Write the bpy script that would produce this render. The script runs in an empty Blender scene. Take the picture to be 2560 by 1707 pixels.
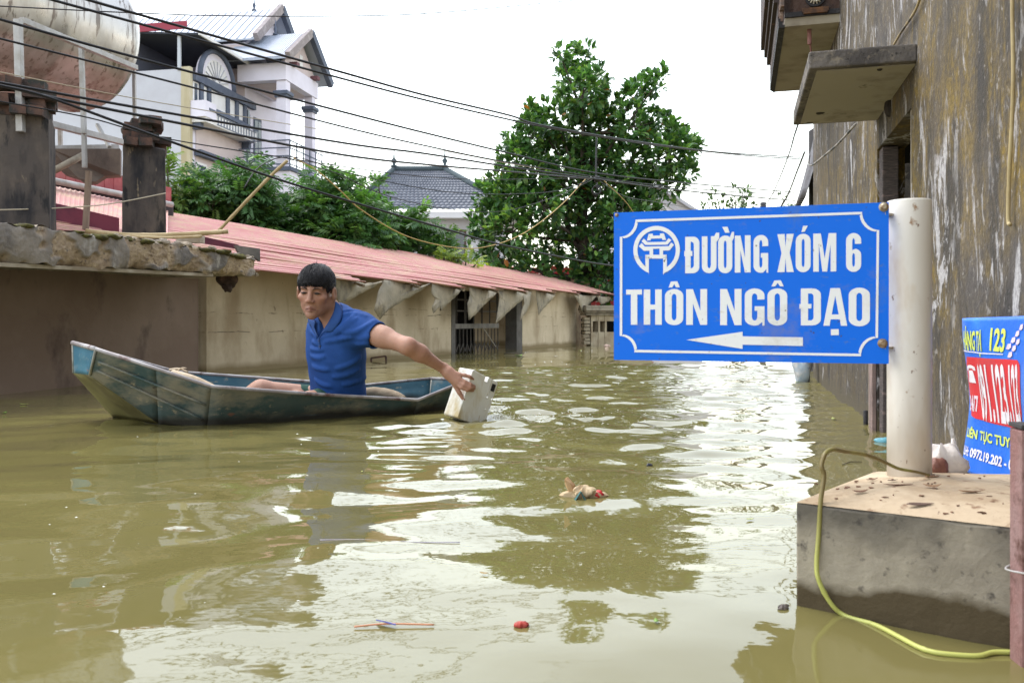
import bpy, math, random
import numpy as np
from mathutils import Vector, Matrix
random.seed(7); RNG = np.random.default_rng(7)
C = bpy.context.scene.collection
SC = bpy.context.scene
V = Vector

# ------------------------------------------------------------------ camera, sky, sun, exposure
F = 2100.0          # focal length in photograph pixels (2560 wide)
EYE = 0.47          # lens height above the flood water, metres
cam_d = bpy.data.cameras.new('camera'); cam = bpy.data.objects.new('camera', cam_d); C.objects.link(cam)
cam.location = (0, 0, EYE); cam.rotation_euler = (math.radians(90), 0, 0)
cam_d.sensor_width = 36; cam_d.lens = F / 2560 * 36; cam_d.shift_y = -53.5 / 2560
cam_d.clip_start = 0.05; cam_d.clip_end = 2000
cam_d.dof.use_dof = True; cam_d.dof.focus_distance = 3.6; cam_d.dof.aperture_fstop = 11
SC.camera = cam

world = bpy.data.worlds.new('World'); SC.world = world; world.use_nodes = True
wt = world.node_tree; wt.nodes.clear()
SUN_EL, SUN_AZ = math.radians(60), math.radians(-52)       # azimuth from +Y, clockwise positive to +X
sky = wt.nodes.new('ShaderNodeTexSky'); sky.sky_type = 'NISHITA'; sky.sun_disc = False
sky.sun_elevation = SUN_EL; sky.sun_rotation = SUN_AZ
sky.air_density = 2.0; sky.dust_density = 1.0; sky.ozone_density = 1.0
hs = wt.nodes.new('ShaderNodeHueSaturation'); hs.inputs['Saturation'].default_value = 0.40   # thin white overcast
bgn = wt.nodes.new('ShaderNodeBackground'); bgn.inputs['Strength'].default_value = 0.15
wo = wt.nodes.new('ShaderNodeOutputWorld')
wt.links.new(sky.outputs[0], hs.inputs['Color']); wt.links.new(hs.outputs[0], bgn.inputs['Color']); wt.links.new(bgn.outputs[0], wo.inputs['Surface'])

sun_d = bpy.data.lights.new('sun', 'SUN'); sun_d.energy = 0.7; sun_d.angle = math.radians(20); sun_d.color = (1.0, 0.96, 0.9)
sun = bpy.data.objects.new('sun', sun_d); C.objects.link(sun)
sdir = V((math.sin(SUN_AZ) * math.cos(SUN_EL), math.cos(SUN_AZ) * math.cos(SUN_EL), math.sin(SUN_EL)))
sun.rotation_euler = sdir.to_track_quat('Z', 'Y').to_euler(); sun.location = (0, 0, 20)

SC.view_settings.view_transform = 'Standard'; SC.view_settings.look = 'None'
SC.view_settings.gamma = 1.0; SC.view_settings.exposure = 1.62
SC.view_settings.use_curve_mapping = False
SC.cycles.max_bounces = 6; SC.cycles.diffuse_bounces = 3; SC.cycles.glossy_bounces = 3
SC.cycles.transmission_bounces = 3; SC.cycles.use_denoising = True

# ------------------------------------------------------------------ measuring helpers
def P(px, py, Y): return V(((px - 1280) / F * Y, Y, EYE - (py - 800) / F * Y))
def PZ(px, py, z):
    Y = F * (EYE - z) / (py - 800); return V(((px - 1280) / F * Y, Y, z))
def RP(px, py, q, n):
    d = V(((px - 1280) / F, 1.0, -(py - 800) / F)); o = V((0, 0, EYE)); q = V(q); n = V(n)
    return o + d * ((q - o).dot(n) / d.dot(n))
def lerp(a, b, t): return a + (b - a) * t
def spl(pts, n=6):
    """Catmull-Rom through 3D points"""
    pts = [V(p) for p in pts]
    if len(pts) < 3: return [lerp(pts[0], pts[-1], i / n) for i in range(n + 1)]
    q = [pts[0] * 2 - pts[1]] + pts + [pts[-1] * 2 - pts[-2]]; out = []
    for i in range(1, len(q) - 2):
        a, b, c, d = q[i - 1], q[i], q[i + 1], q[i + 2]
        for k in range(n):
            t = k / n
            out.append(0.5 * ((2 * b) + (c - a) * t + (2 * a - 5 * b + 4 * c - d) * t * t + (3 * b - a - 3 * c + d) * t ** 3))
    out.append(pts[-1]); return out

# ------------------------------------------------------------------ geometry collector
class G:
    def __init__(s): s.v = []; s.f = []
    def add(s, vs, fs):
        o = len(s.v); s.v += [tuple(x) for x in vs]; s.f += [tuple(i + o for i in f) for f in fs]; return s
    def hexa(s, p):      # bottom 0-3 ccw, top 4-7
        return s.add(p, [(3, 2, 1, 0), (4, 5, 6, 7), (0, 1, 5, 4), (1, 2, 6, 5), (2, 3, 7, 6), (3, 0, 4, 7)])
    def box(s, c, x, y, z):   # half vectors
        c, x, y, z = V(c), V(x), V(y), V(z)
        return s.hexa([c - x - y - z, c + x - y - z, c + x + y - z, c - x + y - z, c - x - y + z, c + x - y + z, c + x + y + z, c - x + y + z])
    def abox(s, x0, x1, y0, y1, z0, z1):
        return s.box(((x0 + x1) / 2, (y0 + y1) / 2, (z0 + z1) / 2), ((x1 - x0) / 2, 0, 0), (0, (y1 - y0) / 2, 0), (0, 0, (z1 - z0) / 2))
    def bar(s, a, b, w, h=None, up=(0, 0, 1)):
        a, b = V(a), V(b); d = (b - a); n = d.normalized(); u = V(up)
        if abs(n.dot(u)) > .95: u = V((0, 1, 0))
        sx = n.cross(u).normalized(); sz = sx.cross(n); h = h or w
        return s.box((a + b) / 2, d / 2, sx * w / 2, sz * h / 2)
    def prism(s, poly, ext):
        poly = [V(p) for p in poly]; e = V(ext); n = len(poly)
        return s.add(poly + [p + e for p in poly], [tuple(range(n))[::-1], tuple(range(n, 2 * n))] + [(i, (i + 1) % n, (i + 1) % n + n, i + n) for i in range(n)])
    def tube(s, path, r, n=8, cap=True, flat=1.0):
        path = [V(p) for p in path]; m = len(path); o = len(s.v)
        if not isinstance(r, (list, tuple)): r = [r] * m
        up = V((0, 0, 1)); px = None
        for i, p in enumerate(path):
            t = (path[min(i + 1, m - 1)] - path[max(i - 1, 0)]).normalized()
            if px is None:
                a = up if abs(t.dot(up)) < .9 else V((0, 1, 0)); px = t.cross(a).normalized()
            px = (px - t * px.dot(t)).normalized(); py = t.cross(px)
            for k in range(n):
                a = 2 * math.pi * k / n
                s.v.append(tuple(p + (px * math.cos(a) + py * math.sin(a) * flat) * r[i]))
        for i in range(m - 1):
            for k in range(n):
                k2 = (k + 1) % n
                s.f.append((o + i * n + k, o + i * n + k2, o + (i + 1) * n + k2, o + (i + 1) * n + k))
        if cap:
            s.f.append(tuple(o + k for k in range(n))[::-1]); s.f.append(tuple(o + (m - 1) * n + k for k in range(n)))
        return s
    def grid(s, nu, nv, fn):
        o = len(s.v)
        for j in range(nv + 1):
            for i in range(nu + 1): s.v.append(tuple(fn(i / nu, j / nv)))
        for j in range(nv):
            for i in range(nu):
                a = o + j * (nu + 1) + i; s.f.append((a, a + 1, a + nu + 2, a + nu + 1))
        return s
    def lathe(s, prof, c, axis=(0, 0, 1), n=20):
        c = V(c); ax = V(axis).normalized(); a = V((1, 0, 0)) if abs(ax.x) < .9 else V((0, 1, 0))
        x = ax.cross(a).normalized(); y = ax.cross(x); o = len(s.v)
        for (r, h) in prof:
            for k in range(n):
                t = 2 * math.pi * k / n; s.v.append(tuple(c + ax * h + (x * math.cos(t) + y * math.sin(t)) * r))
        for i in range(len(prof) - 1):
            for k in range(n):
                k2 = (k + 1) % n; s.f.append((o + i * n + k, o + i * n + k2, o + (i + 1) * n + k2, o + (i + 1) * n + k))
        s.f.append(tuple(o + k for k in range(n))[::-1]); s.f.append(tuple(o + (len(prof) - 1) * n + k for k in range(n)))
        return s
    def rock(s, c, r, seed, amp=.25, nu=12, nv=8):
        """lumpy closed blob"""
        rg = random.Random(seed); ph = [(rg.uniform(1, 4), rg.uniform(1, 4), rg.uniform(0, 6), rg.uniform(0, 6)) for _ in range(4)]
        c = V(c); o = len(s.v); r = V(r)
        def pt(th, fi):
            k = 1 + amp * sum(math.sin(a * th * 1.0 // 1 + a * math.cos(th) * 1.5 + p) * math.sin(b * fi + q) for a, b, p, q in ph) / 2
            return c + V((r.x * math.sin(fi) * math.cos(th), r.y * math.sin(fi) * math.sin(th), r.z * math.cos(fi))) * k
        s.v.append(tuple(c + V((0, 0, r.z)))); 
        for j in range(1, nv):
            for i in range(nu): s.v.append(tuple(pt(2 * math.pi * i / nu, math.pi * j / nv)))
        s.v.append(tuple(c - V((0, 0, r.z))))
        for i in range(nu):
            s.f.append((o, o + 1 + i, o + 1 + (i + 1) % nu)); b = o + 1 + (nv - 2) * nu
            s.f.append((len(s.v) - 1, b + (i + 1) % nu, b + i))
        for j in range(nv - 2):
            for i in range(nu):
                a = o + 1 + j * nu; s.f.append((a + i, a + nu + i, a + nu + (i + 1) % nu, a + (i + 1) % nu))
        return s

ROOT = {}
def mesh_of(name, g, mat, smooth=False):
    me = bpy.data.meshes.new(name)
    me.from_pydata(g.v, [], g.f)
    if smooth: me.shade_smooth()
    if mat is not None:
        for m in (mat if isinstance(mat, (list, tuple)) else [mat]): me.materials.append(m)
    return me
def np_mesh(name, v, f, mat, smooth=True, cols=None):
    """v (N,3), f (M,k) arrays"""
    me = bpy.data.meshes.new(name); k = f.shape[1]
    me.vertices.add(len(v)); me.vertices.foreach_set('co', np.asarray(v, np.float32).ravel())
    me.loops.add(f.size); me.loops.foreach_set('vertex_index', f.astype(np.int32).ravel())
    me.polygons.add(len(f)); me.polygons.foreach_set('loop_start', np.arange(0, f.size, k, dtype=np.int32))
    me.update(calc_edges=True); me.validate()
    if cols is not None:
        a = me.color_attributes.new('Col', 'FLOAT_COLOR', 'POINT')
        c4 = np.ones((len(v), 4), np.float32); c4[:, :3] = cols; a.data.foreach_set('color', c4.ravel())
    if smooth: me.shade_smooth()
    if mat is not None: me.materials.append(mat)
    return me
def tagit(o, label=None, cat=None, group=None, kind=None):
    if label: o['label'] = label
    if cat: o['category'] = cat
    if group: o['group'] = group
    if kind: o['kind'] = kind
    return o
def empty(name, label, cat, loc, group=None):
    o = bpy.data.objects.new(name, None); C.objects.link(o); o.location = loc; o.empty_display_size = .1
    ROOT[o.name] = V(loc); return tagit(o, label, cat, group)
def putmesh(name, me, parent=None, kind=None):
    o = bpy.data.objects.new(name, me); C.objects.link(o)
    if parent is not None:
        o.parent = parent
        if parent.name in ROOT: o.location = -ROOT[parent.name]
    return tagit(o, kind=kind)
def part(name, g, mat, parent, smooth=False, kind=None, bevel=0, solid=0, label=None):
    o = putmesh(name, mesh_of(name, g, mat, smooth), parent, kind)
    if label: o['label'] = label
    return mods(o, bevel, solid)
def mods(o, bevel=0, solid=0):
    if solid:
        m = o.modifiers.new('solid', 'SOLIDIFY'); m.thickness = solid; m.offset = 0
    if bevel:
        m = o.modifiers.new('bevel', 'BEVEL'); m.width = bevel; m.segments = 2; m.limit_method = 'ANGLE'
    return o
def thing(name, g, mat, label, cat, loc=None, group=None, smooth=False, bevel=0, solid=0):
    """a one-mesh thing; verts in world coords are moved so the origin sits at loc"""
    a = np.array(g.v)
    if loc is None: loc = (a[:, 0].mean(), a[:, 1].mean(), a[:, 2].min())
    g.v = [tuple(x) for x in (a - np.array(loc))]
    o = putmesh(name, mesh_of(name, g, mat, smooth)); o.location = loc; ROOT[o.name] = V((0, 0, 0))
    ROOT[o.name] = V(loc)
    return mods(tagit(o, label, cat, group), bevel, solid)
def inst(name, me, parent, M):
    o = bpy.data.objects.new(name, me); C.objects.link(o)
    if parent is not None:
        o.parent = parent
        if parent.name in ROOT: M = Matrix.Translation(-ROOT[parent.name]) @ M
    o.matrix_local = M; return o
def structure(name, g, mat, smooth=False):
    o = putmesh(name, mesh_of(name, g, mat, smooth)); o['kind'] = 'structure'; return o

# ------------------------------------------------------------------ materials
MATS = {}
def nodes(name):
    m = bpy.data.materials.new(name); m.use_nodes = True; nt = m.node_tree
    return m, nt, nt.nodes['Principled BSDF']
def noise(nt, scale, detail=4, rough=.6, stretch=(1, 1, 1), seed=0., dist=0., coord='Object', rot=(0, 0, 0)):
    tc = nt.nodes.new('ShaderNodeTexCoord'); mp = nt.nodes.new('ShaderNodeMapping')
    mp.inputs['Scale'].default_value = stretch; mp.inputs['Location'].default_value = (seed, seed * 1.7, seed * .6)
    mp.inputs['Rotation'].default_value = rot
    n = nt.nodes.new('ShaderNodeTexNoise'); n.inputs['Scale'].default_value = scale
    n.inputs['Detail'].default_value = detail; n.inputs['Roughness'].default_value = rough; n.inputs['Distortion'].default_value = dist
    nt.links.new(tc.outputs[coord], mp.inputs[0]); nt.links.new(mp.outputs[0], n.inputs[0]); return n.outputs[0]
def maprange(nt, src, a, b, c=0., d=1.):
    n = nt.nodes.new('ShaderNodeMapRange'); n.inputs[1].default_value = a; n.inputs[2].default_value = b
    n.inputs[3].default_value = c; n.inputs[4].default_value = d; nt.links.new(src, n.inputs[0]); return n.outputs[0]
def mixc(nt, fac, a, b, mode='MIX'):
    n = nt.nodes.new('ShaderNodeMix'); n.data_type = 'RGBA'; n.blend_type = mode
    for s, i in ((a, 6), (b, 7)):
        if isinstance(s, tuple): n.inputs[i].default_value = (*s, 1)
        else: nt.links.new(s, n.inputs[i])
    if isinstance(fac, (int, float)): n.inputs[0].default_value = fac
    else: nt.links.new(fac, n.inputs[0])
    return n.outputs[2]
def math_(nt, op, a, b=None):
    n = nt.nodes.new('ShaderNodeMath'); n.operation = op
    for i, s in enumerate((a, b)):
        if s is None: continue
        if isinstance(s, (int, float)): n.inputs[i].default_value = s
        else: nt.links.new(s, n.inputs[i])
    return n.outputs[0]
def zmask(nt, a, b, wob=.0, wscale=4.):
    """0 below height a, 1 above b (world height; meshes are in world coordinates)"""
    tc = nt.nodes.new('ShaderNodeNewGeometry'); sp = nt.nodes.new('ShaderNodeSeparateXYZ'); nt.links.new(tc.outputs['Position'], sp.inputs[0])
    z = sp.outputs[2]
    if wob: z = math_(nt, 'ADD', z, maprange(nt, noise(nt, wscale, 3), .3, .7, -wob, wob))
    return maprange(nt, z, a, b)
def pm(name, base, layers=(), rough=.85, bump=(), metallic=0., spec=.4, coat=0.):
    """base colour + layers (colour, scale, lo, hi, stretch, seed, detail); bump list of (scale, strength, stretch)"""
    if name in MATS: return MATS[name]
    m, nt, b = nodes(name); col = None
    cur = base
    for L in layers:
        c, sc, lo, hi = L[:4]; st = L[4] if len(L) > 4 else (1, 1, 1); sd = L[5] if len(L) > 5 else 0.; de = L[6] if len(L) > 6 else 5
        f = maprange(nt, noise(nt, sc, de, .62, st, sd), lo, hi); cur = mixc(nt, f, cur, c)
    if isinstance(cur, tuple): b.inputs['Base Color'].default_value = (*cur, 1)
    else: nt.links.new(cur, b.inputs['Base Color'])
    b.inputs['Roughness'].default_value = rough; b.inputs['Metallic'].default_value = metallic
    b.inputs['Specular IOR Level'].default_value = spec; b.inputs['Coat Weight'].default_value = coat
    prev = None
    for L in bump:
        sc, stn = L[:2]; st = L[2] if len(L) > 2 else (1, 1, 1); ds = L[3] if len(L) > 3 else .01
        bn = nt.nodes.new('ShaderNodeBump'); bn.inputs['Strength'].default_value = stn; bn.inputs['Distance'].default_value = ds
        nt.links.new(noise(nt, sc, 5, .6, st, 3.3), bn.inputs['Height'])
        if prev is not None: nt.links.new(prev, bn.inputs['Normal'])
        prev = bn.outputs[0]
    if prev is not None: nt.links.new(prev, b.inputs['Normal'])
    MATS[name] = m; return m
# ------------------------------------------------------------------ flood water and the drowned ground
def water_material():
    m, nt, b = nodes('flood_water')
    n1 = maprange(nt, noise(nt, .55, 3, .5), .35, .7)
    col = mixc(nt, n1, (.146, .127, .045), (.176, .151, .057))
    nt.links.new(col, b.inputs['Base Color'])
    b.inputs['Roughness'].default_value = .025; b.inputs['IOR'].default_value = 1.5; b.inputs['Specular IOR Level'].default_value = .5
    b.inputs['Metallic'].default_value = 0
    bn = nt.nodes.new('ShaderNodeBump'); bn.inputs['Strength'].default_value = .08; bn.inputs['Distance'].default_value = .01
    nt.links.new(noise(nt, 9.0, 3, .5, (1, 1.3, 1)), bn.inputs['Height'])
    b2 = nt.nodes.new('ShaderNodeBump'); b2.inputs['Strength'].default_value = .010; b2.inputs['Distance'].default_value = .01
    nt.links.new(noise(nt, 38.0, 2, .5), b2.inputs['Height']); nt.links.new(bn.outputs[0], b2.inputs['Normal'])
    nt.links.new(b2.outputs[0], b.inputs['Normal'])
    return m
FOAM = PZ(1185, 1052, 0.0)       # where the paddle meets the water
def axis(lo, a, b, hi, step, grow=1.12):
    mid = list(np.arange(a, b, step)); L = []; x, s = a, step
    while x > lo: s *= grow; x -= s; L.append(x)
    R = []; x, s = mid[-1], step
    while x < hi: s *= grow; x += s; R.append(x)
    return np.array(L[::-1] + mid + R)
def snoise(x, y, sc, seed):
    """smooth value noise"""
    r = np.random.default_rng(seed); T = r.random((64, 64)); u, v = x * sc, y * sc
    i, j = np.floor(u).astype(int), np.floor(v).astype(int); fu, fv = u - i, v - j
    fu = fu * fu * (3 - 2 * fu); fv = fv * fv * (3 - 2 * fv)
    g = lambda a, b: T[a % 64, b % 64]
    return (g(i, j) * (1 - fu) + g(i + 1, j) * fu) * (1 - fv) + (g(i, j + 1) * (1 - fu) + g(i + 1, j + 1) * fu) * fv
def water_height(x, y):
    h = np.zeros_like(x); r = np.random.default_rng(21)
    wx = x + .25 * (snoise(x, y, 1.1, 4) - .5); wy = y + .25 * (snoise(x, y, 1.1, 5) - .5)
    for lam, amp in ((1.5, .0030), (1.1, .0024), (.82, .0019), (.6, .0014)):
        for k in range(2):
            a = r.uniform(-1.0, 1.0) + math.pi / 2; p = r.uniform(0, 6.3)
            h += amp * np.sin((wx * math.cos(a) + wy * math.sin(a)) * 2 * math.pi / lam + p)
    m = snoise(x + 9, y + 3, .55, 8); near = np.clip((y - 1.9) / 2.2, 0, 1); right = np.clip((x + .9) / 1.2, 0, 1)
    mask = (.32 + 1.25 * near * right) * (.35 + m) ;
    for lam, amp in ((.42, .0017), (.3, .0013), (.21, .0009), (.15, .0006), (.105, .0003)):
        for k in range(3):
            a = r.uniform(-.85, .85) + math.pi / 2 - .1; p = r.uniform(0, 6.3)
            h += mask * amp * np.sin((wx * math.cos(a) + wy * math.sin(a)) * 2 * math.pi / lam + p)
    d = np.hypot(x - FOAM.x, y - FOAM.y)
    h += .0085 * np.exp(-d / .50) * np.cos(d * 2 * math.pi / .21 + 1.6 * snoise(x, y, 2.5, 3))
    dx_ = (x - FOAM.x - .22) / .42; dy_ = (y - FOAM.y - .08) / .20; h += .026 * np.exp(-(dx_ ** 2 + dy_ ** 2)) * (snoise(x, y, 19, 12) - .45) + .012 * np.exp(-(dx_ ** 2 + dy_ ** 2)) * (snoise(x, y, 44, 13) - .5)
    # slow wake leaving the bow
    bx, by = -1.62, 3.7; d2 = np.hypot(x - bx, y - by); h += .004 * np.exp(-d2 / .5) * np.cos(d2 * 2 * math.pi / .34)
    fade = np.clip(1.4 - y / 60, .1, 1); return h * fade
xs = axis(-160, -3.2, 3.2, 160, .017); ys = axis(-25, .55, 8.0, 320, .0165)
XX, YY = np.meshgrid(xs, ys); ZZ = water_height(XX, YY)
vv = np.stack([XX, YY, ZZ], -1).reshape(-1, 3); nx = len(xs); ny = len(ys)
ii = (np.arange(ny - 1)[:, None] * nx + np.arange(nx - 1)[None, :]).ravel()
ff = np.stack([ii, ii + 1, ii + nx + 1, ii + nx], -1)
water = putmesh('water', np_mesh('water', vv, ff, water_material())); water['kind'] = 'structure'
structure('ground', G().grid(2, 2, lambda u, v: (-400 + 800 * u, -400 + 800 * v, -2.2)), pm('mud', (.12, .09, .05), [((.07, .05, .03), 2, .4, .6)]))

# ------------------------------------------------------------------ weathered house on the right
WALL_A = .598; WALL_K = .27                     # wall foot: X = WALL_A + WALL_K * Y
def wx(Y): return WALL_A + WALL_K * Y
wd = V((WALL_K, 1, 0)).normalized(); wn = V((-wd.y, wd.x, 0))     # along the wall, and out to the street
def wl(Y, out=0., z=0.):                                           # wall point
    return V((wx(Y), Y, z)) + wn * out
def wall_px(px): return WALL_A / ((px - 1280) / F - WALL_K)        # Y of the wall at a picture column

def moss_wall():
    m, nt, b = nodes('mossy_plaster')
    c = mixc(nt, maprange(nt, noise(nt, 3.4, 9, .7, (1, 1, .6), 0., .4), .38, .62), (.098, .082, .073), (.044, .037, .034))
    m1 = maprange(nt, noise(nt, 1.5, 6, .65, (1, 1, .7), 6.1, .5), .35, .50); m2 = maprange(nt, noise(nt, 16, 8, .72, (1, 1, .75), 2., .8), .40, .58, .25, 1.)
    band = math_(nt, 'MULTIPLY', zmask(nt, .30, .62, .12), zmask(nt, 1.65, 1.02, .2)); band = maprange(nt, band, 0., 1., .35, 1.)
    c = mixc(nt, math_(nt, 'MULTIPLY', math_(nt, 'MULTIPLY', m1, m2), band), c, (.185, .118, .014))
    dark = maprange(nt, noise(nt, 5, 8, .72, (1, 1, .24), 7., .7), .49, .59); c = mixc(nt, math_(nt, 'MULTIPLY', dark, .82), c, (.030, .025, .023))
    big = maprange(nt, noise(nt, 2.3, 5, .6, (1, 1, .7), 11., .6), .43, .53)
    wh = math_(nt, 'MULTIPLY', maprange(nt, noise(nt, 8, 10, .76, (1, 1, .42), 1., 1.0), .54, .57), big)
    c = mixc(nt, math_(nt, 'MULTIPLY', wh, .9), c, (.43, .41, .42))
    wh2 = math_(nt, 'MULTIPLY', maprange(nt, noise(nt, 30, 7, .72, (1, 1, .7), 21., .5), .60, .64), .7); c = mixc(nt, wh2, c, (.30, .27, .25))
    fine = maprange(nt, noise(nt, 75, 5, .7), .32, .7, .55, 1.25)
    c = mixc(nt, 1.0, c, fine, 'MULTIPLY')
    low = zmask(nt, .02, .10, .02); c = mixc(nt, low, (.085, .068, .040), c)
    nt.links.new(c, b.inputs['Base Color']); b.inputs['Roughness'].default_value = .92
    bn = nt.nodes.new('ShaderNodeBump'); bn.inputs['Strength'].default_value = .6; bn.inputs['Distance'].default_value = .006
    nt.links.new(noise(nt, 60, 5, .65), bn.inputs['Height']); nt.links.new(bn.outputs[0], b.inputs['Normal'])
    return m
MW = moss_wall()
M_CONC = pm('rough_concrete', (.155, .135, .12), [((.075, .066, .062), 6, .42, .60), ((.23, .195, .155), 24, .54, .66, (1, 1, 1), 5), ((.04, .035, .033), 40, .60, .68, (1, 1, 1), 9)], .95, [(40, .8, (1, 1, 1), .01), (140, .5, (1, 1, 1), .004)])
M_SOFFIT = pm('pale_soffit', (.36, .32, .26), [((.20, .17, .135), 5, .52, .72, (1, 1, 1), 2), ((.07, .06, .05), 9, .66, .74, (1, 1, 1), 9)], .95, [(25, .2)])
M_BLACK = pm('interior_shade', (.012, .011, .010), (), .95)  # near-black colour stands in for the shade inside rooms and openings
house_r = empty('weathered_house', 'mossy grey plaster house wall rising from water on the right', 'house', wl(3.0))
T = .11
def wseg(y0, y1, z0, z1, t=T, out=0.): # wall slab between two depths
    a, b = wl(y0, out), wl(y1, out); i = -wn * t
    return [V((a.x, a.y, z0)), V((b.x, b.y, z0)), V((b.x, b.y, z0)) + i, V((a.x, a.y, z0)) + i, V((a.x, a.y, z1)), V((b.x, b.y, z1)), V((b.x, b.y, z1)) + i, V((a.x, a.y, z1)) + i]
D0, D1 = wall_px(2278), wall_px(2193); WEND = 6.75
g = G(); 
for q in ((-1.2, D0, -2.2, 4.3), (D1, WEND, -2.2, 4.3), (D0, D1, 1.205, 4.3)): g.hexa(wseg(*q))
part('wall', g, MW, house_r)
g = G()   # gable end and back of the house, closing it
e0, e1 = wl(WEND, -.002 - T), wl(-1.2, -T); dp = -wn * 3.2
for a in (wl(WEND - .06, -T), wl(-1.14, -T)):
    g.hexa([a - wd * .06 + V((0, 0, -2.2)), a + wd * .06 + V((0, 0, -2.2)), a + wd * .06 + dp + V((0, 0, -2.2)), a - wd * .06 + dp + V((0, 0, -2.2)), a - wd * .06 + V((0, 0, 4.28)), a + wd * .06 + V((0, 0, 4.28)), a + wd * .06 + dp + V((0, 0, 4.28)), a - wd * .06 + dp + V((0, 0, 4.28))]); part('end_wall', g, M_CONC, house_r); g = G()

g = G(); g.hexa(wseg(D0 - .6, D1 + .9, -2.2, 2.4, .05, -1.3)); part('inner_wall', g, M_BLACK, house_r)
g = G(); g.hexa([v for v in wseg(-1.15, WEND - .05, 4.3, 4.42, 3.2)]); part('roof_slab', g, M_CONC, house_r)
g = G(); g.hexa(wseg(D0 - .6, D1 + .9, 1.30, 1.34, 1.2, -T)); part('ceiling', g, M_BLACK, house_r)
# far door jamb (rough post) and plaster reveal
g = G(); a = wl(D1 - .001, -.004); 
g.box(a - wn * .035 + V((0, 0, -.4)) - wd * .045, wd * .045, wn * .031, V((0, 0, 1.6)))
part('door_jamb', g, pm('jamb_wood', (.115, .09, .085), [((.06, .05, .05), 30, .4, .6, (1, 1, 8)), ((.21, .15, .14), 12, .58, .7, (1, 1, 4), 3)], .9, [(60, .7, (1, 1, 6))]), house_r, bevel=.004)
g = G()
g.box(wl(D1 + .055, .011, .1), wd * .05, wn * .009, V((0, 0, .7)))
part('pilaster', g, pm('brick_pink', (.27, .19, .17), [((.15, .11, .10), 25, .4, .65, (1, 1, .3))], .9, [(50, .5, (.3, .3, 3))]), house_r, bevel=.003)
g = G(); g.box(wl(D1 + .14, .006, .1), wd * .028, wn * .005, V((0, 0, .8))); part('plaster_strip', g, pm('cream_strip', (.42, .36, .26), [((.25, .2, .13), 10, .4, .7, (1, 1, .2))], .9), house_r)
g = G(); a = wl(D0 + .004, .001); g.box(a - wn * .05, wd * .006, wn * .049, V((0, 0, 1.198))); part('plaster_edge', g, pm('cream_edge', (.42, .35, .27), [((.24, .2, .16), 9, .45, .65, (1, 1, .3))], .9), house_r)
# plaster coats of differing age on the far length of wall
for (pa, pb, th, zz0) in ():
    ya, yb = wall_px(pb), wall_px(pa); g = G(); g.box(wl((ya + yb) / 2, th / 2, .9), wd * abs(yb - ya) / 2 * 1.03, wn * th / 2, V((0, 0, 1.9)))
    part('plaster_coat', g, MW, house_r)
# concrete canopy over the door
c0, c1 = wall_px(2293), wall_px(2190); OUT = .343; zc = 1.338; th = .06
g = G(); bm = []
a, b = wl(c0), wl(c1); o = wn * OUT
def canopy_pt(u, v, top): 
    p = a + (b - a) * u + o * v; j = .004 * math.sin(u * 37 + v * 21) + .003 * math.sin(u * 91 - v * 47)
    return p + V((0, 0, zc + (th + j if top else 0)))
g.hexa([a + V((0, 0, zc)), a + o + V((0, 0, zc)), b + o + V((0, 0, zc)), b + V((0, 0, zc)), a + V((0, 0, zc + th)), a + o + V((0, 0, zc + th)), b + o + V((0, 0, zc + th)), b + V((0, 0, zc + th))])
can = part('canopy', g, M_CONC, house_r, bevel=.006)
g = G(); ii_ = .028   # paler plastered soffit inside a dark drip edge
q = [a + wd * ii_ , a + wd * ii_ + wn * (OUT - ii_), b - wd * ii_ + wn * (OUT - ii_), b - wd * ii_]
g.prism([p + V((0, 0, zc - .0035)) for p in q], (0, 0, .003)); part('soffit', g, M_SOFFIT, can)
def hanger(px, py, r, n, dz):
    p = RP(px, py, (0, 0, zc), (0, 0, 1)); g = G(); g.rock(p - V((0, 0, .002)), (r, r * .8, dz), n, .2, 10, 6); part('hole', g, pm('hole_dark', (.03, .024, .02), ()), can)  # near-black lump laid on the surface to draw a hole
hanger(2050, 281, .022, 3, .006); hanger(2199, 171, .010, 5, .008)
g = G(); p = wl(wall_px(2225), .002, EYE + (800 - 268) / F * wall_px(2225)); g.rock(p, (.018, .028, .04), 4, .2, 10, 6); part('wall_hole', g, pm('hole_dark', (.03, .024, .02), ()), house_r)
# ornate balcony further along
by0, by1, bz = 4.98, 6.43, 2.235; bo = .31
a, b = wl(by0), wl(by1); o = wn * bo
g = G(); up = V((0, 0, 1))
g.hexa([p + up * (bz + d) for d in (0, .05) for p in (a, a + o, b + o, b)]); bal = part('balcony', g, pm('stained_soffit', (.33, .285, .215), [((.2, .165, .125), 4, .45, .7), ((.05, .045, .04), 5, .66, .73, (1, 1, 1), 5)], .95), house_r)
M_BROWN = pm('carved_brown', (.055, .026, .016), [((.028, .018, .018), 8, .45, .65), ((.21, .085, .022), 10, .6, .72, (1, 1, 1), 4), ((.10, .07, .06), 30, .62, .72)], .7, [(45, .6)])
M_NAVYD = pm('dark_moulding', (.022, .02, .022), [((.06, .055, .055), 20, .55, .7)], .8, [(50, .4)])
g = G(); g.hexa([p + up * z for z in (bz + .05, bz + 1.0) for p in (a, a + o, a + o + wd * .05, a + wd * .05)]); part('parapet', g, M_BROWN, bal)
g = G(); g.box(a + o / 2 - wd * .006 + up * (bz + .065), wn * bo / 2, wd * .006, up * .014); part('moulding', g, M_NAVYD, bal)
g = G(); g.hexa([p + up * z for z in (bz + .05, bz + 1.0) for p in (a + o, b + o, b + o - wn * .05, a + o - wn * .05)]); part('parapet', g, M_BROWN, bal)
g = G()
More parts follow.
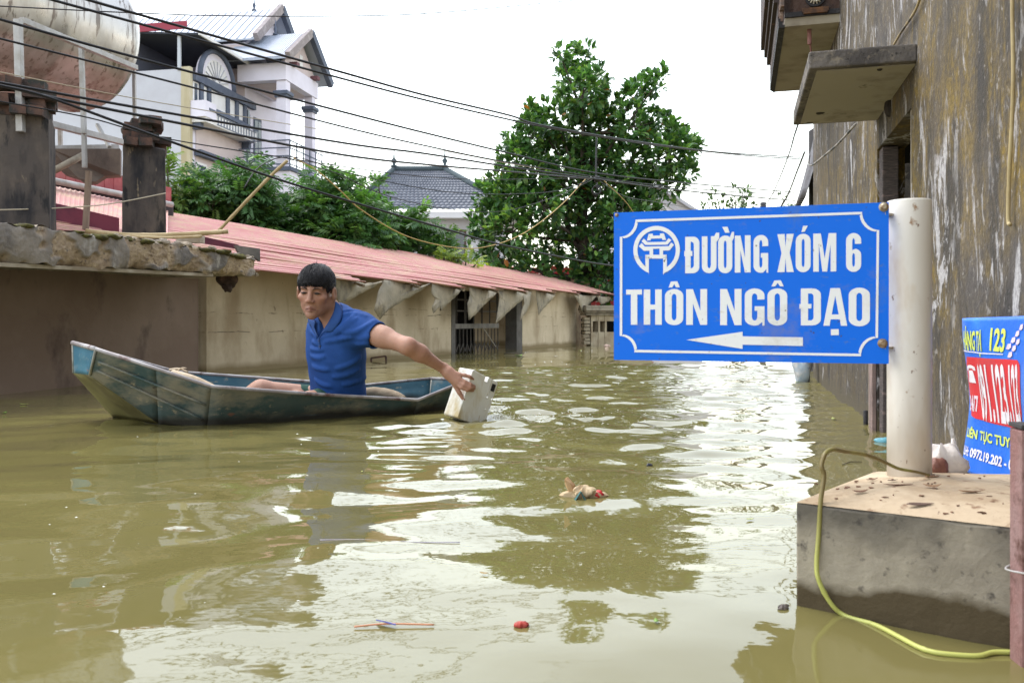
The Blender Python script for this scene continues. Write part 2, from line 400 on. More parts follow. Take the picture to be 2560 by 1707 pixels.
for d in (0, 1, 2): g.hexa([p + up * z for z in (bz - .004 - .0 * d, bz + .012 + .02 * d) for p in (a + o + wn * .012 * d, b + o + wn * .012 * d - wd * .03 * d, b + o + wn * .012 * (d + 1) - wd * .03 * d, a + o + wn * .012 * (d + 1))])
part('moulding', g, M_NAVYD, bal)
g = G()   # stepped cornice seen in profile
for (w0, w1, z0, z1) in ((.0, .03, .11, 1.0), (.03, .055, .24, 1.0), (.055, .075, .30, 1.0), (.075, .10, .36, 1.0)):
    g.hexa([p + up * (bz + z) for z in (z0, z1) for p in (a + o + wn * w0 + wd * .25, b + o + wn * w0 + wd * .1, b + o + wn * w1 + wd * .1, a + o + wn * w1 + wd * .25)])
part('cornice', g, pm('cornice_brown', (.05, .034, .032), [((.16, .09, .06), 14, .58, .7)], .8, [(30, .4)]), bal)
g = G()   # brick-textured edge strip
for k in range(26):
    t = k / 26; q = a + o + (b - a) * t; g.box(q + wn * .013 + wd * .02 + up * (bz + .16 + .02 * math.sin(k * 2.2)), wn * (.010 + .003 * (k % 2)), wd * .019, up * (.035 + .015 * (k % 3)))
part('brick_strip', g, pm('brick_strip', (.24, .15, .11), [((.12, .09, .08), 30, .4, .6), ((.4, .32, .26), 25, .6, .7)], .9), bal)
ec = RP(2038, -6, a, wd); g = G(); g.lathe([(.058, 0), (.058, .012), (.046, .012), (.044, .004), (.0, .004)], ec, -wd, 28); part('emblem_ring', g, M_NAVYD, bal)
for k in range(14):
    t = math.pi * 2 * k / 14; d = wn * math.cos(t) + up * math.sin(t); g = G(); g.tube([ec - wd * .006 + d * .012, ec - wd * .016 + d * .030, ec - wd * .008 + d * .043], [.003, .006, .004], 6)
    part('emblem_petal', g, pm('bone', (.52, .46, .36), [((.25, .2, .15), 40, .4, .7)], .8), bal)
g = G(); g.box(ec - wd * .012 - up * .078, wn * .075, wd * .008, up * .012); g.box(ec - wd * .018 - up * .096, wn * .068, wd * .01, up * .005); part('emblem_shelf', g, pm('rust_trim', (.2, .085, .03), [((.07, .035, .02), 14, .4, .6)], .8), bal)
g = G(); g.tube([RP(2026, 55, a, wd) + wd * .1, RP(2029, 90, a, wd) + wd * .12, RP(2035, 126, a, wd) + wd * .16], .006, 8); g.tube([RP(2026, 60, a, wd) + wd * .09, RP(2027, 100, a, wd) + wd * .09], .013, 10)
part('drain_pipe', g, pm('pink_pipe', (.30, .14, .13), [((.18, .08, .07), 20, .4, .7)], .7), bal)
# cables on the wall
g = G(); pts = [wl(wall_px(px), .012, EYE + (800 - py) / F * wall_px(px)) for px, py in ((2320, -30), (2300, 22), (2283, 50), (2262, 80), (2243, 112))]
g.tube(spl(pts), .0045, 8); thing('wall_cable', g, pm('yellow_cable', (.36, .27, .13), [((.1, .08, .06), 12, .45, .55)], .6), 'tan twisted cable running down onto the concrete canopy', 'cable', smooth=True)
g = G(); pts = [wl(wall_px(px), o_, EYE + (800 - py) / F * wall_px(px)) for px, py, o_ in ((2041, 385, .05), (2055, 408, .09), (2075, 411, .11), (2100, 392, .10), (2125, 358, .06), (2150, 310, .02))]
g.tube(spl(pts), .006, 8); thing('wall_cable', g, pm('grey_cable', (.28, .25, .22), [((.05, .05, .05), 8, .45, .55)], .6), 'loose grey cable looping under the concrete canopy', 'cable', smooth=True)
g = G(); pts = [wl(wall_px(px), .012, EYE + (800 - py) / F * wall_px(px)) for px, py in ((2546, -40), (2547, 60), (2549, 180), (2546, 300), (2539, 430), (2536, 545), (2541, 562))]
g.tube(spl(pts), .0042, 8); thing('wall_pipe', g, pm('yellow_pipe', (.42, .33, .17), [((.3, .22, .1), 8, .4, .6)], .6), 'thin yellowish tube running straight down the mossy wall', 'pipe', smooth=True)
g = G(); p = PZ(2169, 1056, 0.0); p = wl(p.y, .015); g.tube([p + up * -.1, p + up * .055], .010, 10); thing('pipe_stub', g, M_NAVYD, 'short black pipe stub at the water line of the right wall', 'pipe', smooth=True)
# lean-to with a corrugated sheet beyond the end of the wall
sh = empty('sheet_lean_to', 'dark lean-to with grey corrugated sheet beyond the mossy wall', 'shed', V((2.75, 7.6, 0)))
def sheetpt(u, v):
    y = 6.95 + .8 * u; zt, zb = 2.26, 1.48
    x = wx(y) + .12 - .19 * v ** 1.3; return V((x + .020 * math.cos(u * 2 * math.pi * 7), y, zt + (zb - zt) * v))
g = G(); g.grid(104, 8, sheetpt); part('corrugated_sheet', g, pm('grey_sheet', (.17, .165, .18), [((.09, .08, .08), 6, .45, .65), ((.2, .13, .11), 8, .6, .75, (1, 1, .4), 3)], .55, (), .35), sh, solid=.004, smooth=True)
g = G(); g.abox(2.72, 5.2, 6.98, 7.7, -2.2, 2.2); part('dark_wall', g, pm('space_shade', (.035, .033, .037), [((.06, .055, .055), 4, .4, .7)], .9), sh)  # shade of the space behind the sheet put into a near-black colour

# ------------------------------------------------------------------ concrete plinth
M_PLINTH_S = None
def plinth_mat():
    m, nt, b = nodes('stained_plinth')
    c = mixc(nt, maprange(nt, noise(nt, 9, 6, .65, (1, 1, .7)), .35, .68), (.36, .315, .245), (.21, .18, .14))
    c = mixc(nt, maprange(nt, noise(nt, 35, 4, .6), .58, .7), c, (.06, .05, .042))
    top = zmask(nt, .115, .178, .035, 9.); c = mixc(nt, math_(nt, 'MULTIPLY', top, .75), c, (.062, .055, .048))
    wet = zmask(nt, .042, .060, .016, 8.); c = mixc(nt, wet, (.070, .050, .024), c)
    nt.links.new(c, b.inputs['Base Color']); b.inputs['Roughness'].default_value = .9
    bn = nt.nodes.new('ShaderNodeBump'); bn.inputs['Strength'].default_value = .5; bn.inputs['Distance'].default_value = .003
    nt.links.new(noise(nt, 120, 4, .6), bn.inputs['Height']); nt.links.new(bn.outputs[0], b.inputs['Normal']); return m
plinth = empty('concrete_plinth', 'stained concrete plinth standing in the water below the sign', 'plinth', (.72, 1.4, 0))
ZT = .172; foot = [V((.463, 1.371, 0)), V((.93, 1.065, 0)), V((1.0, 1.46, 0)), V((.97, 1.60, 0)), V((.70, 1.635, 0))]
g = G()
def wob(k, t): return .0010 * math.sin(k * 5 + t * 19) + .0009 * math.sin(t * 47 + k)
N = len(foot); rows = []
for zi, z in enumerate((-2.0, -.02, .02, .06, .1, .14, ZT)):
    for k in range(N):
        n_ = 16 if k in (0, 4) else 6
        for i in range(n_):
            p = lerp(foot[k], foot[(k + 1) % N], i / n_); d = (foot[(k + 1) % N] - foot[k]).normalized(); nn = V((d.y, -d.x, 0))
            w_ = wob(k + zi * .37, i / n_) if 0 < i else 0
            g.v.append(tuple(p + nn * w_ + V((0, 0, z + (wob(k + 3, i / n_) * 1.2 if zi == 6 else 0)))))
M_ = len(g.v) // 7
for zi in range(6):
    for i in range(M_): g.f.append((zi * M_ + i, zi * M_ + (i + 1) % M_, (zi + 1) * M_ + (i + 1) % M_, (zi + 1) * M_ + i))
g.f.append(tuple(6 * M_ + i for i in range(M_)))
part('concrete_body', g, plinth_mat(), plinth, bevel=.004)
g = G()    # dry mud and sand lying on the plinth
cen = V((.78, 1.40, 0))
def sandpt(u, v):
    k = u * N; i = int(k) % N; p = lerp(foot[i], foot[(i + 1) % N], k - int(k)); q = lerp(cen, p, v)
    hgt = .018 * (1 - v ** 3) + .003 * math.sin(q.x * 41) * math.sin(q.y * 37) * (1 - v) + .003
    return V((q.x, q.y, ZT + hgt * (1 if v < 1 else .25)))
g.grid(60, 14, sandpt); part('dried_mud', g, pm('dried_mud', (.47, .365, .25), [((.36, .265, .17), 9, .44, .62), ((.24, .15, .09), 34, .60, .68), ((.60, .46, .32), 6, .55, .7), ((.16, .10, .07), 70, .66, .70)], .95, [(60, .4, (1, 1, 1), .004), (16, .35)]), plinth, smooth=True)
def mudz(x, y):
    # radial approximation of the mud height
    best = 1.0; q = V((x, y, 0)) - cen
    for i in range(N):
        a, b = foot[i] - cen, foot[(i + 1) % N] - cen; den = a.x * b.y - a.y * b.x
        s, t = (q.x * b.y - q.y * b.x) / den, (a.x * q.y - a.y * q.x) / den
        if s >= -1e-6 and t >= -1e-6: best = s + t
    return ZT + .018 * (1 - min(best, 1) ** 3) + .003
leafm = [pm('dry_leaf_%d' % k, c, [(d, 30, .4, .65)], .85, [(50, .4)]) for k, (c, d) in enumerate((((.20, .10, .06), (.10, .05, .03)), ((.30, .17, .09), (.16, .08, .04)), ((.13, .08, .06), (.07, .04, .03))))]
def leafblade(L, W, curl, fold=.25, n=6):
    g = G()
    for i in range(n + 1):
        t = i / n; w = W * math.sin(math.pi * min(1, t ** .75)) * .5 + .0004; z = curl * (t - .5) ** 2 * 4
        g.v += [(L * (t - .5), -w, z + fold * w), (L * (t - .5), 0, z), (L * (t - .5), w, z + fold * w)]
    for i in range(n):
        b = i * 3; g.f += [(b, b + 3, b + 4, b + 1), (b + 1, b + 4, b + 5, b + 2)]
    return g
rl = random.Random(3)
lab = ['long curled brown leaf lying near the front of the plinth top', 'dark rolled dead leaf beside the rusty post on the plinth', 'small dry leaf lying in front of the white pole', 'thin brown leaf on the plinth under the green stem', 'broad rusty brown leaf near the middle of the plinth top', 'brown leaf hanging over the plinth front edge', 'dry brown leaf near the left corner of the plinth top', 'crumpled leaf beside the pole foot on the right']
spots = [(2245, 1226, .05, .010), (2430, 1246, .045, .012), (2232, 1211, .022, .009), (2180, 1203, .03, .006), (2330, 1232, .03, .012), (2300, 1262, .045, .012), (2150, 1237, .028, .010), (2330, 1206, .03, .014)]
for k, (px, py, L, W) in enumerate(spots):
    p = PZ(px, py, ZT + .012); p.z = mudz(p.x, p.y); me = mesh_of('dry_leaf', leafblade(L, W * .8, .004 * rl.uniform(.3, 1.4), .25), leafm[k % 3], True)
    o = inst('dry_leaf', me, None, Matrix.Translation(p + up * .002) @ Matrix.Rotation(rl.uniform(-.6, .5), 4, 'Z') @ Matrix.Rotation(rl.uniform(-.3, .3), 4, 'X'))
    tagit(o, lab[k], 'leaf', 'dead leaves on the plinth'); mods(o, solid=.0006)
g = G()
for k in range(48):
    px, py = rl.uniform(2030, 2520), rl.uniform(1195, 1285); p = PZ(px, py, ZT + .01)
    if p.y < 1.371 - (p.x - .463) * .64 + .012 or p.y > 1.6: continue
    p.z = mudz(p.x, p.y); s_ = rl.uniform(.0006, .0026); a = rl.uniform(0, 3.1); g.rock(p + up * .0008, (s_ * rl.uniform(1, 2.6), s_ * rl.uniform(.6, 1.6), .0012), k, .5, 7, 4)
o = part('litter_crumbs', g, leafm[0], None); o['kind'] = 'stuff'; tagit(o, 'crumbs of dead leaf and bark on the plinth top', 'litter')

# ------------------------------------------------------------------ rusty post, sack, banner, stem
M_RUST = pm('rusty_post', (.25, .13, .12), [((.33, .23, .22), 6, .4, .65, (1, 1, .6)), ((.10, .045, .035), 25, .56, .7), ((.33, .26, .24), 5, .6, .75, (1, 1, .5), 8)], .75, [(60, .4)], .2)
post = empty('steel_post', 'rusty red square steel post at the right edge before the plinth', 'post', (.72, 1.15, 0))
pc = P(2568, 1300, 1.15); g = G(); g.box(V((pc.x + .005, 1.15, -.42)), (.0195, -.003, 0), (.003, .0195, 0), (0, 0, EYE - (1072 - 800) / F * 1.15 + .42)); part('shaft', g, M_RUST, post, bevel=.003)
g = G(); g.box(V((pc.x + .005, 1.15, EYE - (1070 - 800) / F * 1.15 + .0035)), (.0205, -.003, 0), (.003, .0205, 0), (0, 0, .003)); part('cap', g, pm('cap_dark', (.05, .045, .045), ()), post, bevel=.001)
g = G(); zz = EYE - (1425 - 800) / F * 1.15; g.tube([V((pc.x + .005 + .030 * math.cos(t), 1.15 + .030 * math.sin(t), zz + .002 * math.sin(t * 2))) for t in np.linspace(0, 6.28, 24)], .0014, 6); part('wire_tie', g, pm('wire_white', (.4, .38, .37), (), .5), post, smooth=True)
g = G(); g.rock(P(2357, 1172, 1.60) + up * .006, (.040, .03, .040), 5, .28, 18, 12); g.tube([P(2372, 1140, 1.60), P(2384, 1112, 1.60), P(2382, 1096, 1.6)], [.012, .005, .003], 8)
sack = thing('plastic_sack', g, pm('sack_white', (.68, .62, .58), [((.5, .42, .36), 20, .5, .7)], .5, [(22, .8)]), 'crumpled white plastic sack behind the foot of the pole', 'sack', smooth=True)
g = G(); g.rock(P(2345, 1180, 1.565) + up * .004, (.020, .012, .022), 8, .25, 12, 9); part('brown_wrapper', g, pm('wrapper', (.29, .13, .09), [((.2, .08, .06), 30, .4, .6)], .5, [(30, .5)]), sack, smooth=True)
g = G()
S = [(690, 715, 1.468), (640, 703, 1.455), (570, 690, 1.44), (520, 668, 1.43), (470, 645, 1.42), (420, 630, 1.41), (350, 620, 1.40), (300, 612, 1.385), (268, 628, 1.37), (252, 680, 1.362), (262, 720, 1.36), (248, 830, 1.352), (241, 950, 1.35), (232, 1080, 1.345), (242, 1150, 1.34), (290, 1240, 1.335)]
pts = [P(1900 + x / 1.638, 750 + y / 1.638, Y) for x, y, Y in S] + [PZ(1900 + x / 1.638, 750 + y / 1.638, .003) for x, y in ((350, 1292), (470, 1328), (570, 1378), (650, 1420), (720, 1442), (820, 1453), (900, 1455), (970, 1440), (1120, 1446))]
sp = spl(pts, 6); rr_ = [.0024 + .0013 * min(1, i / 45) + (.0006 if i % 29 == 0 else 0) for i in range(len(sp))]
g.tube(sp, rr_, 10)
def stem_mat():
    m, nt, b = nodes('green_stem'); f = zmask(nt, .05, .2, .02)
    c = mixc(nt, f, (.44, .45, .12), (.165, .12, .04)); c = mixc(nt, maprange(nt, noise(nt, 22, 3), .5, .7), c, (.26, .24, .06))
    nt.links.new(c, b.inputs['Base Color']); b.inputs['Roughness'].default_value = .45; return m
thing('plant_stem', g, stem_mat(), 'long bare green stem draped over the plinth and trailing on water', 'stem', smooth=True)
# ------------------------------------------------------------------ lettering in a condensed bold face, as 2D outlines
def arc(cx, cy, rx, ry, a0, a1, n=6): return [(cx + rx * math.cos(math.radians(a0 + (a1 - a0) * i / n)), cy + ry * math.sin(math.radians(a0 + (a1 - a0) * i / n))) for i in range(n + 1)]
def rrect(x0, y0, x1, y1, tl, tr, br, bl):
    """rounded rectangle; each radius a (rx, ry) pair or 0"""
    o = []
    for (cx, cy, r, a, sx, sy) in ((x1, y1, tr, 0, -1, -1), (x0, y1, tl, 90, 1, -1), (x0, y0, bl, 180, 1, 1), (x1, y0, br, 270, -1, 1)):
        if not r: o.append((cx, cy))
        else: o += arc(cx + sx * r[0], cy + sy * r[1], r[0], r[1], a, a + 90)
    return o
def glyph(ch, w, s):
    """outlines in a box w wide and 1 high; s = stem"""
    R, r = (w * .5, .19), (w * .5 - s, .10); b = .135
    O = [rrect(0, 0, w, 1, R, R, R, R), rrect(s, b, w - s, 1 - b, r, r, r, r)]
    if ch == 'O': return O
    if ch == 'D': return [rrect(0, 0, w, 1, 0, (w * .45, .17), (w * .45, .17), 0), rrect(s, b, w - s, 1 - b, 0, (.08, .09), (.08, .09), 0)]
    if ch == 'U': return [arc(w / 2, .19, w / 2, .19, 180, 360, 12) + [(w, 1), (w - s, 1)] + arc(w / 2, .235, w / 2 - s, .1, 360, 180, 10) + [(s, 1), (0, 1)]]
    if ch == 'N': return [[(0, 0), (s, 0), (s, .60), (w - s, 0), (w, 0), (w, 1), (w - s, 1), (w - s, .40), (s, 1), (0, 1)]]
    if ch == 'G': return [[(w, .70), (w, .81)] + arc(w / 2, .81, w / 2, .19, 0, 180, 12) + arc(w / 2, .19, w / 2, .19, 180, 292, 8) + [(w - .3 * s, .1), (w - .3 * s, 0), (w, 0), (w, .52), (w * .5, .52), (w * .5, .40), (w - s, .40), (w - s, .235)] + arc(w / 2, .235, w / 2 - s, .1, 360, 180, 8) + arc(w / 2, .765, w / 2 - s, .1, 180, 0, 8) + [(w - s, .70)]]
    if ch == 'X':
        k = s * 1.06; return [[(0, 0), (k, 0), (w / 2, .36), (w - k, 0), (w, 0), (w / 2 + k * .56, .5), (w, 1), (w - k, 1), (w / 2, .66), (k, 1), (0, 1), (w / 2 - k * .56, .5)]]
    if ch == 'M':
        k = s * .95; return [[(0, 0), (k, 0), (k, .72), (w * .5 - k * .42, 0), (w * .5 + k * .42, 0), (w - k, .72), (w - k, 0), (w, 0), (w, 1), (w - k * 1.35, 1), (w * .5, .34), (k * 1.35, 1), (0, 1)]]
    if ch == '6': return [arc(w / 2, .19, w / 2, .19, 180, 360, 12) + [(w, .44)] + arc(w / 2, .44, w / 2, .16, 0, 75, 5) + [(s, .56), (s, .765)] + arc(w / 2, .765, w / 2 - s, .1, 180, 0, 8) + [(w - s, .72), (w, .72), (w, .81)] + arc(w / 2, .81, w / 2, .19, 0, 180, 12), rrect(s, b, w - s, .48, r, r, r, r)]
    if ch == 'T': return [[(w / 2 - s / 2, 0), (w / 2 + s / 2, 0), (w / 2 + s / 2, .86), (w, .86), (w, 1), (0, 1), (0, .86), (w / 2 - s / 2, .86)]]
    if ch == 'H': return [[(0, 0), (s, 0), (s, .43), (w - s, .43), (w - s, 0), (w, 0), (w, 1), (w - s, 1), (w - s, .57), (s, .57), (s, 1), (0, 1)]]
    if ch == 'A': return [[(0, 0), (s * .95, 0), (s * 1.1, .17), (w - s * 1.1, .17), (w - s * .95, 0), (w, 0), (w / 2 + s * .72, 1), (w / 2 - s * .72, 1)], [(s * 1.27, .30), (w - s * 1.27, .30), (w / 2, .80)]]
def fill2d(name, loops, to3d, depth, mat, parent, nrm):
    """filled planar outlines (even-odd holes) as a thin solid"""
    cu = bpy.data.curves.new(name, 'CURVE'); cu.dimensions = '2D'; cu.fill_mode = 'BOTH'; cu.extrude = .5
    for L in loops:
        sp_ = cu.splines.new('POLY'); sp_.points.add(len(L) - 1); sp_.use_cyclic_u = True
        for q, (x, y) in zip(sp_.points, L): q.co = (x, y, 0, 1)
    ob = bpy.data.objects.new(name, cu); me = bpy.data.meshes.new_from_object(ob)
    for vtx in me.vertices:
        x, y, z = vtx.co; vtx.co = to3d(x, y) + V(nrm) * (z * depth)
    me.materials.clear(); me.materials.append(mat); me.update()
    bpy.data.objects.remove(ob); bpy.data.curves.remove(cu)
    return putmesh(name, me, parent)
# ------------------------------------------------------------------ street name sign on its pole
sign = empty('street_sign', 'blue street name sign with white lettering on a white pole', 'sign', P(2273, 1190, 1.53))
SR = P(2222, 507, 1.50); SL = P(1535, 531, 1.648); s_bot = .392; s_top = .680
su = V((SR.x - SL.x, SR.y - SL.y, 0)); sw = su.length; su.normalize(); sn = V((su.y, -su.x, 0))     # normal to the viewer
S0 = V((SL.x, SL.y, s_bot))
def spx(px, py):
    q = RP(px, py, S0, sn) - S0; return (q.dot(su), q.z)
def s3(off): return lambda x, y: S0 + su * x + up * y + sn * off
def cr4(x, y): return spx(1500 + x / 2.735, 480 + y / 2.735)      # from the enlarged view of the sign
def enamel(name, col, dirt, dcol):
    m, nt, b = nodes(name); c = mixc(nt, math_(nt, 'MULTIPLY', maprange(nt, noise(nt, 9, 6, .7, (1, 1, .8), 2.), .56, .74), dirt), col, dcol)
    c = mixc(nt, math_(nt, 'MULTIPLY', maprange(nt, noise(nt, 5, 7, .72, (1, 1, 1.4), 13.), .57, .68), dirt * .7), c, (.34, .27, .16)); c = mixc(nt, math_(nt, 'MULTIPLY', maprange(nt, noise(nt, 45, 4, .6, (1, 1, 2.5), 6.), .63, .72), dirt), c, dcol)
    c = mixc(nt, math_(nt, 'MULTIPLY', maprange(nt, noise(nt, 70, 3, .6, (1, 1, 1), 9.), .70, .73), .9), c, (.08, .05, .035))
    nt.links.new(c, b.inputs['Base Color']); b.inputs['Roughness'].default_value = .45; b.inputs['Specular IOR Level'].default_value = .2; return m
M_SBLUE = enamel('sign_blue', (.004, .16, .84), .4, (.16, .22, .30)); M_SWHITE = enamel('sign_white', (.86, .87, .90), .4, (.52, .43, .30))
M_POLE = pm('pole_white', (.66, .62, .57), [((.50, .38, .25), 7, .52, .70, (1, 1, .4), 3), ((.46, .40, .33), 4, .48, .66, (1, 1, .3), 6), ((.30, .18, .10), 30, .64, .70), ((.22, .15, .11), 55, .66, .69, (1, 1, .7), 4), ((.05, .05, .08), 16, .71, .735, (1, 1, .5), 12)], .45, [(12, .12)])
g = G(); hz = .0012
g.hexa([S0 + sn * (-hz), S0 + su * sw + sn * (-hz), S0 + su * sw + sn * hz, S0 + sn * hz] + [q + up * (s_top - s_bot) for q in (S0 + sn * (-hz), S0 + su * sw + sn * (-hz), S0 + su * sw + sn * hz, S0 + sn * hz)])
panel = part('panel', g, M_SBLUE, sign)
OFF = .00155
def letter(ch, x0, y0, x1, y1):
    (u0, v1), (u1, v0) = cr4(x0, y0), cr4(x1, y1); h = v1 - v0; w = (u1 - u0) / h
    s_ = {'M': .145, 'X': .17, 'A': .165}.get(ch, .148 if y0 < 600 else .185)
    fill2d('letter', glyph(ch, w, s_), lambda x, y: S0 + su * (u0 + x * h) + up * (v0 + y * h) + sn * OFF, .0003, M_SWHITE, panel, sn)
def mark(name, *loops): return fill2d(name, [[cr4(*q) for q in L] for L in loops], s3(OFF + .0004), .0003, M_SWHITE, panel, sn)
for L in (('D', 583, 308, 680, 555), ('U', 697, 305, 797, 555), ('O', 808, 300, 905, 555), ('N', 922, 300, 1030, 550), ('G', 1050, 296, 1150, 552), ('X', 1213, 290, 1325, 547), ('O', 1338, 288, 1440, 548), ('M', 1458, 286, 1615, 543), ('6', 1682, 283, 1785, 546),
          ('T', 180, 668, 288, 907), ('H', 300, 667, 423, 907), ('O', 445, 664, 570, 910), ('N', 590, 665, 733, 908), ('N', 822, 664, 968, 910), ('G', 990, 660, 1125, 913), ('O', 1145, 660, 1280, 913), ('D', 1373, 660, 1510, 912), ('A', 1527, 658, 1690, 914), ('O', 1700, 655, 1845, 918)): letter(*L)
mark('letter_bar', [(577, 404), (632, 403), (632, 438), (577, 440)]); mark('letter_bar', [(1363, 766), (1445, 765), (1445, 796), (1363, 798)])
for x in (0, 110): mark('horn', [(781 + x, 306 - x * .03), (793 + x, 280 - x * .05), (816 + x * .92, 279 - x * .05), (815 + x * .92, 318 - x * .05), (796 + x, 345 - x * .1), (781 + x, 345 - x * .1)])
mark('grave_accent', [(836, 240), (873, 239), (886, 279), (857, 280)]); mark('acute_accent', [(1388, 233), (1421, 232), (1399, 273), (1377, 275)])
for x0, x1, y0, y1 in ((470, 546, 612, 653), (1172, 1256, 605, 646)):
    c_ = (x0 + x1) / 2; mark('circumflex', [(x0, y1), (c_ - 22, y0), (c_ + 22, y0 - 1), (x1, y1 - 1), (x1 - 25, y1 - 1), (c_, y0 + 17), (x0 + 25, y1)])
mark('dot_below', [(1578, 938), (1632, 937), (1632, 977), (1578, 979)])
mark('arrow', [(592, 1010), (975, 955), (975, 986), (1387, 993), (1387, 1052), (975, 1043), (975, 1072)])
# border with notched corners
def border(d):
    q = lambda x, y: (x, y); L = []
    L += [(245 + d * .2, 190 + d)] + [(1791 - d * .2, 137 + d)]
    L += [(1791 + 116 * math.sin(t) * (1 if 1 else 0) - d * .2 + 0, 137 + d + 122 * (1 - math.cos(t))) for t in ()]
    L += [(1908 - d - 117 * math.cos(t) , 137 + d * .6 + 125 * math.sin(t)) for t in np.linspace(.12, 1.5, 7)]
    L += [(1908 - d, 262 + d * .1), (1900 - d, 997)]
    L += [(1900 - d - 117 * math.sin(t), 1122 - d * .6 - 125 * math.cos(t)) for t in np.linspace(.08, 1.45, 7)]
    L += [(1783 - d * .2, 1122 - d), (236 + d * .2, 1095 - d)]
    L += [(136 + d + 102 * math.cos(t), 1095 - d * .6 - 112 * math.sin(t)) for t in np.linspace(.12, 1.5, 7)]
    L += [(136 + d, 983), (137 + d, 306)]
    L += [(137 + d + 106 * math.sin(t), 190 + d * .6 + 118 * math.cos(t)) for t in np.linspace(.08, 1.45, 7)]
    return L
mark('border', border(0), border(17))
# pavilion emblem in its ring
cx, cy = 388, 398
ring_o = [(cx + 159 * math.cos(t), cy + 165 * math.sin(t)) for t in np.linspace(math.radians(110), math.radians(430), 40)]
ring_i = [(cx + 131 * math.cos(t), cy + 136 * math.sin(t)) for t in np.linspace(math.radians(416), math.radians(124), 36)]
mark('emblem_ring', ring_o + [(433, 565), (433, 456), (458, 430), (458, 515)] + ring_i + [(312, 515), (310, 430), (335, 456), (335, 565)])
mark('emblem_gate', [(310, 430), (458, 430), (458, 456), (310, 456)])
mark('emblem_roof', [(266, 372), (286, 350), (308, 374), (470, 371), (488, 346), (507, 362), (476, 400), (432, 401), (432, 431), (408, 431), (408, 388), (364, 389), (364, 431), (340, 431), (340, 402), (302, 403)])
mark('emblem_roof', [(285, 338), (301, 320), (326, 344), (450, 341), (470, 317), (489, 330), (462, 361), (311, 363)])
mark('emblem_roof', [(322, 333), (334, 288), (362, 286), (362, 300), (411, 298), (411, 285), (438, 284), (452, 328), (428, 330), (424, 318), (350, 320), (346, 332)])
def bolt(px, py, k=1.):
    q = RP(px, py, S0, sn); g = G(); g.lathe([(a_ * k, b_ * k) for a_, b_ in ((.0085, 0), (.0085, .002), (.006, .003), (.006, .007), (.004, .009))], q + sn * .0013, sn, 14); part('bolt', g, pm('bolt_steel', (.42, .38, .30), [((.25, .16, .09), 60, .4, .6)], .45, (), .6), panel, smooth=False)
bolt(2209, 518); bolt(2206, 858); bolt(1542, 538, .45)
g = G(); pr = .0375; g.lathe([(pr, ZT - .02), (pr, .3), (pr, .6), (pr, .684), (pr * .97, .687)], (P(2273, 800, 1.53).x, 1.53, 0), (0, 0, 1), 40); part('pole', g, M_POLE, sign, smooth=False).data.shade_smooth()
for z in (.66, .42):
    g = G(); g.bar(S0 + su * (sw - .012) + up * (z - s_bot) - sn * .003, V((P(2273, 800, 1.53).x - .03, 1.53, z)), .016, .004); part('bracket', g, pm('bolt_steel', (.42, .38, .30)), sign)
# ------------------------------------------------------------------ banner hung on the wall
ban = empty('advert_banner', 'blue and red advertising banner hanging on the mossy wall', 'banner', wl(2.0, .02, .3))
By0, By1 = 2.045, 1.55; BL = wl(By0, .035); bu = -wd; bw = (wl(By1) - wl(By0)).length
def ban3(x, z, off):   # x metres along towards the viewer, gently creased
    y = .012 * math.sin(x * 13 + .5) + .005 * math.exp(-((x - .115) / .035) ** 2) * -1 + .008 * math.sin(z * 17 + x * 5)
    return BL + bu * x + wn * (y + off) + up * z
def banpx(px, py):
    q = RP(px, py, BL, wn) - BL; return (q.dot(bu), q.z)
x_r = bw
def ban_bottom(x): return .112 - .045 * x - .02 * max(0, x - .25)
def ban_top(x): return .474 + .012 * x
g = G(); g.grid(110, 40, lambda u, v: ban3(u * bw, lerp(ban_bottom(u * bw), ban_top(u * bw), v), 0)); 
M_BB = pm('banner_blue', (.012, .125, .62), [((.03, .21, .72), 5, .45, .7), ((.25, .3, .42), 40, .68, .75)], .4, [(14, .3)])
bsheet = part('sheet', g, M_BB, ban, smooth=True, solid=.001)
def bfill(name, loops, mat, off=.0022):
    cu = bpy.data.curves.new(name, 'CURVE'); cu.dimensions = '2D'; cu.fill_mode = 'BOTH'
    for L in loops:
        s_ = cu.splines.new('POLY'); s_.points.add(len(L) - 1); s_.use_cyclic_u = True
        for q, (x, y) in zip(s_.points, L): q.co = (x, y, 0, 1)
    return bfinish(name, cu, lambda x, y: (x, y), mat, off)
def bfinish(name, cu, mp, mat, off):
    import bmesh
    ob = bpy.data.objects.new(name, cu); me = bpy.data.meshes.new_from_object(ob); bpy.data.objects.remove(ob); bpy.data.curves.remove(cu)
    for vtx in me.vertices:
        x, y = mp(vtx.co.x, vtx.co.y); vtx.co = (x, y, 0)
    bm = bmesh.new(); bm.from_mesh(me); bmesh.ops.triangulate(bm, faces=bm.faces)
    for _ in range(6):
        ed = [e for e in bm.edges if e.calc_length() > .012]
        if not ed: break
        bmesh.ops.subdivide_edges(bm, edges=ed, cuts=1); bmesh.ops.triangulate(bm, faces=bm.faces)
    for vtx in bm.verts: vtx.co = ban3(vtx.co.x, vtx.co.y, off)
    bm.to_mesh(me); bm.free(); me.materials.clear(); me.materials.append(mat); me.update()
    return putmesh(name, me, bsheet)
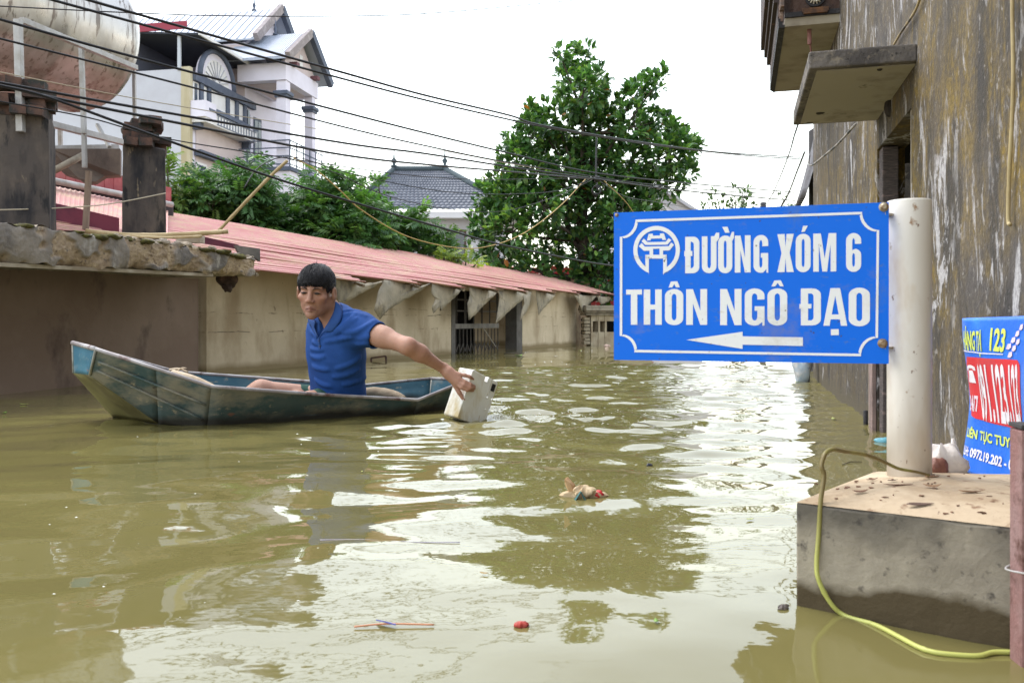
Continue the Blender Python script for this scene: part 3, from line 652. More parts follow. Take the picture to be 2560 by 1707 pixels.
def btext(s, x, z, w, h, mat, slope=0., off=.0022):
    cu = bpy.data.curves.new('text', 'FONT'); cu.body = s; cu.offset = .03; cu.resolution_u = 3
    ob = bpy.data.objects.new('t', cu); me = bpy.data.meshes.new_from_object(ob); a = np.array([v.co[:] for v in me.vertices]); bpy.data.objects.remove(ob); bpy.data.meshes.remove(me)
    lo, hi = a.min(0), a.max(0); capy = .73
    bfinish('lettering', cu, lambda px, py: (x + (px - lo[0]) / (hi[0] - lo[0]) * w, z + py / capy * h + slope * (px - lo[0]) / (hi[0] - lo[0]) * w), mat, off)
M_YEL = pm('print_yellow', (.60, .68, .10), [((.4, .5, .2), 20, .5, .7)], .5); M_RED = pm('print_red', (.60, .022, .035), [((.5, .05, .06), 8, .5, .7)], .45); M_PW = pm('print_white', (.74, .70, .74), [((.6, .5, .56), 25, .5, .7)], .5); M_PINK = pm('print_pink', (.70, .55, .62), [((.5, .35, .5), 20, .5, .7)], .5)
bx = lambda X, Yp: banpx(2220 + X / 3.409, 770 + Yp / 3.409)
def brect(x0, y0, x1, y1):
    a, b, c, d = bx(x0, y0), bx(x1, y0), bx(x1, y1), bx(x0, y1); return a, b, c, d
def btx(s, x0, y0, x1, y1, mat, yl=None):
    (u0, v1), (u1, _), (_, v0) = bx(x0, y0), bx(x1, y0), bx(x0, y1); vr = bx(x1, yl)[1] if yl else v0
    btext(s, u0, v0, u1 - u0, v1 - v0, mat, (vr - v0) / (u1 - u0))
btx('HÀNG TẠ', 716, 190, 858, 350, M_YEL, 365); btx('123', 902, 165, 985, 355, M_YEL, 370)
bfill('underline', [[bx(695, 358), bx(860, 382), bx(980, 390), bx(980, 398), bx(860, 391), bx(695, 367)]], M_PW)
bfill('red_box', [[bx(*q) for q in ((735, 415), (900, 430), (1090, 442), (1120, 480), (1135, 560), (1138, 700), (1125, 900), (1090, 1010), (1050, 1035), (900, 990), (760, 940), (728, 915), (708, 800), (700, 640), (712, 470))]], M_RED, .0014)
btx('091.123.123', 800, 470, 1105, 930, M_PW, 1000)
btx('24/7', 712, 735, 782, 865, M_PINK, 880)
bfill('phone_icon', [[bx(*q) for q in ((720, 530), (722, 500), (740, 486), (765, 486), (785, 500), (790, 535), (775, 530), (770, 515), (740, 513), (735, 532))], [bx(*q) for q in ((738, 530), (770, 532), (774, 560), (782, 640), (722, 632), (735, 560))]], M_PW)
btx('LIÊN TỤC TUYỂN LÁI', 708, 1015, 1120, 1090, M_YEL, 1240); btx('LH: 0972.19.202 - 0977.112', 700, 1165, 1130, 1240, M_PW, 1440)
for k in range(7):
    x, y = 1010 + 26 * (k % 4) + 14 * (k // 4), 330 - 55 * (k % 4) + 70 * (k // 4); bfill('pink_lettering', [[bx(x - 14, y + 18), bx(x - 6, y - 22), bx(x + 16, y - 30), bx(x + 20, y + 6), bx(x + 4, y + 24)]], M_PINK)
# ------------------------------------------------------------------ low flooded house with the red sheet roof
def lx(Y): return -2.68 + .455 * (Y - 7.37)
ld = V((.455, 1, 0)).normalized(); ln = V((ld.y, -ld.x, 0))        # along the wall, and out towards the street
def ll(Y, out=0., z=0.): return V((lx(Y), Y, z)) + ln * out
def left_px(px): k = (px - 1280) / F; return (-2.68 - .455 * 7.37) / (k - .455)
def flood_plaster():
    m, nt, b = nodes('flood_plaster')
    c = mixc(nt, maprange(nt, noise(nt, 1.6, 5, .6), .35, .68), (.58, .485, .345), (.43, .35, .24))
    c = mixc(nt, math_(nt, 'MULTIPLY', maprange(nt, noise(nt, 2.3, 5, .6, (1, 1, .35), 4.), .48, .64), .75), c, (.27, .195, .11))
    # old flood lines: thin dark broken streaks at set heights
    g_ = nt.nodes.new('ShaderNodeNewGeometry'); sp_ = nt.nodes.new('ShaderNodeSeparateXYZ'); nt.links.new(g_.outputs['Position'], sp_.inputs[0])
    z = math_(nt, 'ADD', sp_.outputs[2], maprange(nt, noise(nt, 3, 4), .3, .7, -.012, .012))
    for h, w in ((.36, .006), (.53, .008), (.60, .005)):
        d = math_(nt, 'ABSOLUTE', math_(nt, 'SUBTRACT', z, h)); s_ = maprange(nt, d, 0, w, 1, 0)
        f = math_(nt, 'MULTIPLY', s_, maprange(nt, noise(nt, 4, 6, .7, (1, 1, 1.5), h * 20), .50, .60)); c = mixc(nt, math_(nt, 'MULTIPLY', f, .95), c, (.045, .034, .024))
    c = mixc(nt, math_(nt, 'MULTIPLY', maprange(nt, noise(nt, 14, 4, .6, (1, 1, .8), 9.), .68, .74), .7), c, (.10, .06, .035))
    wet = zmask(nt, .03, .09, .015, 3.); c = mixc(nt, wet, (.22, .165, .085), c)
    nt.links.new(c, b.inputs['Base Color']); b.inputs['Roughness'].default_value = .92
    bn = nt.nodes.new('ShaderNodeBump'); bn.inputs['Strength'].default_value = .35; bn.inputs['Distance'].default_value = .01
    nt.links.new(noise(nt, 30, 5, .6), bn.inputs['Height']); nt.links.new(bn.outputs[0], b.inputs['Normal']); return m
M_FP = flood_plaster()
lowh = empty('low_house', 'low flooded house with cream walls and red sheet roof', 'house', ll(11))
def lseg(y0, y1, z0, z1, t=.14, out=0.):
    a, b = ll(y0, out), ll(y1, out); i = -ln * t
    return [q + up * z for z in (z0, z1) for q in (a, a + i, b + i, b)]
YD0, YD1 = left_px(1128), left_px(1306); YE = left_px(1440)
g = G(); g.hexa(lseg(7.37, YD0, -2.2, 1.0)); g.hexa(lseg(YD1, YE, -2.2, .98)); g.hexa(lseg(YD0, YD1, .89, 1.0)); part('wall', g, M_FP, lowh)
g = G(); g.hexa(lseg(YE + .002, left_px(1478), -2.2, .93, .2, -.06)); part('wall', g, pm('rust_plaster', (.26, .165, .095), [((.36, .27, .17), 2.5, .45, .65), ((.12, .075, .05), 8, .55, .7)], .95, [(30, .5)]), lowh)
g = G()   # side wall and back wall closing the volume
a = ll(7.37, -.14)
g.hexa([q + up * z for z in (-2.2, 1.0) for q in (a, a - ln * 2.6, a - ln * 2.6 + ld * .12, a + ld * .12)]); part('side_wall', g, M_FP, lowh); g = G()
b_ = ll(YE - .12, -.14); g.hexa([q + up * z for z in (-2.2, .98) for q in (b_, b_ - ln * 2.6, b_ - ln * 2.6 + ld * .118, b_ + ld * .118)])
part('side_wall', g, M_FP, lowh)
# door recess, frame and grille
g = G(); g.hexa(lseg(YD0 - .2, YD1 + .2, -2.2, .98, .05, -1.0)); part('room_shade', g, M_BLACK, lowh)  # near-black panel stands in for the unlit room behind the grille
M_JAMB = pm('grey_jamb', (.135, .125, .115), [((.08, .072, .065), 5, .4, .65)], .9, [(20, .3)])
for (ya, yb) in ((YD0, YD0 + .10), (YD1 - .22, YD1 - .02)):
    g = G(); g.hexa(lseg(ya + .003, yb, -2.2, .885, .2, .006)); part('door_jamb', g, M_JAMB, lowh)
M_GR = pm('grille_iron', (.085, .078, .072), [((.14, .11, .085), 20, .5, .7)], .7, (), .3)
gy0, gy1 = left_px(1139), left_px(1262); go = -.10
gate = part('grille_rail', G().hexa(lseg(gy0, gy1, EYE - 21 / F * 12.2, EYE - 9 / F * 12.2, .04, go)), pm('grille_beam', (.20, .185, .165), [((.12, .11, .1), 8, .4, .6)], .8), lowh)
zt_, zb_ = EYE - 22 / F * 12.2, -.4
for k in range(15):
    y = lerp(gy0, gy1, k / 14); g = G(); g.bar(ll(y, go - .02, zb_), ll(y, go - .02, zt_), .017, .017); part('grille_bar', g, M_GR, lowh)
for k in range(7):
    y = lerp(gy0, gy1, k / 6.0); g = G(); g.bar(ll(y, go - .03, zt_ + .07), ll(y, go - .03, .95), .022 if k % 2 else .03); part('grille_bar', g, M_GR, lowh)
for z in (.60, .76): 
    g = G(); g.bar(ll(gy0, go - .045, z), ll(gy1, go - .045, z), .02); part('grille_rail', g, M_GR, lowh)
g = G(); g.bar(ll(lerp(gy0, gy1, .62), go + .02, .36), ll(lerp(gy0, gy1, .9), go + .02, .06), .012); part('loose_stick', g, pm('pale_stick', (.3, .27, .22)), lowh)
for k in range(12):
    y = lerp(gy0, gy1, (k + .5) / 12); g = G(); g.bar(ll(y - .06, go + .0, .13), ll(y, go + .0, .02), .010); g.bar(ll(y, go + .0, .02), ll(y + .06, go + .0, .13), .010); part('grille_scroll', g, M_GR, lowh)

# roof: sheets run down-right along the top edge and are cut in steps above the wall
RA, RB, RT = P(843, 693, 8.57), P(1533, 738, 17.0), P(414, 533, 11.0)
rn = (RB - RA).cross(RT - RA).normalized(); rn = rn if rn.z > 0 else -rn
def rpx(px, py): return RP(px, py, RA, rn)
RU = rpx(1535, 719); rc_ = (RU - RT).normalized(); re_ = rn.cross(rc_).normalized()       # along the sheets, across them
if re_.dot(RA - RT) < 0: re_ = -re_
def ruv(p): q = p - RT; return q.dot(rc_), q.dot(re_)
teeth = [(648, 681), (913, 709), (1052, 714), (1163, 721), (1248, 726), (1320, 730), (1390, 733), (1450, 735.5), (1500, 738), (1545, 740)]
uv = sorted([ruv(rpx(*t)) for t in teeth], key=lambda q: q[1])
def roof_mat():
    m, nt, b = nodes('red_roof_sheet')
    c = mixc(nt, maprange(nt, noise(nt, 1.2, 4, .6), .35, .68), (.48, .205, .20), (.55, .285, .265))
    c = mixc(nt, math_(nt, 'MULTIPLY', maprange(nt, noise(nt, 3.5, 6, .7, (1, 1, 1), 3.), .46, .66), .8), c, (.50, .38, .24))
    c = mixc(nt, math_(nt, 'MULTIPLY', maprange(nt, noise(nt, 22, 5, .7, (1, 1, 1), 7.), .55, .7), .75), c, (.46, .37, .22))
    c = mixc(nt, maprange(nt, noise(nt, 30, 3, .6, (1, 1, 1), 17.), .70, .74), c, (.12, .07, .05))
    nt.links.new(c, b.inputs['Base Color']); b.inputs['Roughness'].default_value = .6; b.inputs['Specular IOR Level'].default_value = .3; return m
M_ROOF = roof_mat(); v_prev = 0.0; edges = []
for k in range(len(uv)):
    v1 = uv[k][1]; uend = uv[k][0]
    if v1 <= v_prev + .02: v1 = v_prev + .06
    us = -3.2 if k < 1 else max(-3.2, uv[0][0] - 2.2 - .0 * k)
    edges.append((v_prev, v1, uend))
    v_prev = v1
order = sorted(edges)
for k, (v0, v1, ue) in enumerate(order):
    w = v1 - v0; nw = max(3, int(round(w / .105))); lift = .004 * (k % 2)
    def f(u, v, v0=v0, w=w, ue=ue, nw=nw, lift=lift):
        s_ = -3.4 + (ue + 3.4) * v; x = v0 - .02 + (w + .03) * u
        ph = (u * nw) % 1.0; rib = max(0., min(1., (abs(ph - .5) - .22) * 9)) ; rib2 = .25 * math.cos(ph * 4 * math.pi)
        return RT + rc_ * s_ + re_ * x + rn * (.016 * rib + .004 * rib2 + lift + .006 * math.sin(s_ * 1.7 + k))
    g = G(); g.grid(nw * 12, 24, f); part('roof_sheet', g, M_ROOF, lowh, solid=.003)
    g = G(); q0, q1 = RT + rc_ * (ue - .012) + re_ * (v0 + .01) - rn * .026, RT + rc_ * (ue - .012) + re_ * v1 - rn * .026
    g.bar(q0, q1, .03, .025); part('eave_batten', g, pm('old_batten', (.33, .27, .19), [((.2, .15, .1), 8, .4, .6)], .9), lowh)
# far slope behind the crest so that the roof is a roof from elsewhere too
g = G(); g.add([RT - rc_ * 3.4, RU, RU + V((-.9, 1.2, -.9)), RT - rc_ * 3.4 + V((-.9, 1.2, -.9))], [(0, 1, 2, 3)]); part('back_slope', g, M_ROOF, lowh, solid=.01)
# torn grey fibre sheets hanging under the stepped eave
def flap(outline, Y0, Y1, label=None):
    """outline of picture points; hung on a plane between two depths"""
    xs_ = [q[0] for q in outline]; x0, x1 = min(xs_), max(xs_)
    pts = [P(x, y, lerp(Y0, Y1, (x - x0) / (x1 - x0))) for x, y in outline]
    c_ = sum(pts, V()) / len(pts); g = G()
    fine = []
    for i in range(len(pts)):
        a_, b2 = pts[i], pts[(i + 1) % len(pts)]
        for t in range(5): fine.append(lerp(a_, b2, t / 5) + V((0, .005 * math.sin(i * 3.1 + t), .008 * math.sin(i * 5.3 + t * 2.1) if 0 < t else 0)))
    n_ = len(fine); ring = [lerp(c_, q, .5) + V((0, -.006 * math.sin(j * .9), 0)) for j, q in enumerate(fine)]
    g.v = [tuple(q) for q in fine + ring + [c_ - V((0, .008, 0))]]
    g.f = [(i, (i + 1) % n_, n_ + (i + 1) % n_, n_ + i) for i in range(n_)] + [(n_ + i, n_ + (i + 1) % n_, 2 * n_) for i in range(n_)]
    o = part('hanging_sheet', g, pm('torn_fibre', (.29, .255, .195), [((.38, .325, .245), 5, .45, .65), ((.16, .14, .115), 9, .52, .68, (1, 1, .6), 3)], .95, [(30, .5)]), lowh, smooth=True, solid=.006); return o
c8 = lambda pts: [(780 + x / 3.015, 650 + y / 3.015) for x, y in pts]
ye = lambda px: left_px(px) - .75 + .02
for pts in ([(150, 118), (400, 180), (545, 160), (400, 235), (300, 290), (205, 335), (185, 230)], [(545, 150), (820, 200), (905, 172), (760, 265), (620, 345), (545, 400), (512, 446), (470, 380), (500, 240)],
            [(905, 180), (1130, 222), (1080, 280), (1010, 340), (965, 385), (985, 330), (915, 402), (905, 360), (930, 300), (900, 250)], [(1185, 208), (1400, 243), (1340, 300), (1290, 345), (1240, 400), (1182, 452), (1176, 390), (1172, 330), (1190, 270)],
            [(1408, 240), (1475, 212), (1650, 240), (1580, 305), (1500, 370), (1440, 430), (1384, 482), (1400, 380), (1412, 300)], [(1590, 262), (1655, 240), (1640, 340), (1610, 400), (1568, 460), (1580, 380), (1600, 330)],
            [(1690, 228), (1840, 262), (1790, 320), (1740, 370), (1708, 415), (1700, 350), (1692, 290)], [(1970, 255), (2145, 275), (2090, 330), (2036, 398), (2020, 340)], [(2150, 272), (2255, 280), (2235, 315), (2180, 335), (2160, 310)]):
    q = c8(pts); a_, b2 = ye(min(x for x, y in q)), ye(max(x for x, y in q)); flap(q, a_, b2)
# bricks weighing down the ridge
for k, (px, py, w) in enumerate(((1437, 709, 24), (1461, 715, 22))):
    p = rpx(px, py); g = G(); g.box(p + rn * .055, rc_ * .10 * 1.0, re_ * .06, rn * .045)
    thing('brick', g, pm('roof_brick', (.33, .22, .16), [((.22, .15, .11), 12, .4, .65)], .95, [(30, .5)]), ('old brick on the red roof ridge, left of the pair', 'old brick on the red roof ridge, right of the pair')[k], 'brick', bevel=.01, group='bricks weighing down the roof')
# old rail at the wall foot
g = G(); Yr = 9.6; a_, b2 = P(928, 897, Yr), P(965, 892, Yr); g.bar(a_ + up * .01, b2 + up * .01, .018); g.bar(b2 + up * .01, b2 - up * .3, .02); g.bar(a_ + up * .01, a_ - up * .3, .02)
thing('iron_rail', g, pm('rusty_rail', (.12, .06, .045), [((.06, .035, .03), 20, .4, .6)], .8), 'small rusty iron rail sticking out of water behind the man', 'rail')
# ------------------------------------------------------------------ gate wall at the far end
gw = empty('gate_wall', 'old gate wall with moulded cap and square openings beside the blue sign', 'wall', P(1500, 868, 15.9))
gY = 15.6; gd = V((.9, .36, 0)).normalized(); gn = V((gd.y, -gd.x, 0)); g0 = P(1478, 800, gY); g0.z = 0
M_GW = pm('gate_plaster', (.40, .34, .245), [((.27, .21, .14), 4, .42, .65), ((.07, .06, .05), 6, .60, .72, (1, 1, .2), 3)], .95, [(30, .4)])
def gbox(x0, x1, z0, z1, o0, o1): 
    g = G(); a_, b2 = g0 + gd * x0, g0 + gd * x1; g.hexa([q + up * z for z in (z0, z1) for q in (a_ + gn * o1, b2 + gn * o1, b2 + gn * o0, a_ + gn * o0)]); return g
k_ = gY / F; ops = [(.035, .15), (.185, .29), (.325, .6)]
za, zb2 = EYE - 30 * k_, EYE - 3 * k_
for (x0, x1) in ((0, .035), (.15, .185), (.29, .325), (.6, 1.3)): part('pier', gbox(x0, x1, -2.2, .62, -.2, 0), M_GW, gw)
part('lower_wall', gbox(.035, .6, -2.2, za, -.19, -.012), M_GW, gw); part('upper_wall', gbox(.035, .6, zb2, .62, -.19, -.012), M_GW, gw); part('recess_shade', gbox(.0, 1.2, za - .05, zb2 + .05, -.42, -.38), M_BLACK, gw)  # the black back panel stands in for shade in the square openings
for j, (z0, z1, o_) in enumerate(((.56, .60, .04), (.605, .64, .08), (.645, .70, .13), (.705, .74, .10))): part('cap_moulding', gbox(-.1 - o_ * .5, 1.3, z0, z1, -.22, o_), pm('cap_grey', (.27, .235, .18), [((.12, .1, .08), 8, .45, .65)], .95, [(25, .4)]), gw)
for k in range(8):
    part('quoin_brick', gbox(-.14 + .015 * (k % 2), -.012, .02 + .064 * k, .072 + .064 * k, -.14, -.01 - .01 * (k % 3)), pm('quoin', (.34, .29, .21), [((.2, .16, .11), 10, .4, .65)], .95), gw, bevel=.004)

# ------------------------------------------------------------------ concrete porch with tank stand on the left
porch = empty('concrete_porch', 'crumbling concrete porch slab on dark walls, left of the boat', 'porch', V((-2.9, 6, 0)))
A_, B_ = P(-260, 600, 4.05), P(640, 650, 6.75); A_.z = B_.z = 0
pd = (B_ - A_).normalized(); pn = V((pd.y, -pd.x, 0)); PL = (B_ - A_).length
M_SLAB = pm('crumbled_slab', (.38, .31, .235), [((.24, .21, .185), 5, .42, .62, (1, 1, .5)), ((.38, .30, .20), 7, .55, .7, (1, 1, .7), 3), ((.09, .08, .07), 9, .58, .68, (1, 1, .4), 7)], .95, [(22, .8, (1, 1, 1), .02), (90, .5)])
rs = random.Random(5)
def slabz(s, hi):
    n_ = .004 * math.sin(s * 9.1) + .004 * math.sin(s * 23.7 + 1) + .005 * math.sin(s * 51 + 2)
    return (1.0 + n_ * (1.1) - .045 * max(0, s - PL * .72)) if hi else (.775 + .05 * s / PL + n_ * 1.3 + (.018 * max(0, math.sin(s * 4.3)) ** 3))
def slab_relief(s, v):
    a = float(snoise(np.array([[s * 1.0]]), np.array([[v * .25]]), 7., 31)[0, 0]); b = float(snoise(np.array([[s]]), np.array([[v * .25]]), 19., 32)[0, 0]); c = float(snoise(np.array([[s]]), np.array([[v * .25]]), 48., 33)[0, 0]); e = float(snoise(np.array([[s]]), np.array([[v * .25]]), 120., 34)[0, 0])
    step = 1 / (1 + math.exp(-(a + .35 * b - .66 - .25 * (v - .5)) * 40))          # plaster skin flaked off in patches
    global LASTSTEP; LASTSTEP = step
    return .006 * (a - .5) + .004 * (b - .5) + .005 * (c - .5) + .005 * (e - .5) * (.4 + step) - .013 * step - .014 * step * c
def slabpt(u, v):
    s = u * PL; z0, z1 = slabz(s, False), slabz(s, True); z = lerp(z0, z1, v)
    o_ = slab_relief(s, v) - .03 * (1 - v) ** 6 * (1 + math.sin(s * 13)) - .015 * v ** 8
    return A_ + pd * s + pn * o_ + up * z
g = G(); SK = []
def slabpt2(u, v): q = slabpt(u, v); SK.append(LASTSTEP); return q
g.grid(420, 30, slabpt2)
def slab_face_mat():
    m, nt, b = nodes('slab_face'); at = nt.nodes.new('ShaderNodeVertexColor'); at.layer_name = 'Col'; f = nt.nodes.new('ShaderNodeSeparateColor'); nt.links.new(at.outputs[0], f.inputs[0])
    skin_ = mixc(nt, maprange(nt, noise(nt, 6, 7, .68, (1, 1, .45)), .40, .60), (.29, .25, .21), (.155, .138, .128)); skin_ = mixc(nt, maprange(nt, noise(nt, 9, 6, .68, (1, 1, .3), 5.), .56, .66), skin_, (.40, .37, .33))
    brk = mixc(nt, maprange(nt, noise(nt, 14, 7, .7), .40, .62), (.47, .36, .24), (.30, .22, .15)); brk = mixc(nt, maprange(nt, noise(nt, 30, 5, .7, (1, 1, 1), 4.), .56, .66), brk, (.14, .11, .085))
    c = mixc(nt, f.outputs[0], skin_, brk); nt.links.new(c, b.inputs['Base Color']); b.inputs['Roughness'].default_value = .96
    bn = nt.nodes.new('ShaderNodeBump'); bn.inputs['Strength'].default_value = .8; bn.inputs['Distance'].default_value = .012; nt.links.new(noise(nt, 45, 8, .75), bn.inputs['Height']); nt.links.new(bn.outputs[0], b.inputs['Normal']); return m
slab = putmesh('slab_face', np_mesh('slab_face', np.array(g.v), np.array(g.f), slab_face_mat(), True, np.repeat(np.array(SK)[:, None], 3, 1)), porch)
g = G(); bk = -pn * 2.0
g.grid(110, 6, lambda u, v: slabpt(u, 1) + bk * v + up * (.012 * math.sin(u * 90 + v * 7) * (1 - v) - .002))
g.grid(110, 1, lambda u, v: slabpt(u, 0) * (1 - v) + (A_ + pd * u * PL + bk + up * (.80 + .03 * u)) * v)
e_ = [slabpt(1, t / 10) for t in range(11)]; g.grid(1, 10, lambda u, v: e_[int(round(v * 10))] + bk * u * (1 if v <= 1 else 1)); part('slab', g, M_SLAB, porch, smooth=True)
g = G(); g.bar(A_ + pn * -.055 + up * .765, A_ + pd * PL * .83 - pn * .055 + up * .806, .05, .022); part('form_board', g, pm('soffit_lip', (.40, .35, .27), [((.25, .2, .14), 6, .4, .6)], .9), porch)
M_DW = pm('dark_plaster', (.20, .14, .105), [((.25, .185, .145), 1.3, .42, .65), ((.085, .058, .05), 3, .55, .7, (1, 1, .6), 3)], .92, [(18, .3)])
w0, w1 = V((-3.62, 3.9, 0)), V((-2.74, 7.34, 0)); wdd = (w1 - w0).normalized(); wnn = V((wdd.y, -wdd.x, 0))
g = G(); g.hexa([q + up * z for z in (-2.2, .83) for q in (w0, w1, w1 - wnn * .14, w0 - wnn * .14)]); part('wall', g, M_DW, porch)
# moss cushions along the slab edge
g = G()
for k in range(34):
    s = rs.choice([rs.uniform(.42, .62), rs.uniform(.70, .95), rs.uniform(.2, .95)]) * PL; r = rs.uniform(.018, .05); p = slabpt(s / PL, 1); g.rock(p - pn * rs.uniform(.0, .06) - up * .004, (r * 1.5, r * 1.4, r * .45), k, .3, 9, 6)
o = part('moss', g, pm('moss', (.115, .105, .025), [((.07, .06, .03), 30, .4, .6)], .98, [(90, .9)]), porch, smooth=True, kind='stuff')
g = G()
for k in range(46):
    s = rs.uniform(.5, 1.0) * PL; r = rs.uniform(.012, .04); p = slabpt(s / PL, 1); g.rock(p - pn * rs.uniform(-.005, .12) + up * r * .2, (r * 1.2, r, r * .7), k + 60, .35, 8, 6)
part('rubble', g, M_SLAB, porch, smooth=False, kind='stuff')
g = G(); p = P(570, 708, 6.72); g.rock(p + up * .03, (.085, .09, .07), 3, .3, 14, 10); g.rock(p - up * .03 + V((.01, -.03, 0)), (.045, .04, .035), 9, .3, 10, 8); part('broken_bracket', g, pm('dark_brick', (.06, .04, .035), [((.13, .075, .06), 8, .5, .65)], .95, [(20, .9)]), porch)  # dark brick lump with reddish patches
g = G(); q = [P(588, 613, 6.95), P(650, 622, 6.95), P(651, 654, 6.95), P(640, 646, 6.95), P(600, 636, 6.95)]; g.prism(q, V((-.1, .25, .02))); part('bent_sheet', g, pm('sheet_dark', (.10, .09, .08), [((.17, .15, .13), 7, .45, .65)], .8), porch)
# pillars
M_PIL = pm('sooty_pillar', (.075, .062, .055), [((.135, .108, .085), 3, .48, .62, (1, 1, .5)), ((.022, .021, .024), 3.2, .48, .60, (1, 1, .35), 4), ((.022, .021, .022), 12, .54, .62, (1, 1, .25), 14), ((.23, .18, .12), 11, .64, .70, (1, 1, .25), 8)], .95, [(25, .5)])
brick_me = mesh_of('brick', G().box((0, 0, 0), (.105, 0, 0), (0, .05, 0), (0, 0, .031)), pm('broken_brick', (.12, .065, .047), [((.05, .036, .033), 7, .38, .56), ((.26, .13, .085), 9, .60, .72), ((.03, .032, .028), 14, .5, .60)], .95, [(40, .6)]))
def pillar(px0, px1, ytop, Y, ax, seed):
    """pillar between two picture columns at depth Y; bricks broken loose on top"""
    a_, b2 = P(px0, 800, Y), P(px1, 800, Y); zt = EYE + (800 - ytop) / F * Y; w = b2.x - a_.x; c_ = (a_ + b2) / 2; h = w * .40; Y = Y - h * .6
    g = G(); z0 = .95; n_ = 10
    X, Yv = V((math.cos(ax), math.sin(ax), 0)), V((-math.sin(ax), math.cos(ax), 0))
    for j in range(n_ + 1):
        z = lerp(z0, zt, j / n_); tp = 1 - .05 * j / n_; 
        for i in range(16):
            e = [(-1, -1), (-.5, -1), (0, -1), (.5, -1), (1, -1), (1, -.5), (1, 0), (1, .5), (1, 1), (.5, 1), (0, 1), (-.5, 1), (-1, 1), (-1, .5), (-1, 0), (-1, -.5)][i]
            k = h * tp + .0015 * math.sin(j * 2.3 + i * 1.7 + seed); g.v.append(tuple(V((c_.x, Y + h, z + (.02 * math.sin(i * 2.1 + seed) if j == n_ else 0))) + X * e[0] * k + Yv * e[1] * k))
    for j in range(n_):
        for i in range(16): g.f.append((j * 16 + i, j * 16 + (i + 1) % 16, (j + 1) * 16 + (i + 1) % 16, (j + 1) * 16 + i))
    g.f.append(tuple(n_ * 16 + i for i in range(16)))
    pl = part('pillar', g, M_PIL, porch, bevel=.006); r = random.Random(seed)
    for lv in range(4):
        for k in range(7 - lv):
            dx, dy = r.uniform(-1, 1) * (h - .05), r.choice([-1, -.5, .2, .8]) * (h - .03); 
            M_ = Matrix.Translation(V((c_.x, Y + h, zt + .028 + lv * .062)) + X * dx + Yv * dy) @ Matrix.Rotation(ax + r.choice([0, 1.57]) + r.uniform(-.15, .15), 4, 'Z') @ Matrix.Rotation(r.uniform(-.12, .12), 4, 'X')
            inst('brick', brick_me, pl, M_)
    g = G()
    for k in range(8): g.rock(V((c_.x, Y + h, zt + .02 + .02 * k)) + X * r.uniform(-.9, .9) * h * .9 + Yv * r.uniform(-1, 1) * h, (.06, .05, .035), k + seed, .3, 9, 6)
    part('mortar_rubble', g, M_PIL, pl, smooth=False); return pl
pillar(290, 416, 372, 7.0, .38, 3); pillar(-35, 127, 296, 5.9, .38, 8)
# lintel, struts, tank stand
g = G(); 
lt = [P(125, 372, 7.35), P(300, 372, 7.75), P(300, 438, 7.75), P(262, 440, 7.7), P(238, 455, 7.6), P(212, 458, 7.55), P(195, 445, 7.5), P(160, 434, 7.45), P(135, 412, 7.4)]
g.prism(lt, V((-.05, .14, 0))); part('lintel', g, pm('brown_lintel', (.105, .08, .066), [((.15, .115, .09), 4, .45, .65), ((.06, .045, .04), 5, .55, .7, (1, 1, .4), 3)], .95, [(20, .5)]), porch)
M_GALV = pm('galvanised', (.40, .39, .39), [((.30, .28, .26), 10, .4, .65), ((.26, .19, .13), 18, .64, .74)], .55, (), .35)
stand = empty('tank_stand', 'grey steel angle frame carrying the water tank', 'stand', P(205, 500, 7.6))
TA = P(200, 140, 7.6)
def fb(p0, p1, w, nm): 
    g = G(); g.bar(p0, p1, w); return part(nm, g, M_GALV, stand, bevel=.003)
fb(P(55, 52, 5.85), P(340, 170, 7.35), .042, 'top_rail'); fb(P(203, 116, 6.65), P(210, 335, 6.65), .034, 'upright'); fb(P(335, 172, 8.2), P(337, 312, 8.2), .03, 'upright'); fb(P(45, 50, 5.8), P(50, 238, 5.8), .046, 'upright')
fb(P(118, 308, 6.75), P(322, 360, 7.6), .050, 'lower_rail'); fb(P(243, 312, 7.9), P(274, 368, 7.7), .03, 'brace'); fb(P(130, 372, 7.6), P(296, 368, 8.0), .05, 'cross_rail'); fb(P(210, 330, 6.68), P(212, 420, 6.7), .032, 'leg'); fb(P(150, 320, 8.2), P(152, 400, 8.2), .035, 'leg'); fb(P(335, 310, 8.2), P(335, 420, 8.1), .03, 'leg'); fb(P(50, 236, 5.8), P(52, 330, 5.8), .046, 'leg')
g = G(); g.bar(P(222, 428, 7.3), P(214, 575, 7.3), .04); thing('timber_prop', g, pm('prop_wood', (.26, .20, .15), [((.16, .12, .09), 8, .4, .6, (1, 1, .2))], .9), 'thin upright timber prop standing between the dark pillars', 'prop')
g = G(); g.tube([P(122, 434, 7.0), P(212, 386, 7.2)], .028, 8); thing('bamboo_strut', g, pm('bamboo_grey', (.33, .285, .22), [((.2, .16, .12), 9, .4, .6)], .8), 'short slanting pole beneath the broken lintel between the pillars', 'pole', smooth=True)
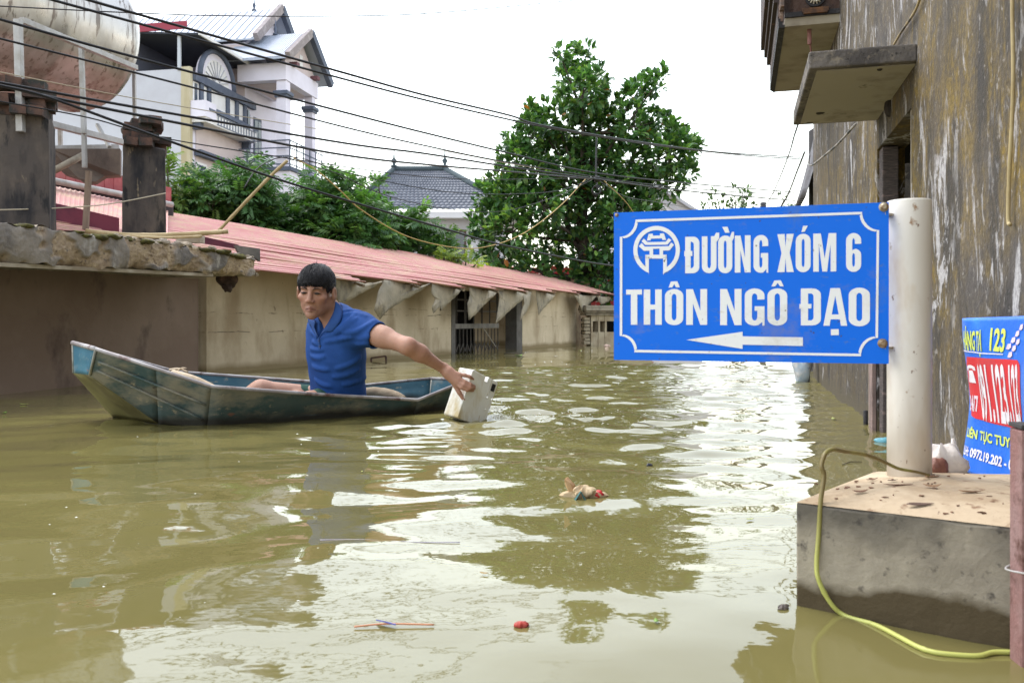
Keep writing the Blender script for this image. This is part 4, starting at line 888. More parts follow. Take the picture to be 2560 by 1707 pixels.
# the tank: horizontal stainless cylinder
def tank_mat():
    m, nt, b = nodes('tank_steel'); b.inputs['Metallic'].default_value = .6
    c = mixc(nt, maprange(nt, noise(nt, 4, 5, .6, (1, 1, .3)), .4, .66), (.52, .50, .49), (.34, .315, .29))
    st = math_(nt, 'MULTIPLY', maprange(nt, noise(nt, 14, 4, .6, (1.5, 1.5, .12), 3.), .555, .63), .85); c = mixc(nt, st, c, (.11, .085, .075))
    low = zmask(nt, 2.25, 3.05, .25, 2.); c = mixc(nt, low, (.14, .13, .095), c); c = mixc(nt, math_(nt, 'MULTIPLY', zmask(nt, 3.0, 2.2, .2, 3.), maprange(nt, noise(nt, 7, 5, .65, (1, 1, .3), 9.), .56, .66)), c, (.12, .07, .05))  # dark olive reflections painted into the lower drum's colour, with rust streaks over them
    nt.links.new(c, b.inputs['Base Color']); nt.links.new(maprange(nt, noise(nt, 5, 4), .3, .7, .22, .5), b.inputs['Roughness'])
    bn = nt.nodes.new('ShaderNodeBump'); bn.inputs['Strength'].default_value = .35; bn.inputs['Distance'].default_value = .03
    nt.links.new(noise(nt, 3.2, 4, .5, (1, 1, .6)), bn.inputs['Height']); nt.links.new(bn.outputs[0], b.inputs['Normal']); return m
tr = .68; te = P(250, 122, 8.3); ta = (pd + V((.03, 0, 0))).normalized()
tank = empty('water_tank', 'large dented stainless steel water tank on frame at upper left', 'tank', te - V((0, 0, tr)))
prof = [(tr * .28, .02), (tr * .55, -.01), (tr * .80, -.07), (tr * .94, -.14), (tr, -.22), (tr * 1.012, -.25), (tr * 1.012, -.28), (tr, -.31), (tr, -.9), (tr * 1.012, -.93), (tr * 1.012, -.97), (tr, -1.0), (tr, -1.6), (tr * 1.012, -1.63), (tr * 1.012, -1.67), (tr, -1.7), (tr, -2.2), (tr * .9, -2.32), (tr * .5, -2.42)]
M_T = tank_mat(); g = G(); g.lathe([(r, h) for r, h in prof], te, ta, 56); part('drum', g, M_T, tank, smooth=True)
g = G(); g.lathe([(.16, 0), (.16, .06), (.12, .1), (.12, .02)], te - ta * 1.0 + up * tr * .985, (0, 0, 1), 20); part('hatch', g, M_T, tank)
# second roof tier glimpsed between the pillars
M_MAR = pm('maroon_fascia', (.29, .05, .06), [((.38, .10, .10), 4, .45, .65), ((.45, .25, .25), 6, .62, .75, (1, 1, .3), 4)], .55)
tier = empty('roof_tier', 'dark red metal cladding and pipe seen between the dark pillars', 'cladding', P(200, 480, 9.3))
g = G(); Q = [P(60, 380, 8.6), P(430, 470, 10.6), P(430, 510, 10.6), P(60, 435, 8.6)]
def clad(u, v):
    p = lerp(lerp(Q[0], Q[1], u), lerp(Q[3], Q[2], u), v); return p + V((0, -.02 * max(0, math.cos(u * 2 * math.pi * 16)) ** 4, 0))
g.grid(160, 2, clad); part('cladding_panel', g, M_MAR, tier, solid=.004)
g = G(); g.tube([P(60, 437, 8.5), P(430, 512, 10.4)], .035, 10); part('rail_pipe', g, M_GALV, tier, smooth=True)
g = G(); g.prism([P(60, 440, 8.75), P(430, 514, 10.65), P(430, 560, 10.65), P(60, 500, 8.75)], (0, .05, 0)); part('gap_shade', g, pm('shade_dark', (.03, .025, .028)), tier)  # dark strip stands in for the shade below the cladding
g = G(); g.grid(90, 4, lambda u, v: lerp(lerp(P(70, 452, 8.7), P(420, 528, 10.4), u), lerp(P(70, 560, 7.35), P(420, 606, 7.9), u), v) + up * (.010 * max(0, math.cos(u * 2 * math.pi * 30)) ** 3)); part('roof_sheet', g, M_ROOF, tier, solid=.004)
g = G(); g.prism([P(125, 505, 7.5), P(298, 545, 7.75), P(298, 590, 7.75), P(125, 590, 7.5)], (-.02, .02, 0)); part('fascia', g, pm('maroon_dark', (.17, .03, .055), [((.10, .02, .04), 4, .4, .6)], .6), tier)
g = G(); g.prism([P(495, 588, 7.2), P(596, 612, 7.45), P(596, 622, 7.45), P(495, 606, 7.2)], (-.02, .1, 0)); part('fascia', g, pm('maroon_dark', (.17, .03, .055)), tier)
# bamboo poles and battens lying on the slab
M_BAM = pm('bamboo', (.47, .36, .20), [((.36, .26, .13), 10, .42, .62), ((.24, .17, .09), 25, .62, .72)], .6)
def pole(pts, r, label, cat='pole', m=M_BAM, flat=1.):
    g = G(); q = spl(pts, 8); g.tube(q, [r * (1 + (.15 if i % 5 == 0 else 0)) for i in range(len(q))], 8, True, flat); return thing('bamboo_pole', g, m, label, cat, smooth=True)
pole([P(215, 578, 6.15), P(330, 588, 6.2), P(450, 586, 6.25), P(570, 579, 6.3)], .017, 'bamboo pole lying along the crumbling slab edge')
pole([P(300, 590, 6.1), P(420, 594, 6.15), P(505, 591, 6.2)], .010, 'thinner bamboo stick lying below the longer pole on slab')
pole([P(548, 576, 6.6), P(600, 520, 6.55), P(672, 445, 6.5), P(718, 402, 6.45)], .0125, 'slender yellow bamboo pole leaning up to prop the cables')
g = G(); g.prism([P(440, 589, 6.35), P(500, 588, 6.35), P(500, 606, 6.35), P(440, 606, 6.35)], (0, .1, 0)); thing('timber_offcut', g, pm('pale_offcut', (.5, .44, .36), [((.35, .29, .22), 9, .4, .6)], .9), 'pale timber offcut on the slab under the bamboo poles', 'timber')
# ------------------------------------------------------------------ tall white house behind
HC = P(475, 800, 26.0); HC.z = 0; hs_ = V((.187, .982, 0)).normalized(); hp = V((-hs_.y, hs_.x, 0))     # along the street; back from it
def hl(L, M, z): return HC + hs_ * L + hp * M + up * z
def hface(px, py, M=0.):          # picture point on the facade plane -> (L, z)
    q = RP(px, py, HC + hp * M, hp) - HC; return q.dot(hs_), q.z
def hend(px, py, L=0.):
    q = RP(px, py, HC + hs_ * L, hs_) - HC; return q.dot(hp), q.z
def hbox(L0, L1, M0, M1, z0, z1, g=None):
    g = g or G(); g.hexa([hl(a, b, z) for z in (z0, z1) for a, b in ((L0, M0), (L1, M0), (L1, M1), (L0, M1))]); return g
M_LAV = pm('lavender_wall', (.72, .69, .80), [((.65, .62, .72), 1.2, .4, .65)], .9); M_GREYW = pm('grey_wall', (.52, .53, .60), [((.46, .46, .52), .9, .4, .65), ((.42, .38, .30), 3, .66, .76, (1, 1, .2), 4)], .9)
M_NAVY = pm('navy_trim', (.07, .085, .13), [((.10, .12, .17), 4, .4, .65)], .7); M_WHITE = pm('white_trim', (.72, .71, .73), [((.62, .6, .6), 3, .45, .7)], .8); M_PINKW = pm('pink_wall', (.60, .51, .51), [((.54, .45, .45), 1.5, .4, .65)], .9)
M_ZINC = pm('blue_zinc', (.33, .37, .46), [((.38, .42, .50), 2, .4, .65)], .5); M_GLASS = pm('dark_glass', (.05, .065, .09), (), .12, (), 0, .6); M_MOSSY = pm('mossy_ridge', (.27, .235, .24), [((.42, .38, .38), 6, .5, .7)], .95)
vh = empty('white_house', 'tall white three storey house with arched window and portico', 'house', hl(2, 3, 0))
part('wall', hbox(0, 3.42, 0, 8, -2.2, 7.95), M_LAV, vh); part('end_wall', hbox(-.03, -.004, .28, 8.0, -2.2, 8.25), M_GREYW, vh); part('corner_band', hbox(-.06, .1, -.03, .27, -2.2, 8.3), pm('cream_band', (.50, .45, .33), [((.4, .34, .22), 2, .4, .65, (1, 1, .2))], .9), vh)
part('wall', hbox(3.43, 7.0, 0, 8, -2.2, 10.15), M_LAV, vh)
part('wall_patch', hbox(3.41, 3.428, .02, 1.6, 8.3, 10.1), M_PINKW, vh)
# main gable roof, ridge running back from the street
def gable(L0, L1, zc_, ze, M0, M1, th, mat, nm):
    Lm = (L0 + L1) / 2
    for (La, za) in ((L0, ze), (L1, ze)):
        g = G(); g.hexa([hl(La, M0, za), hl(Lm, M0, zc_), hl(Lm, M1, zc_), hl(La, M1, za)] + [hl(La, M0, za + th), hl(Lm, M0, zc_ + th), hl(Lm, M1, zc_ + th), hl(La, M1, za + th)]); r = part(nm, g, mat, vh)
        n_ = 30; g = G()
        for k in range(n_):
            M_ = lerp(M0, M1, (k + .5) / n_); g.bar(hl(La, M_, za + th + .015), hl(Lm, M_, zc_ + th + .015), .05, .03)
        part('roof_ribs', g, mat, r, kind='stuff')
def verge(L0, L1, zc_, ze, M_, w, mat):
    Lm = (L0 + L1) / 2; g = G(); g.bar(hl(L0, M_, ze + .06), hl(Lm, M_, zc_ + .06), .18, w); part('verge', g, mat, vh); g = G(); g.bar(hl(Lm, M_, zc_ + .06), hl(L1, M_, ze + .06), .18, w); part('verge', g, M_NAVY, vh)
gable(3.3, 7.1, 11.9, 10.2, -.45, 8.2, .06, M_ZINC, 'roof_slope'); verge(3.25, 7.15, 11.93, 10.2, -.5, .28, M_MOSSY)
g = G(); g.prism([hl(3.43, -.0, 10.15), hl(7.0, 0, 10.15), hl(5.2, 0, 11.85)], hp * .15); part('gable_wall', g, M_LAV, vh)
def finial(L, M, z, h=.55):
    g = G(); g.lathe([(.09, 0), (.09, .06), (.035, .1), (.07, .22), (.03, .32), (.012, h)], hl(L, M, z), (0, 0, 1), 10); part('finial', g, M_NAVY, vh, smooth=True)
finial(5.2, .6, 11.93); finial(4.2, -.75, 10.62)
# portico roof, columns, balcony
gable(2.45, 5.95, 10.55, 9.2, -2.05, .4, .06, M_ZINC, 'portico_roof'); verge(2.4, 6.0, 10.58, 9.2, -2.1, .26, M_MOSSY)
g = G(); g.prism([hl(2.9, -1.72, 9.25), hl(5.5, -1.72, 9.25), hl(4.2, -1.72, 10.4)], hp * .12); part('portico_gable', g, M_PINKW, vh)
for L in (3.4, 5.1):
    part('corbel', hbox(L - .12, L + .12, -2.0, -1.73, 9.22, 9.34), pm('corbel_maroon', (.16, .075, .09)), vh); 
part('vent', hbox(4.08, 4.32, -1.735, -1.722, 9.45, 9.85), M_WHITE, vh)
part('portico_beam', hbox(2.85, 5.5, -1.8, -.02, 8.62, 9.2), M_LAV, vh); part('portico_soffit', hbox(3.2, 5.2, -1.5, -.2, 8.60, 8.617), M_PINKW, vh)
for L in (3.08, 5.2):
    wdt = .17 if L < 4 else .15
    part('column', hbox(L - wdt, L + wdt, -1.77, -1.77 + 2 * wdt, 5.55, 8.61), M_LAV, vh); part('capital', hbox(L - wdt - .1, L + wdt + .1, -1.87, -1.67 + 2 * wdt, 8.12, 8.26), M_NAVY, vh, bevel=.03); part('capital', hbox(L - wdt - .05, L + wdt + .05, -1.82, -1.72 + 2 * wdt, 8.04, 8.118), M_NAVY, vh)
part('balcony', hbox(2.75, 5.6, -2.0, -.01, 4.75, 5.5), M_LAV, vh); part('balcony_rim', hbox(2.68, 5.67, -2.08, -.01, 5.505, 5.64), M_NAVY, vh)
part('lower_wall', hbox(3.4, 5.5, -1.3, -.02, -2.2, 4.74), M_PINKW, vh); part('lower_band', hbox(3.35, 5.52, -1.34, -.02, 3.9, 4.1), M_NAVY, vh)
for z in (5.75, 6.02, 6.3, 6.55):
    g = G(); g.bar(hl(2.8, -1.95, z), hl(5.55, -1.95, z), .035); part('railing', g, M_NAVY, vh); g = G(); g.bar(hl(2.8, -1.93, z), hl(2.8, -.1, z), .035); part('railing', g, M_NAVY, vh)
for k in range(6):
    g = G(); g.bar(hl(2.85 + k * .53, -1.95, 5.64), hl(2.85 + k * .53, -1.95, 6.58), .04); part('baluster', g, M_NAVY, vh)
for (a_, b2) in ((3.5, 3.72), (4.0, 4.55)):
    d = part('door', hbox(a_, b2, -.035, -.004, 5.65, 7.7), M_NAVY, vh); part('pane', hbox(a_ + .05, (a_ + b2) / 2 - .02, -.045, -.036, 5.8, 7.6), M_GLASS, d); part('pane', hbox((a_ + b2) / 2 + .02, b2 - .05, -.045, -.036, 5.8, 7.6), M_GLASS, d)
# terrace awning
g = G(); g.hexa([hl(-.15, -.35, 9.22), hl(3.9, -.35, 9.20), hl(3.9, 6, 9.75), hl(-.15, 6, 9.75)] + [hl(-.15, -.35, 9.28), hl(3.9, -.35, 9.26), hl(3.9, 6, 9.81), hl(-.15, 6, 9.81)]); part('awning', g, pm('awning_dark', (.035, .04, .055)), vh)
part('awning_fascia', hbox(-.19, -.152, .0, 6, 9.42, 9.66), pm('fascia_red', (.30, .05, .08)), vh)
g = G(); g.bar(hl(-.15, -.4, 9.27), hl(3.9, -.4, 9.25), .06, .1); part('awning_edge', g, M_WHITE, vh)
g = G(); g.bar(hl(-.02, .35, 8.2), hl(-.02, .35, 9.3), .09); part('awning_post', g, pm('post_grey', (.5, .53, .6)), vh)
part('terrace_wall', hbox(.2, 3.3, 2.2, 2.35, 7.96, 9.4), pm('shade_wall', (.12, .13, .17)), vh)  # back wall's shade under the awning put into its colour
# arched window wall on the street side
Lc, Zc, Ra = 1.52, 8.17, 1.02
def archpoly(r, n=24): return [hl(Lc + r * math.cos(t), -.02, Zc + r * math.sin(t)) for t in np.linspace(0, math.pi, n)]
g = G(); g.prism(archpoly(Ra), hp * .14); arch = part('arch_wall', g, M_LAV, vh)
g = G(); g.tube([q - hp * .03 for q in archpoly(Ra + .02)], .085, 8); part('arch_trim', g, M_NAVY, arch, smooth=True)
g = G(); g.prism([q - hp * .012 for q in archpoly(Ra - .26)], hp * .011); part('fanlight', g, M_WHITE, arch)
for k in range(9):
    t = math.pi * (k + 1) / 10; g = G(); g.bar(hl(Lc + .15 * math.cos(t), -.045, Zc + .15 * math.sin(t)), hl(Lc + .72 * math.cos(t), -.045, Zc + .72 * math.sin(t)), .03); part('fan_spoke', g, pm('spoke_grey', (.45, .45, .5)), arch)
part('trim_band', hbox(.1, 3.95, -.14, -.003, 7.92, 8.165), M_NAVY, vh)
for L in (.55, 1.0, 2.15, 2.75, 3.3): part('window_post', hbox(L - .09, L + .09, -.09, -.004, 7.2, 7.918), M_NAVY, vh)
for a_, b2 in ((.12, .44), (.66, .9), (1.1, 2.05), (2.26, 2.65), (2.86, 3.2)): part('window_panel', hbox(a_, b2, -.03, -.004, 7.2, 7.9), M_WHITE, vh)
for a_ in (.2, 3.3, 3.52): part('pane', hbox(a_, a_ + .12, -.06, -.031, 7.3, 7.85), M_GLASS, vh)
g = G(); g.hexa([hl(.2, -.55, 6.98), hl(3.3, -.55, 6.98), hl(3.3, -.005, 7.3), hl(.2, -.005, 7.3)] + [hl(.2, -.55, 7.05), hl(3.3, -.55, 7.05), hl(3.3, -.005, 7.38), hl(.2, -.005, 7.38)]); part('ledge_roof', g, M_NAVY, vh)
part('ledge', hbox(.05, 3.3, -.5, -.004, 6.6, 6.97), M_WHITE, vh); part('ledge_end', hbox(-.02, .62, -.53, -.004, 6.75, 7.25), M_LAV, vh)
for k in range(14):
    L = .75 + k * .18; part('fretwork', hbox(L, L + .04, -.52, -.503, 6.66, 6.92), pm('fret_grey', (.2, .22, .28)), vh)
for z in (6.64, 6.93): part('fretwork', hbox(.7, 3.25, -.518, -.502, z, z + .03), pm('fret_grey', (.2, .22, .28)), vh)
part('lower_facade', hbox(.3, 3.3, -.03, -.004, -2.2, 6.58), M_PINKW, vh)
for L, z in ((.18, 6.5), (3.2, 6.5)): part('bracket', hbox(L - .09, L + .09, -.3, -.035, z - .1, z + .1), M_NAVY, vh)
for a_, b2 in ((.35, .78), (1.65, 2.3)):
    w = part('window', hbox(a_ - .08, b2 + .08, -.07, -.031, 4.5, 5.42), M_WHITE, vh); part('pane', hbox(a_, b2, -.085, -.071, 4.5, 5.34), M_GLASS, w); part('frame', hbox(a_ + (b2 - a_) * .47, a_ + (b2 - a_) * .53, -.095, -.0855, 4.5, 5.34), M_NAVY, w)
part('window_hood', hbox(.2, 3.0, -.25, -.032, 5.6, 5.78), M_NAVY, vh)
# ------------------------------------------------------------------ grey tiled hip roof house
th_ = empty('tiled_house', 'house with blue grey tiled hip roof behind the trees', 'house', V((-4.4, 42, 0)))
Yf = 40.0; e = lambda px, py, Y: P(px, py, Y)
R0, R1 = e(985, 428, 43.5), e(1112, 428, 43.5); E0, E1 = e(868, 528, Yf), e(1292, 528, Yf); E2, E3 = V((E1.x, 47, E1.z)), V((E0.x, 47, E0.z))
M_TILE = pm('grey_tile', (.095, .105, .135), [((.13, .14, .17), 2, .4, .65)], .55)
def tiled(a, b, c, d, nu, nv, nm):   # a,b eave; d,c ridge: stepped tile courses with rolls
    n_ = (b - a).cross(d - a).normalized(); n_ = n_ if n_.z > 0 else -n_; g = G(); rows = []
    def f(u, v):
        vv_ = v * nv; fr = vv_ - math.floor(vv_ - 1e-9); h_ = .07 * (1 - (vv_ % 1.0)) + .045 * abs(math.sin(u * nu * math.pi)); return lerp(lerp(a, b, u), lerp(d, c, u), v) + n_ * h_
    g.grid(nu * 4, nv * 5, f); part(nm, g, M_TILE, th_)
tiled(E0, E1, R1, R0, 30, 16, 'roof_slope'); tiled(E1, E2, R1, R1 + V((0.01, 0.02, 0)), 20, 16, 'roof_slope'); tiled(E3, E0, R0, R0 + V((0.01, .02, 0)), 20, 16, 'roof_slope')
for a_, b2 in ((E0, R0), (E1, R1), (R0, R1)):
    g = G(); g.tube([a_ + up * .1, b2 + up * .1], .16, 8); part('ridge_cap', g, pm('ridge_dark', (.05, .07, .08)), th_, smooth=True)
for q in (R0, R1):
    g = G(); g.lathe([(.16, 0), (.18, .1), (.06, .16), (.16, .36), (.05, .5), (.02, .95)], q + up * .18, (0, 0, 1), 10); part('finial', g, pm('ridge_dark', (.05, .07, .08)), th_, smooth=True)
M_GH = pm('grey_house', (.50, .49, .53), [((.44, .43, .46), .8, .4, .65)], .9)
g = G(); g.abox(E0.x + .6, E1.x - .6, Yf + .7, 46.5, -2.2, E0.z - .25); part('wall', g, M_GH, th_); g = G(); g.abox(E0.x, E1.x, Yf, 47, E0.z - .32, E0.z - .02); part('eave_band', g, pm('eave_grey', (.62, .61, .64)), th_)
p = e(1140, 585, Yf + .68); g = G(); g.abox(p.x - .5, p.x + .5, Yf + .62, Yf + .69, p.z - 1.2, p.z + .2); w = part('window', g, pm('brown_frame', (.09, .06, .05)), th_); g = G(); g.abox(p.x - .4, p.x + .4, Yf + .6, Yf + .615, p.z - 1.1, p.z + .08); part('pane', g, M_GLASS, w)
# ------------------------------------------------------------------ white gable behind the jackfruit tree
gh = empty('gabled_house', 'plain pale gable end behind the right side of the big tree', 'house', P(1600, 860, 33)); Yg = 33.
ap, le, re2 = e(1640, 470, Yg), e(1475, 575, Yg), e(1760, 548, Yg)
g = G(); g.prism([ap, le, V((le.x, Yg, -2.2)), V((re2.x, Yg, -2.2)), re2], (0, 7, 0)); part('wall', g, pm('pale_gable', (.62, .60, .66), [((.55, .53, .58), .8, .4, .65)], .9), gh)
for q in (le, re2):
    g = G(); d = (q - ap); g.hexa([ap + V((0, -.3, 0)), ap + d * 1.06 + V((0, -.3, 0)), ap + d * 1.06 + V((0, 7, 0)), ap + V((0, 7, 0))] + [ap + V((0, -.3, .14)), ap + d * 1.06 + V((0, -.3, .14)), ap + d * 1.06 + V((0, 7, .14)), ap + V((0, 7, .14))]); part('roof_slope', g, pm('gable_roof', (.42, .41, .46)), gh)
    g = G(); g.bar(ap + V((0, -.05, -.35)), ap + d + V((0, -.05, -.35)), .06, .12); part('string_course', g, pm('gable_roof', (.42, .41, .46)), gh)
# chimney-like louvred vent far right above the sign
g = G(); p = P(1909, 515, 18.0); 
for k in range(4): g.abox(p.x - .055, p.x + .055, 17.95, 18.1, p.z - .1 + k * .045, p.z - .078 + k * .045)
g.abox(p.x - .045, p.x + .045, 17.98, 18.08, -2.2, p.z + .08); thing('louvred_vent', g, pm('vent_dark', (.10, .10, .12)), 'small dark insulator bracket poking above the blue sign', 'bracket')
# red metal fence behind the tree
rf = empty('red_fence', 'red sheet metal fence glimpsed behind the big tree', 'fence', P(1400, 860, 19.8))
for k in range(14):
    x0 = (1235 - 1280) / F * 20 + k * .27; g = G(); g.abox(x0, x0 + .262, 20.0, 20.03 + .01 * (k % 2), -2.2, 1.72 + .02 * (k % 3)); part('fence_panel', g, pm('fence_red', (.42, .035, .045), [((.5, .09, .09), 2, .45, .65)], .6), rf)
g = G(); g.bar(V(((1235 - 1280) / F * 20, 19.97, 1.5)), V(((1235 - 1280) / F * 20 + 3.8, 19.97, 1.5)), .05); part('rail', g, M_NAVY, rf)
# ------------------------------------------------------------------ trees
def leaf_mat(name, rough=.42, trans=.35):
    m, nt, b = nodes(name); at = nt.nodes.new('ShaderNodeVertexColor'); at.layer_name = 'Col'
    nt.links.new(at.outputs[0], b.inputs['Base Color']); b.inputs['Roughness'].default_value = rough; b.inputs['Specular IOR Level'].default_value = .45
    tr_ = nt.nodes.new('ShaderNodeBsdfTranslucent'); mx = nt.nodes.new('ShaderNodeMixShader'); mx.inputs[0].default_value = trans
    c = mixc(nt, 1.0, at.outputs[0], (1.35, 1.5, .6), 'MULTIPLY'); nt.links.new(c, tr_.inputs[0])
    out = nt.nodes['Material Output']; nt.links.new(b.outputs[0], mx.inputs[1]); nt.links.new(tr_.outputs[0], mx.inputs[2]); nt.links.new(mx.outputs[0], out.inputs[0]); return m
M_LEAF = leaf_mat('glossy_leaf', .36, .32); M_LEAF2 = leaf_mat('soft_leaf', .5, .34)
JV = np.array([(0, 0, 0), (.35, 0, 0), (.7, 0, -.03), (1, 0, -.1), (.33, .20, .06), (.68, .235, .04), (.33, -.20, .06), (.68, -.235, .04)], float)
JT = np.array([(0, 1, 4), (1, 5, 4), (1, 2, 5), (2, 3, 5), (0, 6, 1), (1, 6, 7), (1, 7, 2), (2, 7, 3)])
def frond(nl=4, L=.42, W=.15):
    v, t = [], []
    for k in range(nl * 2 + 1):
        s = 1 if k % 2 else -1; i = k // 2; x0 = .12 + .62 * i / nl; last = k == nl * 2
        d = np.array([1., 0, -.25]) if last else np.array([.55, s * .83, -.32]); d /= np.linalg.norm(d); c = np.cross(d, [0, 0, 1.]); c /= np.linalg.norm(c)
        b = np.array([x0 if not last else .74, 0, -.16 * (x0 ** 2)]); o = len(v); l = L * (.75 + .25 * math.sin(2.6 * (i + .5) / nl))
        v += [b, b + d * l * .5 + c * W * .5 + [0, 0, .02], b + d * l + [0, 0, -.05], b + d * l * .5 - c * W * .5 + [0, 0, .02]]; t += [(o, o + 1, o + 2), (o, o + 2, o + 3)]
    return np.array(v), np.array(t)
FV, FT = frond()
def scatter(TV, TT, pos, fwd, upv, sc, col, colj=.0):
    n = len(pos); f = fwd / np.linalg.norm(fwd, axis=1, keepdims=True); s = np.cross(upv, f); s /= np.linalg.norm(s, axis=1, keepdims=True) + 1e-9; u = np.cross(f, s)
    v = pos[:, None, :] + sc[:, None, None] * (TV[None, :, 0, None] * f[:, None, :] + TV[None, :, 1, None] * s[:, None, :] + TV[None, :, 2, None] * u[:, None, :])
    t = TT[None] + (np.arange(n) * len(TV))[:, None, None]
    return v.reshape(-1, 3), t.reshape(-1, 3), np.repeat(col, len(TV), 0)
def rnd_unit(n, r): 
    a = r.normal(size=(n, 3)); return a / np.linalg.norm(a, axis=1, keepdims=True)
def bark(name='bark'): return pm(name, (.085, .068, .052), [((.045, .038, .03), 9, .42, .62, (1, 1, .3)), ((.16, .14, .11), 12, .6, .7)], .95, [(18, .8, (1, 1, .3), .03)])
def palette(r, n, cols, w):
    k = r.choice(len(cols), n, p=w); c = np.array(cols)[k] * r.uniform(.75, 1.25, (n, 1)); return c
def tree(name, label, blobs, Yc, depth, trunk_px, base_px, seed, kind, twigs, perl, size, cols, w, mat, nbig=0, trunk_r=.14, cat='tree', group=None):
    r = np.random.default_rng(seed); k = Yc / F; root = empty(name, label, cat, V(((base_px - 1280) / F * Yc, Yc, -2.0)), group)
    C0 = [(P(px, py, Yc), rp * k) for px, py, rp in blobs]; zlo = min(c.z - rr for c, rr in C0)
    base = V(((base_px - 1280) / F * Yc, Yc, -2.2)); top = P(trunk_px[0], trunk_px[1], Yc)
    g = G(); tp = spl([base, lerp(base, top, .35) + V((.06, .05, 0)), lerp(base, top, .7) - V((.05, 0, 0)), top], 6); g.tube(tp, [lerp(trunk_r, .02, i / (len(tp) - 1)) for i in range(len(tp))], 10)
    pos, fwd, upv, cc = [], [], [], []
    for c, rr in C0:
        cy = Yc + r.uniform(-1, 1) * depth * .55; c = V((c.x, cy, c.z))
        # limb to the blob
        j = min(len(tp) - 2, max(2, int(len(tp) * r.uniform(.35, .9)))); st = tp[j]
        if st.z > c.z: st = min(tp, key=lambda q: abs(q.z - (c.z - .5)))
        mid = lerp(st, c, .5) + V((0, 0, -.1 * rr)); g.tube(spl([st, mid, c], 4), [.045 * (1 - .09 * q) for q in range(9)], 6)
        nt_ = max(3, int(twigs * (rr / (45 * k)) ** 2)); d = rnd_unit(nt_, r); rad = rr * r.uniform(.25, 1.08, nt_) ** .6
        tips = np.array(c) + d * rad[:, None] * np.array([1, min(1.6, depth / max(rr, .01) * .5), .95])
        for q in range(nt_):
            if r.random() < .16: g.tube([c, lerp(c, V(tips[q]), .6) - V((0, 0, .02)), V(tips[q])], [.012, .008, .004], 4, False)
            m = max(2, int(r.normal(perl, 1))); ax = d[q] * .8 + np.array([0, -.25, .35]); dirs = rnd_unit(m, r) + ax * 1.1
            if kind == 'frond': dirs = rnd_unit(m, r) * np.array([1, 1, .45]) + ax * .55 + np.array([0, 0, -.12])
            pos.append(tips[q] + rnd_unit(m, r) * size * .25); fwd.append(dirs); upv.append(np.array([0, -.25, 1.]) + rnd_unit(m, r) * .55)
            tone = r.uniform(.7, 1.15) ; cc.append(palette(r, m, cols, w) * tone)
    pos, fwd, upv, cc = (np.concatenate(q) for q in (pos, fwd, upv, cc)); n = len(pos); sc = size * r.uniform(.7, 1.2, n)
    TV, TT = (FV, FT) if kind == 'frond' else (JV, JT)
    part('trunk', g, bark(), root, smooth=True)
    big = np.argsort(pos[:, 1])[:nbig] if nbig else np.array([], int); rest = np.setdiff1d(np.arange(n), big)
    v, t, c = scatter(TV, TT, pos[rest], fwd[rest], upv[rest], sc[rest], cc[rest])
    crown = putmesh('crown', np_mesh('crown', v, t, mat, smooth=False, cols=c), root, kind='stuff')
    if nbig:
        lms = []
        for q in range(6): lms.append(np_mesh('leaf', JV, JT, mat, False, np.repeat(palette(r, 1, cols, w), len(JV), 0)))
        for q in big:
            f = V(fwd[q]).normalized(); s_ = V(upv[q]).cross(f).normalized(); u_ = f.cross(s_); M_ = Matrix(((f.x, s_.x, u_.x, pos[q][0]), (f.y, s_.y, u_.y, pos[q][1]), (f.z, s_.z, u_.z, pos[q][2]), (0, 0, 0, 1))) @ Matrix.Scale(sc[q], 4)
            inst('leaf', lms[int(r.integers(6))], root, M_)
    return root
JB = [(1462, 135, 42), (1425, 190, 45), (1490, 195, 40), (1395, 165, 22), (1450, 255, 60), (1520, 265, 50), (1608, 205, 26), (1628, 232, 30), (1580, 250, 34), (1390, 300, 55), (1335, 285, 36), (1500, 320, 66), (1580, 330, 58), (1645, 320, 48), (1690, 330, 32), (1320, 350, 50), (1290, 330, 25), (1400, 380, 70), (1480, 400, 62), (1570, 410, 66), (1650, 400, 58), (1705, 385, 36), (1715, 430, 30), (1290, 410, 48), (1335, 450, 60), (1255, 450, 42), (1425, 470, 62), (1520, 480, 64), (1600, 480, 52), (1665, 465, 40), (1270, 510, 58), (1220, 500, 38), (1350, 530, 62), (1440, 550, 60), (1540, 550, 60), (1600, 530, 44), (1210, 570, 44), (1280, 590, 60), (1370, 610, 60), (1460, 625, 50), (1540, 630, 55), (1205, 630, 42), (1270, 660, 46), (1340, 680, 42), (1420, 690, 32), (1500, 690, 44), (1560, 680, 48), (1620, 590, 45), (1640, 680, 50), (1240, 700, 26), (1590, 760, 34), (1530, 745, 24), (1660, 620, 36)]
GJ = [(.060, .142, .046), (.085, .185, .052), (.16, .27, .062), (.042, .098, .044), (.36, .13, .03)]
jack = tree('jackfruit_tree', 'big broad leaved tree rising over the red roof in the centre', JB, 18.2, 1.5, (1462, 250), 1455, 5, 'leaf', 50, 7, .182, GJ, [.34, .34, .14, .175, .005], M_LEAF, 300, .20)
GL = [(.070, .165, .040), (.052, .130, .036), (.115, .225, .055), (.036, .090, .030)]; wl_ = [.34, .32, .18, .16]
gl = 'leafy green fruit trees behind the red roof'
tree('fruit_tree', 'small leafy tree just right of the dark pillar', [(437, 430, 26), (430, 475, 30), (450, 520, 34), (420, 530, 30), (470, 490, 28), (445, 560, 30)], 13.2, .7, (440, 470), 445, 11, 'frond', 20, 3, .34, [(.11, .19, .04), (.08, .15, .035), (.17, .24, .06)], [.4, .4, .2], M_LEAF2, 0, .05, group=gl)
